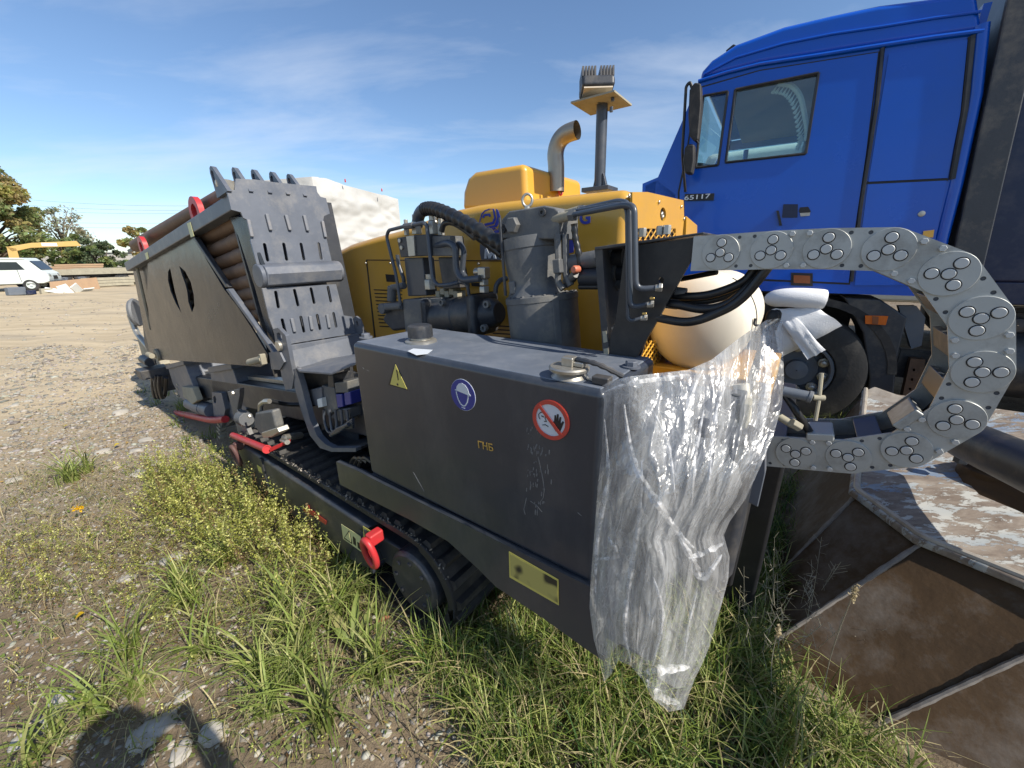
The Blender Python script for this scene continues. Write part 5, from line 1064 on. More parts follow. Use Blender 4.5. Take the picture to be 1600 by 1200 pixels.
# ---------------- valve housing between plate and tank
V0 = 0.90
hs = rigplate([(456, 578), (462, 576), (470, 600), (484, 655), (496, 682), (508, 694), (520, 700), (556, 700), (556, 706), (518, 706), (500, 700), (484, 680), (470, 640), (460, 604)], V0, 0.03).make('housing_rim', 'greyplate', rig, 0.004)
b = B(); b.prism([PV(x, y, V0 + 0.30) for x, y in [(456, 578), (545, 560), (560, 700), (518, 703), (500, 697), (484, 680), (470, 640)]], V_ * 0.02)
b.prism([PV(456, 580, V0 + 0.02), PV(470, 640, V0 + 0.02), PV(474, 640, V0 + 0.02), PV(460, 580, V0 + 0.02)], V_ * 0.3); b.make('housing_back', 'dark', rig)
b = B(); b.prism([PV(484, 680, V0 + 0.02), PV(500, 697, V0 + 0.02), PV(518, 704, V0 + 0.02), PV(560, 704, V0 + 0.02), PV(560, 700, V0 + 0.02), PV(518, 700, V0 + 0.02), PV(502, 693, V0 + 0.02), PV(488, 678, V0 + 0.02)], V_ * 0.3); b.make('housing_floor', 'dark', rig)
b = B(); b.prism([PV(500, 650, V0 + 0.14), PV(560, 640, V0 + 0.14), PV(560, 702, V0 + 0.14), PV(520, 702, V0 + 0.14), PV(505, 694, V0 + 0.14)], V_ * 0.012); b.make('housing_guard', 'dark', rig, 0.004)
b = B(); b.prism([PV(463, 577, V0), PV(468, 582, V0 - 0.015), PV(518, 586, V0 - 0.03), PV(556, 570, V0 + 0.02), PV(556, 556, V0 + 0.25), PV(470, 570, V0 + 0.25)], Zv * 0.01); b.make('housing_lid', 'greyplate', rig, 0.002)
vbk = block([(478, 610), (502, 605), (504, 636), (484, 632)], V0 + 0.05, 0.10, 'valve_block', 'greyplate', 0.004)
for (x, y) in ((483, 617), (484, 630)):
    b = B(); b.lathe(PV(x, y, V0 + 0.05), -V_, [(0.010, 0), (0.010, 0.006), (0.005, 0.006)], 10); b.make('port', 'steel', vbk)
block([(495, 624), (502, 622), (504, 636), (497, 637)], V0 + 0.035, 0.03, 'valve_tag', 'white', 0.002, vbk)
for q, m_ in (([(502, 602), (522, 606), (528, 640), (512, 650), (505, 636)], 'motor'), ([(512, 586), (520, 586), (522, 606), (512, 606)], 'dark'), ([(522, 598), (542, 596), (544, 614), (524, 614)], 'motor'), ([(524, 616), (534, 616), (536, 636), (527, 638)], 'sblue'), ([(537, 614), (547, 612), (549, 632), (539, 634)], 'sblue'), ([(528, 640), (546, 638), (547, 654), (534, 660), (516, 652)], 'motor'), ([(540, 650), (545, 649), (545, 658), (540, 658)], 'steel')):
    block(q, V0 + 0.06, 0.10, 'solenoid_valve', m_, 0.005)
for k in range(5):
    b = B(); x = 506 + k * 9; b.tube(smoothpath([PV(x, 640, V0 + 0.05), PV(x + 2, 662, V0 + 0.04), PV(518 + 5 * k, 676 - 2 * k, V0 + 0.03), PV(552, 655 + 3 * k, V0 + 0.04)], 6), 0.0075, 8); b.make('cable', 'pipe', rig)
for k in range(4):
    b = B(); b.cyl(PV(517 + 3 * k, 680 - 3 * k, V0 + 0.02), PV(533 + 4 * k, 672 - 3 * k, V0 + 0.02), 0.010, 10); b.make('cable_plug', 'pipe', rig)
for k in range(3):
    b = B(); b.tube(smoothpath([PV(548 + 7 * k, 728, 0.95), PV(556 + 7 * k, 715, 0.95), PV(568 + 7 * k, 722, 0.95)], 6), 0.014, 8); b.make('tray_hose', 'hose', rig)
#@HOOD
# ---------------- yellow engine hood
HV = 1.60
hp = [(518, 395), (545, 381), (585, 369), (620, 360), (660, 344), (701, 329), (745, 319), (790, 313), (965, 295), (985, 295)]
pr = [PV(x, y, HV) for x, y in hp]; uH = pr[-1] @ U_; uL = pr[0] @ U_
pr = pr + [W(uH, HV, 0.745), W(uL + 0.02, HV, 0.745)]
HW = 0.82
b = B(); b.prism(pr, V_ * HW); hood = b.make('engine_hood', 'yellow', rig, 0.045, seg=5)
def PH(x, y, off=0.0): return PV(x, y, HV - off)
def hstrip(px, nm, m, off=0.003, th=0.003): return rigplate(px, HV - off, th).make(nm, m, hood, smooth=False)
hstrip([(572, 405.5), (783, 407), (783, 408.4), (572, 406.9)], 'panel_seam', 'ink'); hstrip([(571.5, 406), (573, 406), (588, 540), (586, 540)], 'panel_seam', 'ink')
hstrip([(784, 407), (975, 396), (975, 397.6), (784, 408.6)], 'panel_seam', 'ink')
for k in range(11):
    y = 452 + 5.7 * k; hstrip([(584 + 0.9 * k, y), (628, y + 1.6), (628, y + 3.4), (584 + 0.9 * k, y + 1.5)], 'louvre_slot', 'ink')
for k in range(6):
    y = 508 + 6 * k; hstrip([(770, y), (800, y + 1.5), (800, y + 3.4), (770, y + 1.7)], 'louvre_slot', 'ink')
hstrip([(602, 428.5), (618, 429.5), (620, 441), (604, 440)], 'latch', 'ink', 0.004, 0.004); hstrip([(736, 442), (752, 442), (752, 448), (737, 447)], 'latch', 'ink', 0.004, 0.004)
for (x, y) in ((572, 411), (748, 412), (610, 411), (702, 410)):
    b = B(); b.lathe(PH(x, y), -V_, [(0.008, 0), (0.006, 0.006)], 10); b.make('screw', 'steel', hood)
# logo
lg = [[(749.5, 348), (753, 336), (757, 331), (766, 327), (769.5, 327), (772, 340), (769, 346.5), (756.5, 349.5), (752.8, 358.2), (756.0, 361.5), (758.5, 353), (771.5, 350), (775, 341), (771.5, 326.2), (764, 326), (757, 328.5), (752, 334), (748, 349.5)],
      [(753, 339.5), (756, 334.5), (765, 333.5), (767, 338), (764.5, 338.8), (763, 336.8), (757.5, 337.8), (755.5, 341)],
      [(774.5, 326.2), (777.5, 327.5), (781.5, 338.5), (777.5, 352.5), (774.5, 355), (762, 357), (758.0, 354.8), (772.5, 351.6), (776.6, 340)],
      [(757.5, 361.2), (763.5, 357.5), (773.5, 356), (776, 357.8), (765, 360), (762.5, 365.5), (760.5, 364.5)],
      [(765, 361.5), (777, 359.2), (780.5, 352), (783.5, 348), (782.5, 359.5), (779, 363.6), (767, 364.4)],
      [(773, 368), (778, 367), (777.5, 370), (774, 370)]]
for q in lg: hstrip(q, 'logo_stripe', 'logo', 0.003, 0.002)
hstrip([(749.8, 381), (757, 385), (783, 399), (783, 406), (752, 406), (750, 396)], 'logo_dark_field', 'rim', 0.003, 0.002)
hstrip([(756.5, 404), (757.5, 389), (760.2, 388), (764.6, 397.5), (768, 391.5), (771, 391), (775, 404), (771.2, 404), (769.3, 397), (766, 404), (763, 404), (760.3, 395), (760, 404)], 'logo_letter', 'swhite', 0.005, 0.002)
# second letter fragment right of the motor
o_ = PV(905, 349.8, HV - 0.003); textmesh('G', o_, -U_, Zv, 0.052, 0.002, bold=0.03).make('logo_letter', 'logo', hood, smooth=False)
hstrip([(888, 371), (896, 370), (896, 394), (889, 396)], 'hood_label', 'logo', 0.003, 0.002)
# hump
hb_ = arr(PZ(824, 321, 1.845)); uh, vh = hb_ @ U_, hb_ @ V_
e2 = PU(924, 296, uh); vh2 = e2 @ V_; l2 = PV(720, 322, vh); ulh = l2 @ U_
pts = [PV(x, y, vh) for x, y in [(721, 330), (722, 300), (729, 278), (740, 268), (780, 261), (812, 255.5), (820, 256), (824, 330)]]
b = B(); b.prism(pts, V_ * (min(vh2, vh + 0.62) - vh)); b.make('air_box', 'yellow', hood, 0.05, seg=5)
b = B(); cc_ = PU(873, 297, uh - 0.004); b.tube([cc_ + V_ * 0.020 * math.cos(t) + Zv * 0.026 * math.sin(t) - U_ * 0.012 for t in np.linspace(0, 2 * math.pi, 17)], 0.006, 8, cap=False); b.make('lifting_ring', 'red', hood)
# end face: panel, screws, ring hole, mesh grille, flap
def PE(x, y, off=0.0): return PU(x, y, uH - off)
def eplate(px, off, th, holes=()):
    f2 = lambda pl: [(PE(x, y, off) @ V_, PE(x, y, off)[2]) for x, y in pl]
    return plate(f2(px), [f2(h) for h in holes], th, U_ * (uH - off), V_, Zv, U_)
grl = [(989, 357), (1056, 357), (1056, 374), (989, 377)]
hol = [(1036 + 4.6 * math.cos(t), 335 + 11 * math.sin(t)) for t in np.linspace(0, 2 * math.pi, 18, endpoint=False)]
eplate([(988, 300), (1012, 300), (1068, 313), (1069, 340), (1066, 372), (1062, 470), (989, 470)], 0.012, 0.010, [grl, hol]).make('end_panel', 'yellow', hood, 0.002)
eplate([(986, 306), (1070, 312), (1066, 470), (988, 470)], 0.0015, 0.001).make('end_backing', 'ink', hood, smooth=False)
b = B(); b.prism([PE(1067, 338), PE(1084, 352), PE(1084, 372), PE(1066, 372)], -U_ * 0.02); b.make('side_flap', 'yellow', hood, 0.003)
for (x, y) in ((981.5, 306), (1028, 316), (1063, 323), (1067, 342)):
    b = B(); b.hexbolt(PE(x + 1, y, 0.013), -U_, 0.008, 0.006); b.make('screw', 'steel', hood)
b = B(); c = PE(1035, 336, 0.006); b.tube([c + V_ * 0.012 * math.cos(t) + Zv * 0.012 * math.sin(t) for t in np.linspace(0, 2 * math.pi, 13)], 0.004, 6, cap=False); b.make('key_ring', 'steel', hood)
def lattice(x0, x1, y0, y1, nx, nm, P):
    b = B(); w = (x1 - x0) / nx
    for k in range(-3, nx + 1):
        for s in (1, -1):
            xa = x0 + k * w; xb = xa + w * 1.5
            if s < 0: xa, xb = xb, xa
            pts = []
            for t in np.linspace(0, 1, 10):
                x = xa + (xb - xa) * t
                if x0 <= x <= x1: pts.append(P(x, y0 + (y1 - y0) * t))
            if len(pts) > 1: b.tube([pts[0], pts[-1]], 0.0035, 4)
    return b.make(nm, 'yellow', hood)
lattice(990, 1056, 356, 376, 8, 'mesh_grille', lambda x, y: PE(x, y, 0.008))
b = B(); P = lambda x, y: PU(x, y, uH - 0.05)
b = B()
for k in range(9):
    b.tube([P(992 + 6 * k, 575), P(992 + 6 * k + 26, 533)], 0.004, 4); b.tube([P(992 + 6 * k + 24, 577), P(992 + 6 * k, 533)], 0.004, 4)
b.make('mesh_grille', 'yellow', hood)
b = B(); b.prism([P(1037, 562), P(1048, 578), P(1030, 582)], -U_ * 0.02); b.make('grille_corner', 'yellow', hood)
# exhaust
ve, ue = 2.05, None
b = B(); pth = [PV(x, y, ve) for x, y in [(869, 300), (869, 262), (868, 240), (873, 222), (884, 210), (902, 203)]]
rr = 0.044; b.tube(smoothpath(pth, 6), rr, 22, cap=False); ii = smoothpath(pth, 6); b.tube(ii, rr * 0.92, 22, cap=False); b.make('exhaust_pipe', 'chrome', rig)
# light mast
vm = 1.95; mp_ = [PV(936.5, 300, vm), PV(941, 163, vm)]
b = B(); b.tube(mp_, 0.026, 14); mast = b.make('light_mast', 'pipe', rig)
b = B()
for dx in (-1, 1): b.prism([PV(937 + dx * 4, 270, vm - 0.02), PV(937 + dx * 6, 270, vm - 0.02), PV(937 + dx * 12, 297, vm - 0.02), PV(937 + dx * 4, 297, vm - 0.02)], V_ * 0.02)
b.box(PV(937, 297, vm) , (0.14, 0.12, 0.02)); b.make('mast_foot', 'pipe', mast, 0.003)
ct = PV(940, 162, vm); b = B(); b.box(ct, (0.21, 0.21, 0.007)); b.make('mast_plate', 'oldwood', mast)
lc = PV(932, 138, vm - 0.05); lt = R_(18); lu = (U_ * 1.0, V_ * math.cos(lt) + Zv * math.sin(lt), Zv * math.cos(lt) - V_ * math.sin(lt))
lh = -V_ * 0.82 + U_ * -0.57; lx = unit(np.cross(Zv, lh)); lz = unit(Zv - lh * 0.30); ly = np.cross(lz, lx)
b = B(); b.box(lc, (0.145, 0.11, 0.048), (lx, ly, lz)); lamp = b.make('work_lamp', 'dark', mast, 0.014)
b = B(); b.box(lc - lz * 0.027, (0.126, 0.092, 0.006), (lx, ly, lz)); b.make('lamp_lens', 'lamp', lamp)
b = B()
for k in range(11):
    if k != 5: b.box(lc + lx * (0.0132 * (k - 5)) + lz * 0.045, (0.0085, 0.09, 0.042), (lx, ly, lz))
b.make('cooling_fins', 'dark', lamp)
b = B(); b.cyl(lc - lz * 0.03, ct, 0.016, 10); b.make('lamp_bracket', 'pipe', lamp)
for (x, y) in ((957, 158), (955, 175)):
    b = B(); b.hexbolt(PV(x, y, vm - 0.05), Zv, 0.008, 0.02); b.make('bolt', 'pipe', mast)

# ---------------- rotation drive and pumps
MV = 1.36
def pxr(p, px): return px * ((p - CC) @ FW) / FPX
d1, d0 = PV(846, 462, MV), PV(850, 541, MV)
ax_ = CN; hgt = (d1 - d0) @ ax_; rad = pxr(d1, 59) * 0.94
b = B(); b.lathe(d1 - ax_ * hgt, ax_, [(rad * 0.7, -0.03), (rad * 0.98, -0.028), (rad, -0.02), (rad, hgt - 0.022), (rad * 1.02, hgt - 0.02), (rad * 1.02, hgt), (rad * 0.98, hgt + 0.004), (rad * 0.8, hgt + 0.006)], 48); drum = b.make('gear_drum', 'motor', rig, ang=30)
for k in range(24):
    a = 2 * math.pi * k / 24; o = d1 - ax_ * (hgt + 0.02) + (CA * math.cos(a) + V_ * math.sin(a)) * rad * 0.9
    b = B(); b.hexbolt(o, -ax_, 0.011, 0.020); b.make('bolt', 'motor', drum)
for k in range(20):
    a = 2 * math.pi * k / 20; o = d1 + (CA * math.cos(a) + V_ * math.sin(a)) * rad * 0.94
    b = B(); b.hexbolt(o, ax_, 0.0085, 0.008); b.make('bolt', 'dark', drum)
b = B(); o = d1 - ax_ * hgt * 0.5 + (-CA * 0.80 - V_ * 0.60) * rad * 0.97
b.box(o, (0.030, 0.014, hgt * 0.96), (unit(-CA * 0.6 + V_ * 0.8), unit(-CA * 0.8 - V_ * 0.6), CN)); b.make('drum_rib', 'motor', drum, 0.004)
b = B(); b.lathe(d1 - ax_ * (hgt + 0.10), ax_, [(rad * 0.62, 0), (rad * 0.62, 0.09)], 32); b.make('output_collar', 'dark', rig)
u1 = PV(829, 372, MV); hu = (u1 - d1) @ ax_ ; cu_ = u1 - ax_ * hu; r1 = pxr(u1, 45); r2 = pxr(d1, 39)
b = B(); b.lathe(cu_, ax_, [(rad * 0.86, 0.0), (rad * 0.78, 0.012), (r2 * 1.02, 0.04), (r2, 0.06), (r1 * 0.98, hu * 0.62), (r1, hu * 0.80), (r1 * 1.03, hu * 0.82), (r1 * 1.03, hu), (r1 * 0.8, hu + 0.002)], 40); mb = b.make('motor_body', 'motor', rig, ang=30)
t0 = PV(829, 369, MV)
hx = [(783, 373), (783, 343), (795, 330), (850, 321), (866, 324), (873, 330), (874, 374)]
b = B(); b.prism([PV(x, y, MV - r1 * 0.72) for x, y in hx], V_ * r1 * 1.3); mh = b.make('motor_head', 'motor', rig, 0.006)
fv = MV - r1 * 0.72
c = PV(803, 352, fv); b = B(); b.lathe(c, -V_, [(0.030, 0), (0.030, 0.018), (0.026, 0.022)], 6); b.make('plug', 'motor', mh)
for (x, y, r) in ((786, 357, 0.018), (848, 332, 0.014)):
    c = PV(x, y, fv); b = B(); b.lathe(c, -V_, [(r, 0), (r, 0.008), (r * 0.45, 0.008), (r * 0.45, 0.0)], 14, cap=False); b.make('socket_screw', 'dark', mh)
c = PV(824, 313, MV - 0.03); b = B(); rr = pxr(c, 9)
b.tube([c + (U_ * math.cos(t) * 0.75 - V_ * math.cos(t) * 0.4 + Zv * math.sin(t)) * rr for t in np.linspace(0, 2 * math.pi, 25)], rr * 0.24, 10, cap=False); b.cyl(c - Zv * rr * 1.7, c - Zv * rr, rr * 0.5, 12); b.make('eyebolt', 'steel', mh)
for (xa, ya), (xb, yb) in [((795, 444), (811, 455)), ((868, 384), (876, 448))]:
    b = B(); b.box(PV((xa + xb) / 2, (ya + yb) / 2, MV - r2 * 0.9), (0.03, 0.03, 0.05), (CA, V_, CN)); b.make('body_lug', 'motor', mb, 0.005)
b = B(); b.tube(roundpath([PV(871, 366, fv), PV(873, 420, fv), PV(871, 440, fv), PV(880, 452, fv)], 0.03), 0.012, 8); b.tube(roundpath([PV(883, 366, fv + 0.02), PV(884, 430, fv + 0.02), PV(892, 446, fv + 0.02)], 0.03), 0.014, 8); b.make('body_rib', 'motor', mb)
b = B(); b.tube([PV(781, 340, fv - 0.02), PV(790, 462, fv - 0.02)], 0.006, 8); b.make('tie_rod', 'dark', rig)
# pipes to the bracket
def pipe(pts, r, m='pipe', nm='hydraulic_pipe', rad_=0.05, parent=rig): b = B(); b.tube(roundpath([PV(*q) for q in pts], rad_, 6), r, 12); return b.make(nm, m, parent)
def nut(p, d, r, h, m='steel', parent=rig): b = B(); b.hexbolt(p, d, r, h); return b.make('pipe_nut', m, parent, 0.002)
pipe([(858, 345, 1.30), (895, 336, 1.27)], 0.0165, 'oldwood', 'pipe_union'); b = B(); q = PV(890, 337, 1.27); b.lathe(q, -U_, [(0.019, 0), (0.019, 0.022), (0.013, 0.022), (0.013, 0.03)], 6); b.make('pipe_nut', 'motor', rig)
pipe([(870, 338, 1.36), (905, 328, 1.32)], 0.014, 'oldwood', 'pipe_union'); b = B(); q = PV(905, 328, 1.32); b.lathe(q, -U_, [(0.016, 0), (0.016, 0.02)], 6); b.make('pipe_nut', 'motor', rig)
pipe([(893, 336, 1.27), (975, 320, 1.12), (991, 322, 1.10), (993.5, 452, 1.10), (1026, 450, 1.12)], 0.0085)
pipe([(905, 327, 1.32), (968, 313, 1.18), (984, 318, 1.13), (985, 481, 1.11), (1014, 475, 1.13)], 0.0070)
pipe([(893, 330, 1.30), (966, 318, 1.16), (979.5, 324, 1.13), (981, 503, 1.12), (1006, 496, 1.14)], 0.0055)
for (x, y, r) in ((1029, 449, 0.0125), (1016, 475, 0.0105), (1006, 496, 0.0095)):
    nut(PV(x, y, 1.115), unit(-U_ + V_ * 0.3), r, 0.010); b = B(); q = PV(x - 5, y + 1, 1.115); b.lathe(q, unit(-U_ + V_ * 0.3), [(r * 0.75, 0), (r * 0.8, 0.014)], 12); b.make('pipe_sleeve', 'steel', rig)
for (x, y) in ((1019, 466), (1007, 490)):
    b = B(); b.box(PV(x, y, 1.10), (0.014, 0.006, 0.007)); b.make('brass_tap', 'brass', rig, 0.003)
b = B(); b.tube(smoothpath([PV(x, y, 1.30) for x, y in [(897, 350), (899, 372), (904, 395), (906, 420), (896, 436), (884, 446)]], 6), [0.0105 + 0.002 * (i % 3 == 0) for i in range(31)], 10); b.make('taped_hose', 'hose', rig)
b = B(); q = PV(898, 421, 1.27); b.lathe(q, -V_ + U_ * 0.2, [(0.013, -0.02), (0.014, 0.0), (0.011, 0.008)], 10); b.make('orange_cap', 'cap_orange', rig)
b = B(); b.cyl(PV(884, 440, 1.32), PV(900, 428, 1.28), 0.014, 12); b.make('pipe_union', 'motor', rig)
for (xa, ya, xb, yb, r, m_) in ((893, 411, 935, 404, 0.03, 'motor'), (908, 432, 940, 432, 0.032, 'dark'), (905, 448, 940, 448, 0.01, 'hose'), (944, 405, 976, 402, 0.034, 'dark'), (950, 404, 960, 404, 0.045, 'motor'), (950, 427, 976, 426, 0.028, 'dark'), (955, 427, 966, 427, 0.036, 'motor'), (947, 445, 974, 443, 0.02, 'motor'), (956, 444, 962, 444, 0.026, 'motor')):
    b = B(); b.lathe(PV(xa, ya, 1.32), PV(xb, yb, 1.32) - PV(xa, ya, 1.32), [(r, 0), (r, float(np.linalg.norm(PV(xb, yb, 1.32) - PV(xa, ya, 1.32))))], 14); b.make('pipe_union', m_, rig)
# bracket carrying the cable chain
brk = rigplate([(977, 386), (1084, 371), (1079, 408), (992, 563), (949, 563), (951, 535), (962, 500)], 1.17, 0.014, [[(1033 + 4.5 * math.cos(t), 438 + 5 * math.sin(t)) for t in np.linspace(0, 2 * math.pi, 12, endpoint=False)]]).make('chain_bracket', 'black', rig, 0.002)
b = B(); b.prism([PV(929, 391, 1.16), PV(1100, 366, 1.16), PV(1100, 362.5, 1.16), PV(929, 386, 1.16)], V_ * 0.30); b.make('bracket_lip', 'dark', rig, 0.002)
rigplate([(929, 390), (941, 388), (952, 563), (943, 563)], 1.165, 0.02).make('bracket_flange', 'dark', rig, 0.002)
b = B(); b.prism([PV(929, 390, 1.18), PV(932, 390, 1.18), PV(946, 563, 1.18), PV(943, 563, 1.18)], V_ * 0.28); b.make('bracket_side', 'dark', rig)
b = B(); b.prism([PV(932, 391, 1.47), PV(1062, 375, 1.47), PV(1000, 560, 1.47), PV(944, 560, 1.47)], V_ * 0.01); b.make('bracket_back', 'dark', rig)
for (x, y) in ((1003, 370), (1031, 367), (1041, 366)):
    b = B(); b.hexbolt(PV(x, y, 1.25), Zv, 0.012, 0.025); b.make('bolt', 'steel', brk)
rigplate([(941, 518), (947, 517), (949, 534), (943, 536)], 1.163, 0.002).make('lit_patch', 'oldwood', brk, smooth=False); rigplate([(943, 545), (950, 544), (951, 562), (944, 562)], 1.163, 0.002).make('lit_patch', 'oldwood', brk, smooth=False)  # sunlit stretch of the flange edge, painted on in tan
# pumps
PV1 = 1.34
gb = block([(628, 468), (668, 466), (674, 530), (634, 530)], PV1, 0.16, 'gearbox', 'motor', 0.008)
block([(668, 466), (690, 465), (692, 520), (674, 522)], PV1 + 0.01, 0.14, 'gearbox_end', 'motor', 0.005)
block([(631, 403), (660, 402), (666, 462), (637, 463)], PV1 + 0.03, 0.08, 'manifold_post', 'pipe', 0.006); block([(684, 402), (707, 402), (718, 450), (692, 452)], PV1 + 0.03, 0.08, 'manifold_post', 'dark', 0.006)
block([(620, 372), (636, 369), (638, 401), (626, 402)], PV1 - 0.01, 0.05, 'manifold_block', 'dark', 0.003); block([(634, 369), (646, 368), (648, 400), (638, 401)], PV1 - 0.02, 0.08, 'manifold_block', 'steel', 0.003)
block([(646, 367), (672, 366), (674, 400), (648, 400)], PV1 - 0.01, 0.10, 'manifold_block', 'dark', 0.004); block([(672, 369), (703, 368), (707, 400), (674, 400)], PV1 + 0.0, 0.09, 'manifold_block', 'motor', 0.004)
for (x, y) in ((625, 376), (628, 387)):
    b = B(); b.lathe(PV(x, y, PV1 - 0.012), -V_, [(0.010, 0), (0.010, 0.006), (0.005, 0.006)], 10); b.make('port', 'steel', gb)
for (x, y, r, hh) in ((652, 366, 0.026, 0.06), (678, 366, 0.026, 0.06), (690, 368, 0.018, 0.05), (636, 368, 0.014, 0.05), (673, 452, 0.03, 0.05)):
    b = B(); b.hexbolt(PV(x, y, PV1 + 0.04), Zv, r, hh); b.lathe(PV(x, y, PV1 + 0.04) + Zv * hh, Zv, [(r * 0.72, 0), (r * 0.72, hh * 0.5)], 12); b.make('hex_fitting', 'steel', rig, 0.002)
pa, pb_ = PV(684, 497, PV1 + 0.06), PV(750, 491, PV1 + 0.06); pd_ = unit(pb_ - pa); pl_ = float(np.linalg.norm(pb_ - pa)); rp = pxr(pa, 27)
b = B(); b.lathe(pa, pd_, [(rp * 1.0, 0), (rp * 1.0, pl_ * 0.10), (rp * 1.04, pl_ * 0.12), (rp * 1.04, pl_ * 0.6), (rp * 1.0, pl_ * 0.62), (rp, pl_)], 32); pump = b.make('pump_body', 'dark', rig, ang=30)
b = B(); b.box(pa - pd_ * 0.0, (0.035, rp * 2.3, rp * 2.3)); b.make('pump_flange', 'dark', pump, 0.02)
b = B(); b.box(pb_ + pd_ * 0.02, (0.05, rp * 2.2, rp * 2.2)); b.make('pump_flange', 'dark', pump, 0.025)
b = B(); b.lathe(pb_ + pd_ * 0.04, pd_, [(rp * 0.8, 0), (rp * 0.75, 0.05), (rp * 0.5, 0.08)], 24); b.make('pump_end', 'dark', pump)
for (x, y) in ((693, 472), (701, 519), (763, 475), (759, 512)):
    b = B(); b.lathe(PV(x, y, PV1 - 0.01), -V_, [(0.017, 0), (0.017, 0.02), (0.008, 0.02), (0.008, 0.01)], 12); b.make('pump_bolt', 'motor', pump)
block([(596, 500), (606, 478), (632, 476), (636, 515), (612, 518)], PV1 + 0.02, 0.12, 'charge_pump', 'dark', 0.018); b = B(); b.lathe(PV(600, 482, PV1), V_, [(0.03, -0.02), (0.03, 0.1)], 14); b.cyl(PV(601, 480, PV1), PV(628, 478, PV1), 0.02); b.cyl(PV(612, 470, PV1 + 0.03), PV(613, 448, PV1 + 0.03), 0.026); b.cyl(PV(612, 450, PV1 + 0.03), PV(632, 446, PV1 + 0.03), 0.018); b.make('pump_fitting', 'motor', rig, 0.003)
# corrugated guard hose and pipes round the pumps
pth = smoothpath([PV(x, y, v_) for x, y, v_ in [(652, 352, PV1 + 0.05), (656, 334, PV1 + 0.04), (668, 326, PV1 + 0.02), (690, 330, PV1), (735, 352, PV1 - 0.03), (790, 386, PV1 - 0.04)]], 24)
nn = len(pth); b = B(); b.tube(pth, [0.026 if i < 40 else 0.0285 + 0.0038 * math.sin(i * 1.25) for i in range(nn)], 14); b.make('spiral_guard_hose', 'hose', rig, ang=60)
b = B(); b.tube(pth[:44], 0.0285, 14); b.make('hose_elbow', 'pipe', rig)
b = B(); b.tube(smoothpath([PV(x, y, PV1 + 0.10) for x, y in [(678, 352), (678, 338), (684, 334), (700, 338), (745, 368), (785, 398)]], 10), 0.020, 12); b.make('guard_hose', 'hose', rig)
b = B(); b.tube(smoothpath([PV(x, y, PV1 + 0.02) for x, y in [(690, 362), (694, 350), (706, 348), (722, 356), (742, 372)]], 8), 0.013, 10); b.make('guard_hose', 'hose', rig)
pipe([(626, 478, 1.33), (619, 430, 1.33), (604, 370, 1.33), (607, 360, 1.33), (631, 354, 1.33), (636, 353, 1.33)], 0.0085, nm='pump_pipe', rad_=0.03)
pipe([(640, 353, 1.33), (662, 348, 1.32), (667, 352, 1.32), (676, 436, 1.31), (684, 446, 1.31), (702, 445, 1.31), (716, 441, 1.33)], 0.0095, nm='pump_pipe', rad_=0.03)
pipe([(676, 386, 1.36), (700, 379, 1.33), (711, 384, 1.32), (713, 424, 1.32), (722, 438, 1.32), (750, 435, 1.33)], 0.015, nm='pump_pipe', rad_=0.045)
pipe([(706, 380, 1.40), (720, 381, 1.38), (725, 392, 1.37), (722, 426, 1.37), (728, 434, 1.36)], 0.013, nm='pump_pipe', rad_=0.04)
pipe([(715, 441, 1.35), (730, 443, 1.35), (733, 462, 1.36), (742, 466, 1.38), (750, 464, 1.38)], 0.008, nm='pump_pipe', rad_=0.03)
pipe([(621, 398, 1.42), (622, 410, 1.42), (631, 436, 1.42), (631, 446, 1.42), (620, 448, 1.42)], 0.011, nm='pump_pipe', rad_=0.03)
pipe([(774, 458, 1.40), (775, 446, 1.40), (782, 437, 1.42), (792, 435, 1.45)], 0.011, nm='pump_pipe', rad_=0.03)
b = B(); q = PV(757, 457, 1.36); b.hexbolt(q, Zv, 0.024, 0.028); b.hexbolt(q + Zv * 0.032, Zv, 0.022, 0.026); b.make('hex_fitting', 'steel', rig, 0.002)
b = B(); b.box(q + Zv * 0.085, (0.045, 0.04, 0.05)); b.cyl(q + Zv * 0.09, q + Zv * 0.088 + U_ * 0.05, 0.019, 10); b.make('elbow_fitting', 'steel', rig, 0.006)
b = B(); 
for x in (634, 640): b.cyl(PV(x, 357, 1.34), PV(x, 351, 1.34), 0.014, 8)
b.cyl(PV(632, 354, 1.33), PV(646, 352, 1.33), 0.015, 8); b.make('tee_fitting', 'motor', rig, 0.002)
for k in range(5): 
    b = B(); b.box(PV(690 + 7 * k, 459 - (k % 2) * 4, PV1 + 0.08), (0.03, 0.06, 0.03)); b.make('clamp_plate', 'oldwood', rig, 0.003)

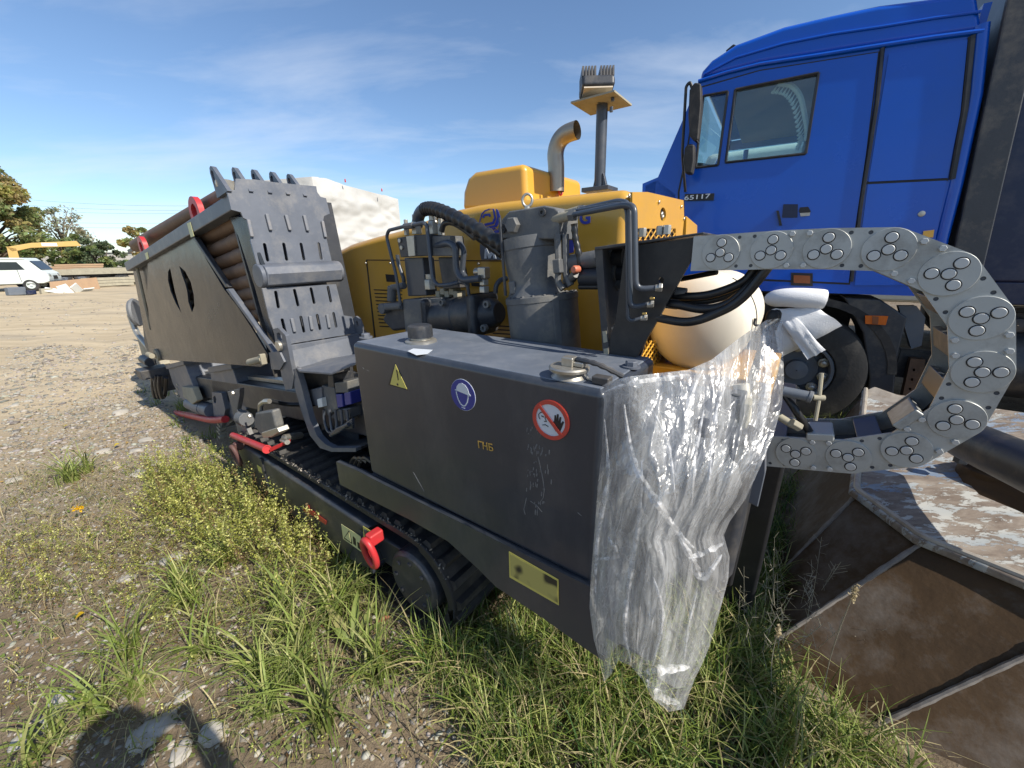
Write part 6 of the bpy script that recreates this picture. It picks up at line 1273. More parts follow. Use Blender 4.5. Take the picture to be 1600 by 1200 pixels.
# ---------------- cable chain
CHV = 1.15
cc = [arr(rig2d([p], CHV)[0]) for p in [(1125.7, 394.7), (1205, 391), (1291, 389), (1388, 390), (1481.7, 428), (1531.8, 497.3), (1534, 581), (1494, 655), (1416, 702.8), (1325, 714), (1243, 708.7)]]
cc = [cc[0] + (cc[0] - cc[1]) * 0.62] + cc + [cc[-1] + (cc[-1] - cc[-2]) * 0.8]
HH = 0.0435
to3 = lambda p, v: U_ * p[0] + V_ * v + Zv * p[1]
for i in range(len(cc) - 1):
    a, d = cc[i], cc[i + 1]; t = unit(d - a); n = np.array([-t[1], t[0]]); L = float(np.linalg.norm(d - a)); off = 0.0025 * (i % 2)
    arc = [(L + HH * math.cos(x), HH * math.sin(x)) for x in np.linspace(-math.pi / 2, math.pi / 2, 13)]
    st = 0.0 if i == 0 else -HH * 0.75
    arc0 = [(HH * math.cos(x), HH * math.sin(x)) for x in np.linspace(math.pi / 2, 1.5 * math.pi, 13)]
    out = arc + (arc0 if i > 0 else [(0, HH), (0, -HH)])
    mid = L * 0.5; hol = []
    if i % 2 == 1:
        for s in (-1, 1): hol += [circ2d((mid - 0.016, s * HH * 0.78), 0.0042, 10), circ2d((mid + 0.016, s * HH * 0.78), 0.0042, 10)]
    ex = U_ * t[0] + Zv * t[1]; ey = U_ * n[0] + Zv * n[1]
    lk = plate(out, hol, 0.0045, to3(a, CHV + off), ex, ey, V_).make('chain_link', 'chain', rig, 0.0008)
    plate(out, hol, 0.0045, to3(a, CHV + 0.15 + off), ex, ey, V_).make('far_plate', 'chain', lk)
    b = B()
    for s in (-1, 1): b.box(to3(a, CHV + 0.077) + ex * mid + ey * s * HH * 0.80, (0.046, 0.145, 0.012), (ex, V_, ey))
    b.make('cross_bar', 'pipe' if i % 2 else 'motor', lk, 0.002)
    if i % 2 == 0 and i > 0:
        for s in (-1, 1):
            for q in (-0.016, 0.016): b = B(); b.hexbolt(to3(a, CHV + off) + ex * (mid + q) + ey * s * HH * 0.80, -V_, 0.0062, 0.006); b.make('link_bolt', 'pin', lk)
    if i < len(cc) - 2:
        rd = HH * 0.98; o = to3(d, CHV - 0.0035)
        b = B(); b.lathe(o + V_ * 0.004, -V_, [(rd, 0), (rd, 0.0026), (rd * 0.985, 0.0034)], 48); b.make('joint_disc', 'chain', lk, ang=20)
        ph = math.atan2(t[1], t[0]); base_a = math.pi / 2 if i < 4 else ph - math.pi / 2 + 0.1
        for k in range(4):
            rr_ = 0 if k == 0 else rd * 0.56; aa = base_a + 2 * math.pi * (k - 1) / 3
            q = o + (U_ * math.cos(aa) + Zv * math.sin(aa)) * rr_ + V_ * 0.0006
            b = B(); b.lathe(q, -V_, [(rd * 0.225, 0.0), (rd * 0.225, 0.0024), (rd * 0.205, 0.0030)], 24); b.make('joint_pin', 'pin', lk, ang=20)
            b = B(); b.lathe(q, -V_, [(rd * 0.275, -0.0035), (rd * 0.275, 0.0006)], 24); b.make('pin_groove', 'ink', lk)
pin3 = smoothpath([to3(p, CHV + 0.05) for p in cc[1:]], 8)
for dv, r in ((0.0, 0.016), (0.045, 0.019), (0.08, 0.014)):
    b = B(); b.tube([p + V_ * dv - Zv * 0.008 for p in pin3], r, 10); b.make('chain_hose', 'hose', rig)
b = B()
for x, y in ((1348, 696), (1274, 705)): pass
for k in (8, 10):
    c = (cc[k] + cc[k + 1]) / 2; t = unit(cc[k + 1] - cc[k]); n = np.array([-t[1], t[0]]); s = -1 if n @ (np.mean(cc, 0) - c) < 0 else 1
    b = B(); b.box(to3(c + n * s * HH * 1.12, CHV + 0.04), (0.055, 0.09, 0.02), (U_ * t[0] + Zv * t[1], V_, U_ * n[0] + Zv * n[1])); b.make('chain_clip', 'chain', rig, 0.004)
# hoses from the bracket into the chain
for pts, r in [([(1030, 458, 1.24), (1065, 463, 1.22), (1110, 460, 1.2), (1160, 441, 1.2), (1180, 418, 1.2)], 0.0115), ([(1030, 462, 1.26), (1072, 470, 1.25), (1110, 470, 1.24), (1150, 455, 1.24), (1178, 425, 1.24)], 0.009), ([(1010, 472, 1.22), (1052, 475, 1.20), (1100, 483, 1.19), (1140, 473, 1.19), (1178, 440, 1.19), (1198, 418, 1.19)], 0.0125), ([(1010, 492, 1.20), (1030, 497, 1.18), (1075, 503, 1.17), (1118, 490, 1.17), (1160, 465, 1.17), (1205, 410, 1.17)], 0.0125)]:
    b = B(); b.tube(smoothpath([PV(*q) for q in pts], 8), r, 12); hh = b.make('hydraulic_hose', 'hose', rig)
for (xa, ya, xb, yb, v_) in ((1056, 456, 1072, 458, 1.225), (1042, 474, 1059, 476, 1.205)):
    b = B(); b.cyl(PV(xa, ya, v_), PV(xb, yb, v_), 0.0145, 12); b.make('hose_ferrule', 'motor', rig)
b = B(); b.tube([PV(1064, 436, 1.3), PV(1120, 425, 1.25)], 0.008, 8); b.make('hydraulic_hose', 'hose', rig)
# ---------------- operator controls under the film
b = B(); b.prism([W(0.325, 0.90, 0.74), W(0.02, 0.94, 0.80), W(0.02, 0.94, 1.20), W(0.325, 0.90, 1.25)], V_ * 0.30); con = b.make('control_console', 'dark', rig, 0.02)
b = B(); b.prism([W(0.33, 0.85, 0.50), W(0.16, 0.86, 0.50), W(0.18, 0.86, 0.86), W(0.33, 0.85, 0.86)], V_ * 0.10); b.make('console_leg', 'dark', con, 0.01)
b = B(); b.tube([PV(1158, 640, 1.2), PV(1186, 560, 1.22), PV(1203, 500, 1.22)], 0.011, 12); b.make('control_lever', 'pipe', rig)
c = PV(1205, 500, 1.22); d_ = unit(PV(1210, 482, 1.22) - PV(1200, 520, 1.22)); b = B(); b.lathe(c - d_ * 0.05, d_, [(0.011, 0.02), (0.0135, 0.035), (0.015, 0.060), (0.013, 0.070), (0.006, 0.076)], 18); b.make('lever_grip', 'rubber', rig)
c = PV(1213, 492, 1.27); b = B(); b.lathe(c - d_ * 0.06, d_, [(0.010, 0.02), (0.013, 0.05), (0.012, 0.066), (0.005, 0.074)], 18); b.make('lever_grip', 'rubber', rig)
b = B(); b.tube([PV(1158, 600, 1.06), PV(1162, 640, 1.05), PV(1158, 690, 1.05)], 0.018, 10); b.make('valve_stack', 'cream', con)
for k in range(4): b = B(); b.box(PV(1135 + 8 * k, 640 + 12 * (k % 2), 1.02), (0.03, 0.05, 0.09)); b.make('lever_block', 'oldwood' if k % 2 else 'motor', con, 0.004)
b = B(); b.cyl(PV(1222, 611, 1.12), PV(1266, 620, 1.12), 0.0125, 14); b.cyl(PV(1262, 619, 1.12), PV(1269, 621, 1.12), 0.0145, 14); b.make('tool_tube', 'rim', rig, 0.002)
b = B(); b.tube([PV(1284, 583, 1.14), PV(1280, 622, 1.13), PV(1274, 657, 1.12)], 0.0042, 8); b.cyl(PV(1270, 621, 1.125), PV(1288, 622, 1.135), 0.007, 10); b.make('tee_handle', 'oldwood', rig)
b = B(); b.tube(smoothpath([PV(1222, 612, 1.16), PV(1236, 630, 1.14), PV(1252, 655, 1.14), PV(1266, 676, 1.17)], 6), 0.009, 10); b.make('hydraulic_hose', 'hose', rig)
b = B(); b.tube([PV(1208, 645, 1.12), PV(1240, 665, 1.12)], 0.009, 10); b.cyl(PV(1236, 660, 1.11), PV(1250, 668, 1.12), 0.012, 6); b.make('valve_fitting', 'oldwood', rig, 0.002)
b = B(); b.prism([PV(1188, 694, 1.10), PV(1197, 690, 1.10), PV(1196, 740, 1.10), PV(1184, 793, 1.10), PV(1140, 770, 1.10), PV(1150, 720, 1.10)], V_ * 0.03); b.make('rear_plate', 'greyplate', rig, 0.003)
# ---------------- cream tank at the rear deck
ctr0, ctr1 = PV(1092, 426, 2.0), PV(1078, 581, 2.0); cz = (ctr0[2] + ctr1[2]) / 2; RC = (ctr0[2] - ctr1[2]) / 2 * 0.98
cu_ = PV(1088, 503, 2.0) @ U_
cr0 = W(cu_, 2.0, cz); ctk = thing('cream_tank', 'round cream plastic tank lying behind the black chain bracket', 'tank', W(cu_, 2.3, cz - RC))
b = B(); prof = [(0.02, -0.070), (RC * 0.35, -0.065), (RC * 0.62, -0.050), (RC * 0.84, -0.026), (RC * 0.955, 0.0), (RC * 0.99, 0.022), (RC, 0.05), (RC, 0.09), (RC * 1.012, 0.095), (RC * 1.012, 0.115), (RC, 0.12), (RC, 0.21), (RC * 1.012, 0.215), (RC * 1.012, 0.235), (RC, 0.24), (RC, 0.55), (RC * 0.9, 0.62), (0.02, 0.68)]
b.lathe(cr0, V_, prof, 64); b.make('tank_shell', 'cream', ctk, ang=40)
b = B()
for h in (0.105,): b.tube([cr0 + V_ * h + (U_ * math.cos(t) + Zv * math.sin(t)) * RC * 1.014 for t in np.linspace(2.05, 4.1, 26)], 0.004, 6)
b.make('strap', 'dark', ctk)
b = B(); q = PV(1178, 508, 2.02); b.tube(roundpath([q + Zv * 0.03, q, q - U_ * 0.05, q - U_ * 0.055 + Zv * 0.015], 0.01), 0.005, 6); b.tube(roundpath([q - Zv * 0.06, q - Zv * 0.03, q - U_ * 0.04 - Zv * 0.03], 0.01), 0.005, 6); b.make('strap_hook', 'dark', ctk)
b = B(); b.span((cu_ - 0.35, 1.95, cz - RC - 0.10), (cu_ + 0.30, 2.60, cz - RC + 0.015)); b.span((0.30, 2.0, 0.70), (0.44, 2.4, cz - RC - 0.05)); b.make('tank_shelf', 'yellow', rig, 0.01)

# ---------------- stretch film over the controls
T_ = [(936, 606), (952, 596), (985, 588), (1030, 583), (1075, 578), (1112, 562), (1150, 532), (1178, 512), (1198, 500), (1222, 497)]
R_s = [(1222, 497), (1223, 540), (1225, 590), (1222, 632), (1208, 682), (1190, 725), (1166, 778), (1140, 815), (1131, 836), (1140, 870), (1138, 905), (1122, 965), (1108, 1012), (1096, 1040), (1086, 1060), (1068, 1108)]
L_s = [(936, 606), (944, 625), (941, 700), (934, 760), (929, 830), (923, 900), (921, 950), (928, 1000), (938, 1036), (943, 1066)]
B_s = [(943, 1066), (955, 1054), (966, 1032), (985, 1040), (1002, 1060), (1020, 1092), (1045, 1112), (1068, 1108)]
def poly_at(P, t):
    P = [arr(p) for p in P]; s = [0]
    for i in range(len(P) - 1): s.append(s[-1] + np.linalg.norm(P[i + 1] - P[i]))
    d = t * s[-1]; i = 0
    while i < len(P) - 2 and d > s[i + 1]: i += 1
    return P[i] + (P[i + 1] - P[i]) * ((d - s[i]) / max(1e-6, s[i + 1] - s[i]))
def film(name, nx, ny, dv, seed, parent, shrink=0.0):
    b = B(); uvs = []
    c00, c10, c01, c11 = arr(T_[0]), arr(T_[-1]), arr(B_s[0]), arr(B_s[-1])
    for j in range(ny + 1):
        for i in range(nx + 1):
            s, t = i / nx, j / ny
            s_ = shrink + s * (1 - 2 * shrink); t_ = t * (1 - shrink)
            p = (1 - t_) * poly_at(T_, s_) + t_ * poly_at(B_s, s_) + (1 - s_) * poly_at(L_s, t_) + s_ * poly_at(R_s, t_) - ((1 - s_) * (1 - t_) * c00 + s_ * (1 - t_) * c10 + (1 - s_) * t_ * c01 + s_ * t_ * c11)
            kt = min(1, max(0, 1 - t_ / 0.42)); kt = kt * kt * (3 - 2 * kt)
            vbase = 0.80 + (0.05 + 0.25 * s_) * kt + 0.10 * max(0, s_ - 0.45) / 0.55
            rd_ = abs(mnoise.noise(Vector((s * 6 + seed + t * 1.5, t * 2.0, seed)))); rd2 = abs(mnoise.noise(Vector((s * 11 - t * 5, t * 6 + s * 3 + seed, 2.0)))); rd3 = abs(mnoise.noise(Vector((s * 30 + 6 * t, t * 16 + seed, 9.0))))
            fold = -0.050 * (0.45 - rd_) - 0.014 * (0.4 - rd2) + 0.002 * rd3 + 0.03 * mnoise.noise(Vector((s * 2.2, t * 2.2, seed)))
            fold += -0.030 * math.exp(-((s - 0.26 - 0.55 * max(0, t - 0.2)) / 0.045) ** 2) * min(1, max(0, t - 0.08) * 5)
            edge = min(1, 6 * s + 0.15) * min(1, 6 * (1 - s) + 0.3)
            v_ = vbase + dv - 0.025 * math.sin(math.pi * s) * (0.3 + t) + fold * edge
            k_ = min(1, max(0, (s - 0.12) / 0.2)); k_ = k_ * k_ * (3 - 2 * k_); v_ = v_ * k_ + (1 - k_) * min(v_, 0.806 + dv * 0.2)
            b.v.append(tuple(PV(p[0], p[1], v_))); uvs.append((s, t))
    b.f = [(j * (nx + 1) + i, j * (nx + 1) + i + 1, (j + 1) * (nx + 1) + i + 1, (j + 1) * (nx + 1) + i) for j in range(ny) for i in range(nx)]
    o = b.make(name, 'wrap', parent, ang=180)
    uvl = o.data.uv_layers.new(name='UVMap')
    for l in o.data.loops: uvl.data[l.index].uv = (uvs[l.vertex_index][0] + seed * 0.37, uvs[l.vertex_index][1] * 1.25 + seed * 0.21)
    return o
flm = tag(film('stretch_film', 150, 190, 0.0, 1, None), 'crumpled clear plastic film draped over the rig controls and grass', 'plastic film')
film('film_layer', 60, 80, 0.05, 4, flm, 0.06)
def mat_fold():
    m = bpy.data.materials.new('folded_film'); m.use_nodes = True; t = m.node_tree; n = t.nodes; L = t.links; n.clear()
    o = n.new('ShaderNodeOutputMaterial'); tc = n.new('ShaderNodeTexCoord'); q = n.new('ShaderNodeTexNoise'); q.inputs['Scale'].default_value = 60; q.inputs['Detail'].default_value = 4; L.new(tc.outputs['Object'], q.inputs['Vector'])
    r = n.new('ShaderNodeMapRange'); r.inputs[1].default_value = 0.35; r.inputs[2].default_value = 0.7; r.inputs[3].default_value = 0.08; r.inputs[4].default_value = 0.62; L.new(q.outputs['Fac'], r.inputs[0])
    tr = n.new('ShaderNodeBsdfTransparent'); p = n.new('ShaderNodeBsdfPrincipled'); p.inputs['Base Color'].default_value = (0.82, 0.82, 0.82, 1); p.inputs['Roughness'].default_value = 0.16
    x = n.new('ShaderNodeMixShader'); L.new(r.outputs[0], x.inputs[0]); L.new(tr.outputs[0], x.inputs[1]); L.new(p.outputs[0], x.inputs[2]); L.new(x.outputs[0], o.inputs[0]); return m
M['fold'] = mat_fold()
from mathutils.bvhtree import BVHTree
_fb = BVHTree.FromPolygons([Vector(flm.location) + v.co for v in flm.data.vertices], [tuple(p.vertices) for p in flm.data.polygons])
def on_film(x, y, lift=0.004):
    d = Vector(unit(ray(x, y))); h = _fb.ray_cast(Vector(CC), d)
    return None if h[0] is None else arr(h[0] - d * lift)
for pts, w in [([(975, 632), (985, 700), (1000, 745), (1030, 790), (1060, 832), (1084, 856)], 0.012), ([(1056, 828), (1080, 872), (1098, 902), (1128, 866)], 0.013), ([(1076, 872), (1108, 860), (1136, 846)], 0.009), ([(945, 612), (990, 598), (1050, 590), (1078, 586)], 0.008), ([(1098, 578), (1082, 610), (1070, 650)], 0.007), ([(1192, 520), (1196, 600), (1186, 664)], 0.016), ([(1003, 720), (1000, 800), (985, 900), (976, 980), (986, 1034)], 0.008), ([(941, 625), (950, 740), (934, 840), (930, 930)], 0.008), ([(1020, 640), (1045, 700), (1055, 780)], 0.005), ([(1100, 640), (1085, 720), (1080, 800)], 0.006), ([(1150, 560), (1120, 640), (1110, 720), (1105, 800)], 0.006), ([(1005, 1050), (1040, 1046), (1078, 1042)], 0.014), ([(1010, 1062), (1035, 1090), (1062, 1098)], 0.014), ([(950, 838), (964, 868), (932, 874)], 0.008), ([(1020, 900), (1035, 960), (1020, 1040)], 0.007), ([(1090, 920), (1075, 980), (1068, 1040)], 0.006)]:
    P = [q for q in (on_film(p[0], p[1]) for p in smoothpath([arr((x, y)) for x, y in pts], 9)) if q is not None]
    if len(P) < 4: continue
    b = B(); L_ = []
    for i, q in enumerate(P):
        t = unit(P[min(i + 1, len(P) - 1)] - P[max(i - 1, 0)]); sdw = unit(np.cross(t, CC - q)); ww = w * math.sin(math.pi * (0.06 + 0.88 * i / (len(P) - 1))) * (0.7 + 0.5 * mnoise.noise(Vector((i * 0.5, w * 999, 0))))
        tow = unit(CC - q); L_.append((q - sdw * ww, q + tow * ww * 0.45, q + sdw * ww))
    for a_ in L_: b.v += [tuple(z_) for z_ in a_]
    for i in range(len(L_) - 1): b.f += [(i * 3, i * 3 + 1, i * 3 + 4, i * 3 + 3), (i * 3 + 1, i * 3 + 2, i * 3 + 5, i * 3 + 4)]
    b.make('fold', 'fold', flm, ang=20)
#@VEG
# ------------------------------------------------------------------ stones and pebbles
def in_poly(P, x, y):
    P = np.asarray(P); n = len(P); c = np.zeros(len(x), bool); j = n - 1
    for i in range(n):
        xi, yi, xj, yj = P[i][0], P[i][1], P[j][0], P[j][1]
        c ^= ((yi > y) != (yj > y)) & (x < (xj - xi) * (y - yi) / (yj - yi + 1e-12) + xi); j = i
    return c
def gpoly(px): return np.array([PZ(x, y)[:2] for x, y in px])
def sample(px, n):
    P = gpoly(px); lo, hi = P.min(0), P.max(0); out = np.zeros((0, 2))
    while len(out) < n:
        q = rng.uniform(lo, hi, (n * 3, 2)); out = np.concatenate([out, q[in_poly(P, q[:, 0], q[:, 1])]])
    return out[:n]
def area(px): P = gpoly(px); x, y = P[:, 0], P[:, 1]; return 0.5 * abs(np.dot(x, np.roll(y, 1)) - np.dot(y, np.roll(x, 1)))
GH = lambda P: np.array([gh(x, y) for x, y in P])
_bm = bmesh.new(); bmesh.ops.create_icosphere(_bm, subdivisions=1, radius=1.0); IV = np.array([v.co[:] for v in _bm.verts]); IF = np.array([[v.index for v in f.verts] for f in _bm.faces]); _bm.free()
def pebbles(name, pts, sizes):
    n = len(pts); z = GH(pts); nv = len(IV)
    sc = np.stack([rng.uniform(0.7, 1.5, n), rng.uniform(0.6, 1.1, n), rng.uniform(0.28, 0.6, n)], 1) * sizes[:, None]
    a = rng.uniform(0, 2 * np.pi, n); v = IV[None] * (1 + rng.normal(0, 0.13, (n, nv, 1))) * sc[:, None]
    x = v[..., 0] * np.cos(a)[:, None] - v[..., 1] * np.sin(a)[:, None]; y = v[..., 0] * np.sin(a)[:, None] + v[..., 1] * np.cos(a)[:, None]
    V = np.stack([x + pts[:, 0:1], y + pts[:, 1:2], v[..., 2] + (z + sc[:, 2] * 0.25)[:, None]], -1).reshape(-1, 3)
    F = (IF[None] + (np.arange(n) * nv)[:, None, None]).reshape(-1, 3)
    me = bpy.data.meshes.new(name); me.vertices.add(len(V)); me.vertices.foreach_set('co', V.ravel()); me.loops.add(F.size); me.loops.foreach_set('vertex_index', F.ravel().astype(np.int32))
    me.polygons.add(len(F)); me.polygons.foreach_set('loop_start', np.arange(0, F.size, 3, dtype=np.int32)); me.update(calc_edges=True)
    g = rng.uniform(0.13, 0.40, (n, 1)) * np.array([1, 0.92, 0.79]) * rng.uniform(0.94, 1.06, (n, 3)); c = np.ones((n * nv, 4)); c[:, :3] = np.repeat(g, nv, 0)
    at = me.attributes.new('col', 'FLOAT_COLOR', 'POINT'); at.data.foreach_set('color', c.ravel())
    me.materials.append(M['pebble']); me.shade_smooth(); o = bpy.data.objects.new(name, me); COL.objects.link(o); o['kind'] = 'stuff'; return o
near_px = [(0, 1199), (0, 700), (60, 640), (215, 600), (350, 700), (420, 800), (700, 1000), (1180, 1060), (1300, 1199)]
mid_px = [(0, 720), (0, 540), (215, 540), (240, 600), (360, 740), (250, 740)]
pts = np.concatenate([sample(near_px, 9000), sample(mid_px, 3800)]); pebbles('gravel', pts, np.concatenate([np.abs(rng.normal(0.004, 0.0045, 9000)) + 0.0025, np.abs(rng.normal(0.008, 0.009, 3800)) + 0.005]))
pts = sample([(0, 560), (0, 468), (205, 470), (225, 560)], 380); pebbles('far_gravel', pts, np.abs(rng.normal(0.014, 0.012, 380)) + 0.010)
def stone(px, py, wpx, lab, flat=0.5, grp='pale stones lying on the bare ground'):
    p = PZ(px, py); p[2] = gh(p[0], p[1]); r = wpx * ((p - CC) @ FW) / FPX / 2
    bm = bmesh.new(); bmesh.ops.create_icosphere(bm, subdivisions=3, radius=1.0); s = rng.uniform(0, 50)
    yaw = rng.uniform(0, 6.28)
    for v in bm.verts:
        d = 1 + 0.34 * mnoise.noise(v.co * 1.1 + Vector((s, s, 0))) + 0.20 * mnoise.noise(v.co * 2.6 + Vector((s, 0, s))) + 0.07 * mnoise.noise(v.co * 7 + Vector((0, s, s)))
        q = v.co * d; v.co = Vector((q.x * r * math.cos(yaw) - q.y * r * 0.75 * math.sin(yaw), q.x * r * math.sin(yaw) + q.y * r * 0.75 * math.cos(yaw), q.z * r * flat))
    me = bpy.data.meshes.new('stone'); bm.to_mesh(me); bm.free(); me.materials.append(M['stone']); me.shade_smooth()
    o = bpy.data.objects.new('stone', me); COL.objects.link(o); o.location = (p[0], p[1], p[2] + r * flat * 0.3); tag(o, lab, 'stone', grp); return o
stone(335, 1148, 42, 'white rounded stone at the right of the photographer shadow', 0.6)
stone(238, 1140, 62, 'large grey boulder inside the photographer shadow', 0.35)
stone(282, 1172, 40, 'smaller flat grey stone in front of the large shaded boulder', 0.25)
stone(258, 1120, 30, 'small pale flat stone behind the shaded boulder', 0.3)
stone(268, 872, 34, 'flat pale stone among the yellow weeds', 0.3); stone(198, 900, 26, 'small flat pale stone left of the yellow weeds', 0.35)
stone(95, 1088, 36, 'flat pale stone left of the photographer shadow', 0.35); stone(28, 1155, 30, 'pale stone near the bottom left corner', 0.4); stone(75, 1120, 24, 'oval white stone above the corner stone', 0.5)
for x, y, w, lab in [(190, 645, 24, 'broad pale stone nearest the dark tip of the rig shadow'), (212, 648, 14, 'small pale stone just right of the broad one by the shadow tip'), (228, 688, 22, 'pale stone touching the left edge of the rig shadow'), (214, 704, 18, 'pale stone left of the rig shadow, below its edge stone'), (217, 739, 26, 'roundest large pale stone just above the yellow weeds'), (246, 722, 20, 'pale stone lying inside the lower corner of the rig shadow'), (104, 698, 14, 'lone small pale stone in the middle of the gravel'), (45, 627, 12, 'upper of two far pale stones at the left edge'), (22, 634, 12, 'lower of two far pale stones at the left edge'), (160, 705, 20, 'pale stone beside the yellow leaf on the gravel'), (57, 703, 16, 'pale stone left of the lone small stone on the gravel'), (22, 748, 24, 'pale stone above the left end of the low weeds'), (285, 1086, 22, 'pale stone at the top edge of the photographer shadow'), (605, 1146, 14, 'small pale stone below the dark grass at bottom centre')]:
    stone(x, y, w, lab, 0.36)

# ------------------------------------------------------------------ grass, weeds and leaves
GRN, GRN2, PALE, DRY, DEEP = (0.175, 0.235, 0.045), (0.24, 0.30, 0.075), (0.38, 0.39, 0.14), (0.46, 0.39, 0.21), (0.065, 0.13, 0.03)
def grass(name, centers, per, lmin, lmax, pal, wts, width=0.0028, spread=0.05, lean=0.55, kind='stuff', droop=0.5):
    n = len(centers) * per; c = np.repeat(centers, per, 0) + rng.normal(0, spread, (n, 2)); z = np.repeat(GH(centers), per)
    tuft = np.repeat(rng.uniform(0.65, 1.15, len(centers)), per)
    L = rng.uniform(lmin, lmax, n) * tuft; az = rng.uniform(0, 2 * np.pi, n); ln = np.abs(rng.normal(lean, 0.28, n)); w = width * rng.uniform(0.6, 1.5, n)
    d = np.stack([np.cos(az), np.sin(az)], 1); tw = az + np.pi / 2 + rng.normal(0, 0.5, n); sd_ = np.stack([np.cos(tw), np.sin(tw)], 1)
    K = 5; quads = []; prev = None
    for k in range(K + 1):
        t = k / K; bend = ln * (t + droop * t * t * 1.3); r = L * np.sin(np.clip(bend, 0, 1.9)) * t * 0.9; h = L * t * np.cos(np.clip(bend * 0.75, 0, 1.45))
        ww = w * (1 - t ** 2.2) + 0.0002
        ctr = np.stack([c[:, 0] + d[:, 0] * r, c[:, 1] + d[:, 1] * r, z + h], 1); off = np.stack([sd_[:, 0] * ww, sd_[:, 1] * ww, 0 * ww], 1)
        a, b_ = ctr - off, ctr + off
        if prev is not None: quads.append(np.stack([prev[0], prev[1], b_, a], 1))
        prev = (a, b_)
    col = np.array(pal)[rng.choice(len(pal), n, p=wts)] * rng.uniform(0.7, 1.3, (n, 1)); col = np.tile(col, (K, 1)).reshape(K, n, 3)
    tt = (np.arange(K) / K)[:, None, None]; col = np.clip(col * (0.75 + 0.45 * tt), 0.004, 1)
    o = quads_object(name, np.concatenate(quads), col.reshape(-1, 3), 'blade'); o['kind'] = kind; return o
lush = [(640, 1060), (690, 1000), (770, 985), (820, 1000), (930, 1030), (1130, 900), (1230, 900), (1180, 1010), (1330, 1130), (1420, 1199), (880, 1260), (740, 1199), (700, 1110)]
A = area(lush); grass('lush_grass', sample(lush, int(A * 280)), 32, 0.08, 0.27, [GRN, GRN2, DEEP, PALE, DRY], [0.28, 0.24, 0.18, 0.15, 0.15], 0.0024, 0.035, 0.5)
under = [(640, 960), (770, 900), (960, 860), (1190, 760), (1320, 760), (1230, 930), (930, 1030), (780, 1000)]
grass('shaded_grass', sample(under, int(area(under) * 130)), 26, 0.08, 0.2, [GRN, DEEP, DRY], [0.5, 0.4, 0.1], 0.0022, 0.05, 0.6)
midg = [(370, 900), (500, 900), (600, 990), (560, 1040), (620, 1100), (500, 1199), (420, 1150), (360, 1060), (240, 1000), (280, 940)]
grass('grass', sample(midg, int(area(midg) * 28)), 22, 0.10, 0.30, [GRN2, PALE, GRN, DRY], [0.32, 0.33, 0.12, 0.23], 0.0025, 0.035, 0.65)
tuftpx = [(290, 920), (300, 935), (440, 960), (470, 1000), (400, 1060), (455, 1075), (430, 1115), (510, 1130), (200, 1020), (215, 1080), (560, 930), (540, 900), (590, 1050), (600, 1060), (110, 750), (125, 740), (330, 740), (350, 880), (150, 1120), (60, 1170), (480, 1040), (330, 1010), (520, 960)]
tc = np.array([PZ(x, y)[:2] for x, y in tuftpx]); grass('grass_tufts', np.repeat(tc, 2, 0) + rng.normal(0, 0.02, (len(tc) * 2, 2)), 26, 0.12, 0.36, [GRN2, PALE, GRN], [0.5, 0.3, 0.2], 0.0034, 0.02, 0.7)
spr_px = spr = [(0, 740), (230, 720), (340, 760), (560, 880), (640, 1000), (700, 1199), (0, 1199)]
grass('sparse_grass', sample(spr, int(area(spr) * 12)), 10, 0.05, 0.16, [PALE, GRN2, DRY], [0.4, 0.3, 0.3], 0.0017, 0.03, 0.9)
grass('flattened_straw', sample(lush, int(A * 90)), 9, 0.10, 0.30, [DRY, (0.34, 0.29, 0.17), PALE], [0.5, 0.3, 0.2], 0.0016, 0.06, 1.35)
grass('dry_straw', sample(spr, int(area(spr) * 75)), 7, 0.08, 0.22, [DRY, (0.30, 0.26, 0.15)], [0.6, 0.4], 0.0011, 0.05, 1.25)
edge = [(500, 830), (620, 930), (700, 990), (820, 990), (800, 1040), (640, 1020), (560, 960), (480, 890)]
grass('track_edge_grass', sample(edge, int(area(edge) * 50)), 18, 0.06, 0.2, [GRN2, PALE, GRN, DRY], [0.35, 0.3, 0.2, 0.15], 0.0022, 0.03, 0.6)
shr = [(215, 600), (350, 650), (350, 740), (260, 700)]
grass('shadow_tufts', sample(shr, 14), 22, 0.06, 0.22, [GRN, GRN2], [0.6, 0.4], 0.0026, 0.03, 0.6)
farg = [(1130, 700), (1230, 700), (1310, 720), (1330, 650), (1240, 670), (1150, 690)]
grass('grass_behind', sample(farg, int(area(farg) * 60)), 20, 0.1, 0.3, [GRN2, GRN, PALE], [0.4, 0.4, 0.2], 0.003, 0.05, 0.6)
def litter(name, px, n, size, pal):
    P = sample(px, n); z = GH(P); a = rng.uniform(0, 6.283, n); L = size * rng.uniform(0.5, 1.6, n); w = L * rng.uniform(0.25, 0.7, n); c = np.stack([P[:, 0], P[:, 1], z + rng.uniform(0.006, 0.022, n)], 1)
    d = np.stack([np.cos(a), np.sin(a), rng.normal(0, 0.35, n)], 1) * L[:, None]; e = np.stack([-np.sin(a), np.cos(a), rng.normal(0, 0.5, n)], 1) * w[:, None]
    col = np.array(pal)[rng.integers(len(pal), size=n)] * rng.uniform(0.6, 1.3, (n, 1)); o = quads_object(name, np.stack([c - d, c + e, c + d, c - e], 1), np.clip(col, 0.004, 1), 'blade'); o['kind'] = 'stuff'
litter('leaf_litter', near_px, 2600, 0.0085, [(0.30, 0.20, 0.10), (0.22, 0.13, 0.07), (0.42, 0.34, 0.17), (0.16, 0.20, 0.06), (0.36, 0.24, 0.08)])
litter('clover_cover', spr_px, 2600, 0.0075, [(0.17, 0.23, 0.05), (0.24, 0.28, 0.08), (0.12, 0.17, 0.04)])
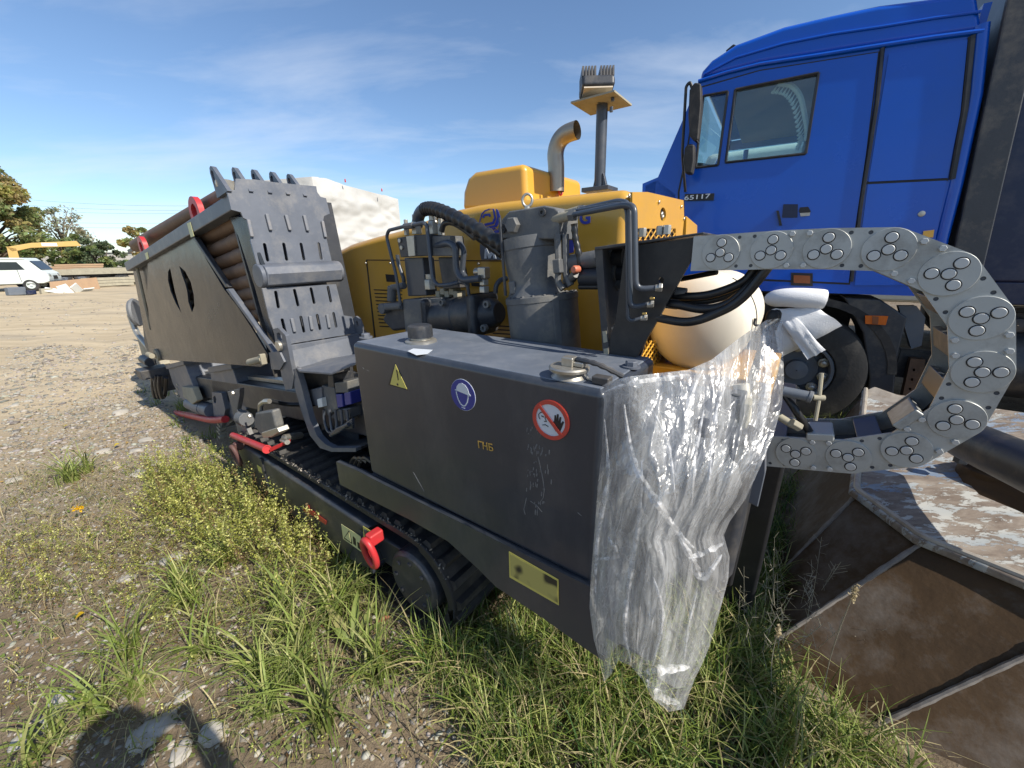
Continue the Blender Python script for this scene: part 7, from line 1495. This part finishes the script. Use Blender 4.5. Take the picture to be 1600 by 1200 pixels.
# bushy yellow-green weeds: stems with many little leaves and buds
def weeds(name, centers, hmin, hmax, leaf, per, pal, wts):
    n = len(centers); z = GH(centers); stems, leaves, sc, lc = [], [], [], []
    for i in range(n):
        h = rng.uniform(hmin, hmax); az = rng.uniform(0, 6.283); ln = abs(rng.normal(0.35, 0.28)); d = np.array([math.cos(az) * math.sin(ln), math.sin(az) * math.sin(ln), math.cos(ln)])
        p0 = np.array([centers[i][0], centers[i][1], z[i]]); p1 = p0 + d * h; s = unit(np.cross(d, rng.normal(size=3))) * 0.0011
        stems.append([p0 - s, p0 + s, p1 + s * 0.5, p1 - s * 0.5]); col = np.array(pal[rng.choice(len(pal), p=wts)]) * rng.uniform(0.75, 1.25); sc.append(col * 0.7 + np.array([0.03, 0.012, 0.004]))
        k = int(per * h / hmax); t = rng.uniform(0.12, 1.03, k) ** 0.7; rad = 0.030 * (1 - 0.55 * t) * rng.uniform(0.2, 1, k)
        q = p0 + d * h * t[:, None] + rng.normal(size=(k, 3)) * rad[:, None] * 0.8; leaves.append(q)
        tip = np.where((t > 0.72)[:, None], np.array([0.58, 0.57, 0.20]), col); lc.append(np.where(rng.uniform(size=(k, 1)) < 0.45, tip, col) * rng.uniform(0.7, 1.3, (k, 1)))
    lq = leaf_quads(np.concatenate(leaves), leaf); q = np.concatenate([np.array(stems), lq]); c = np.clip(np.concatenate([np.array(sc), np.concatenate(lc)]), 0.004, 1)
    o = quads_object(name, q, c, 'blade'); o['kind'] = 'stuff'; return o
YG, YG2, BRN = (0.34, 0.35, 0.075), (0.23, 0.27, 0.06), (0.22, 0.15, 0.07)
w1 = [(235, 745), (350, 740), (400, 770), (445, 800), (520, 850), (545, 900), (500, 930), (400, 900), (330, 880), (240, 810)]
weeds('weeds', sample(w1, int(area(w1) * 900)), 0.10, 0.36, 0.0070, 60, [YG, YG2, BRN], [0.55, 0.3, 0.15])
w2 = [(0, 850), (120, 830), (240, 800), (340, 880), (440, 930), (380, 1010), (250, 990), (140, 940), (60, 960), (0, 930)]
weeds('low_weeds', sample(w2, int(area(w2) * 380)), 0.05, 0.16, 0.0050, 46, [YG, BRN, YG2], [0.5, 0.3, 0.2])
w3 = [(100, 1080), (220, 1010), (420, 1020), (520, 1060), (480, 1180), (330, 1150), (250, 1060)]
weeds('low_weeds', sample(w3, int(area(w3) * 120)), 0.05, 0.14, 0.0045, 36, [YG, YG2, BRN], [0.4, 0.4, 0.2])
weeds('creeping_weeds', sample(spr, int(area(spr) * 110)), 0.02, 0.07, 0.0042, 26, [YG, YG2, BRN], [0.4, 0.35, 0.25])
# fine dry panicles beside the bucket
def panicle(px, py, pxt, pyt, v, lab):
    p0 = PZ(px, py); p1 = PV(pxt, pyt, v); b = B(); ph = smoothpath([p0, (p0 * 0.5 + p1 * 0.5) + W(0.01, 0.01, 0.01), p1], 6); b.tube(ph, [0.0013] * len(ph), 5)
    return p0, p1, b
for k, (x0, y0, x1, y1, v, lab) in enumerate([(1280, 1120, 1338, 915, 1.05, 'tall dry seed head leaning across the dark bucket'), (1205, 1090, 1217, 978, 1.15, 'short dry seed head at the left edge of the bucket')]):
    p0, p1, b = panicle(x0, y0, x1, y1, v, lab); d = unit(p1 - p0); t = thing('seed_grass', lab, 'grass stalk', p0, 'dry seed heads beside the bucket')
    b.make('stalk', 'oldwood', t)
    q = p1 - d * np.linspace(0, 0.07, 60)[:, None] + rng.normal(0, 0.0028, (60, 3)); quads_object('seed_head', leaf_quads(q, 0.0058), np.full((60, 3), 1.0) * np.array([0.50, 0.42, 0.26]) * rng.uniform(0.8, 1.2, (60, 1)), 'blade', t, p0)
b = B()
for k in range(34):
    p0 = PZ(*[(1140 + rng.uniform(0, 130)), (960 + rng.uniform(0, 90))]); h = rng.uniform(0.22, 0.46); d = unit(np.array([rng.normal(0, 0.25), rng.normal(0, 0.25), 1])); p1 = p0 + d * h; b.tube([p0, p1], 0.0008, 4, cap=False)
    for j in range(8):
        s = p0 + d * h * rng.uniform(0.6, 1); b.tube([s, s + unit(rng.normal(size=3) + Zv * 0.6) * rng.uniform(0.02, 0.06)], 0.0006, 3, cap=False)
o = b.make('panicle_grass', 'oldwood', None); o['kind'] = 'stuff'
# broad leaves, fallen leaves and a yellow flower
def broad(name, base, tip, w, up, col, parent, org, curl=0.25):
    base, tip = arr(base), arr(tip); d = tip - base; s = unit(np.cross(d, Zv)); K = 8; qs = []; prev = None
    for k in range(K + 1):
        t = k / K; ww = w * math.sin(math.pi * min(1, 0.08 + t * 0.93)) ** 0.8; c = base + d * t + Zv * (up * math.sin(math.pi * t * 0.85))
        a, m_, e = c - s * ww + Zv * ww * curl, c, c + s * ww + Zv * ww * curl
        if prev: qs += [[prev[0], prev[1], m_, a], [prev[1], prev[2], e, m_]]
        prev = (a, m_, e)
    n = len(qs); return quads_object(name, np.array(qs), np.tile(np.array(col), (n, 1)) * rng.uniform(0.9, 1.12, (n, 1)), 'blade', parent, org)
c = PZ(552, 1015); dk = thing('dock_plant', 'broad leaved green plant beside the rear end of the track', 'plant', c)
for (x, y, z, w, col) in [(560, 925, 0.10, 0.017, (0.22, 0.27, 0.07)), (507, 945, 0.06, 0.018, (0.36, 0.34, 0.14)), (590, 940, 0.08, 0.013, (0.25, 0.28, 0.08)), (520, 985, 0.04, 0.016, (0.20, 0.25, 0.07)), (600, 975, 0.05, 0.014, (0.22, 0.26, 0.07))]:
    broad('leaf', c, PZ(x, y, z), w, 0.03, col, dk, c)
for (x, y, x2, y2, w, col, lab) in [(535, 985, 570, 955, 0.022, (0.30, 0.33, 0.12), 'mottled green leaf lying under the dock plant'), (590, 975, 612, 965, 0.016, (0.38, 0.16, 0.09), 'crumpled reddish brown leaf near the track end'), (118, 968, 133, 958, 0.016, (0.60, 0.40, 0.02), 'single yellow leaf on the bare soil at left'), (264, 880, 275, 873, 0.010, (0.55, 0.30, 0.04), 'orange yellow leaf among the weeds'), (545, 1068, 562, 1052, 0.012, (0.50, 0.34, 0.12), 'tan leaf on the ground below the dock plant'), (595, 1030, 607, 1018, 0.012, (0.40, 0.13, 0.05), 'small red brown leaf right of the dock plant'), (178, 698, 187, 694, 0.020, (0.62, 0.47, 0.03), 'yellow leaf on the gravel left of the shadow'), (98, 668, 106, 665, 0.016, (0.55, 0.45, 0.08), 'pale yellow leaf far out on the gravel')]:
    p0, p1 = PZ(x, y, 0.02), PZ(x2, y2, 0.03); o = broad('fallen_leaf', p0, p1, w, 0.008, col, None, p0, 0.35); tag(o, lab, 'leaf', 'fallen leaves on the ground')
c = PZ(124, 815); fl = thing('yellow_flower', 'small yellow flower standing at the left of the weeds', 'flower', c)
tp_ = PZ(123, 792, 0.10); b = B(); b.tube([c, tp_], 0.0014, 5); b.make('stem', 'oldwood', fl)
q = tp_ + rng.normal(0, 0.010, (26, 3)); quads_object('petals', leaf_quads(q, 0.011), np.tile([0.75, 0.45, 0.01], (26, 1)), 'blade', fl, c)

# ------------------------------------------------------------------ the photographer whose shadow falls on the grass
PX = W(-0.28, -0.17, 0)
person = thing('person', 'person in dark clothes holding a phone, casting the shadow at bottom left', 'person', PX)
fwd = np.array([-0.25, 0.97, 0.0]); fwd /= np.linalg.norm(fwd); sdv = np.array([fwd[1], -fwd[0], 0])
def skin(name, pts, edges, radii, m, parent, sub=2):
    me = bpy.data.meshes.new(name); me.from_pydata([tuple(PX + sdv * p[0] + fwd * p[1] + Zv * p[2] - PX) for p in pts], edges, []); o = bpy.data.objects.new(name, me); COL.objects.link(o); o.parent = parent
    s = o.modifiers.new('skin', 'SKIN'); s.use_smooth_shade = True
    for i, r in enumerate(radii): me.skin_vertices[0].data[i].radius = (r if hasattr(r, '__len__') else (r, r))
    me.skin_vertices[0].data[0].use_root = True
    o.modifiers.new('sub', 'SUBSURF').levels = sub; o.modifiers['sub'].render_levels = sub; me.materials.append(M[m]); return o
pts = [(0, 0, 0.95), (0, 0.0, 1.12), (0, 0.02, 1.32), (0, 0.0, 1.42), (0, 0.02, 1.50), (0, 0.05, 1.58), (0, 0.05, 1.68),
       (0.10, 0, 0.90), (0.11, 0.02, 0.50), (0.11, 0.0, 0.09), (0.12, 0.12, 0.04), (-0.10, 0, 0.90), (-0.11, 0.02, 0.50), (-0.11, 0.0, 0.09), (-0.12, 0.12, 0.04),
       (0.18, 0, 1.39), (0.24, 0.05, 1.15), (0.14, 0.20, 1.38), (0.10, 0.23, 1.46), (-0.18, 0, 1.39), (-0.24, 0.05, 1.15), (-0.16, 0.20, 1.38), (-0.10, 0.23, 1.46)]
ed = [(0, 1), (1, 2), (2, 3), (3, 4), (4, 5), (5, 6), (0, 7), (7, 8), (8, 9), (9, 10), (0, 11), (11, 12), (12, 13), (13, 14), (3, 15), (15, 16), (16, 17), (17, 18), (3, 19), (19, 20), (20, 21), (21, 22)]
rd = [0.15, 0.14, 0.16, 0.10, 0.055, 0.095, 0.085, 0.095, 0.065, 0.045, 0.04, 0.095, 0.065, 0.045, 0.04, 0.065, 0.05, 0.036, 0.03, 0.065, 0.05, 0.036, 0.03]
skin('body', pts, ed, rd, 'cloth', person)
b = B(); hc = PX + fwd * 0.05 + Zv * 1.63; b.lathe(hc, Zv, [(0.085, 0.0), (0.100, 0.05), (0.085, 0.10), (0.04, 0.125), (0.005, 0.13)], 18); b.make('hair', 'hair', person)
b = B(); pc_ = PX + fwd * 0.25 + Zv * 1.49; b.box(pc_, (0.15, 0.008, 0.075), (sdv, fwd, Zv)); b.make('phone', 'black', person, 0.004)
for sg in (-1, 1):
    P = [(sg * 0.105, 0.215, 1.435), (sg * 0.098, 0.232, 1.472)]; E_ = [(0, 1)]; Rr = [0.026, (0.017, 0.030)]
    for k in range(4):
        z = 1.455 + 0.019 * k; ln = (0.030, 0.034, 0.033, 0.026)[k]; n0 = len(P)
        P += [(sg * 0.096, 0.246, z), (sg * 0.092, 0.262, z), (sg * (0.092 - ln * 0.8), 0.268, z + 0.001), (sg * (0.092 - ln * 1.5), 0.262, z + 0.002)]
        E_ += [(1, n0), (n0, n0 + 1), (n0 + 1, n0 + 2), (n0 + 2, n0 + 3)]; Rr += [0.0095, 0.009, 0.0085, 0.007]
    n0 = len(P); P += [(sg * 0.090, 0.226, 1.500), (sg * 0.074, 0.234, 1.520), (sg * 0.052, 0.238, 1.528)]; E_ += [(1, n0), (n0, n0 + 1), (n0 + 1, n0 + 2)]; Rr += [0.012, 0.0105, 0.008]
    skin('hand', P, E_, Rr, 'skin', person)
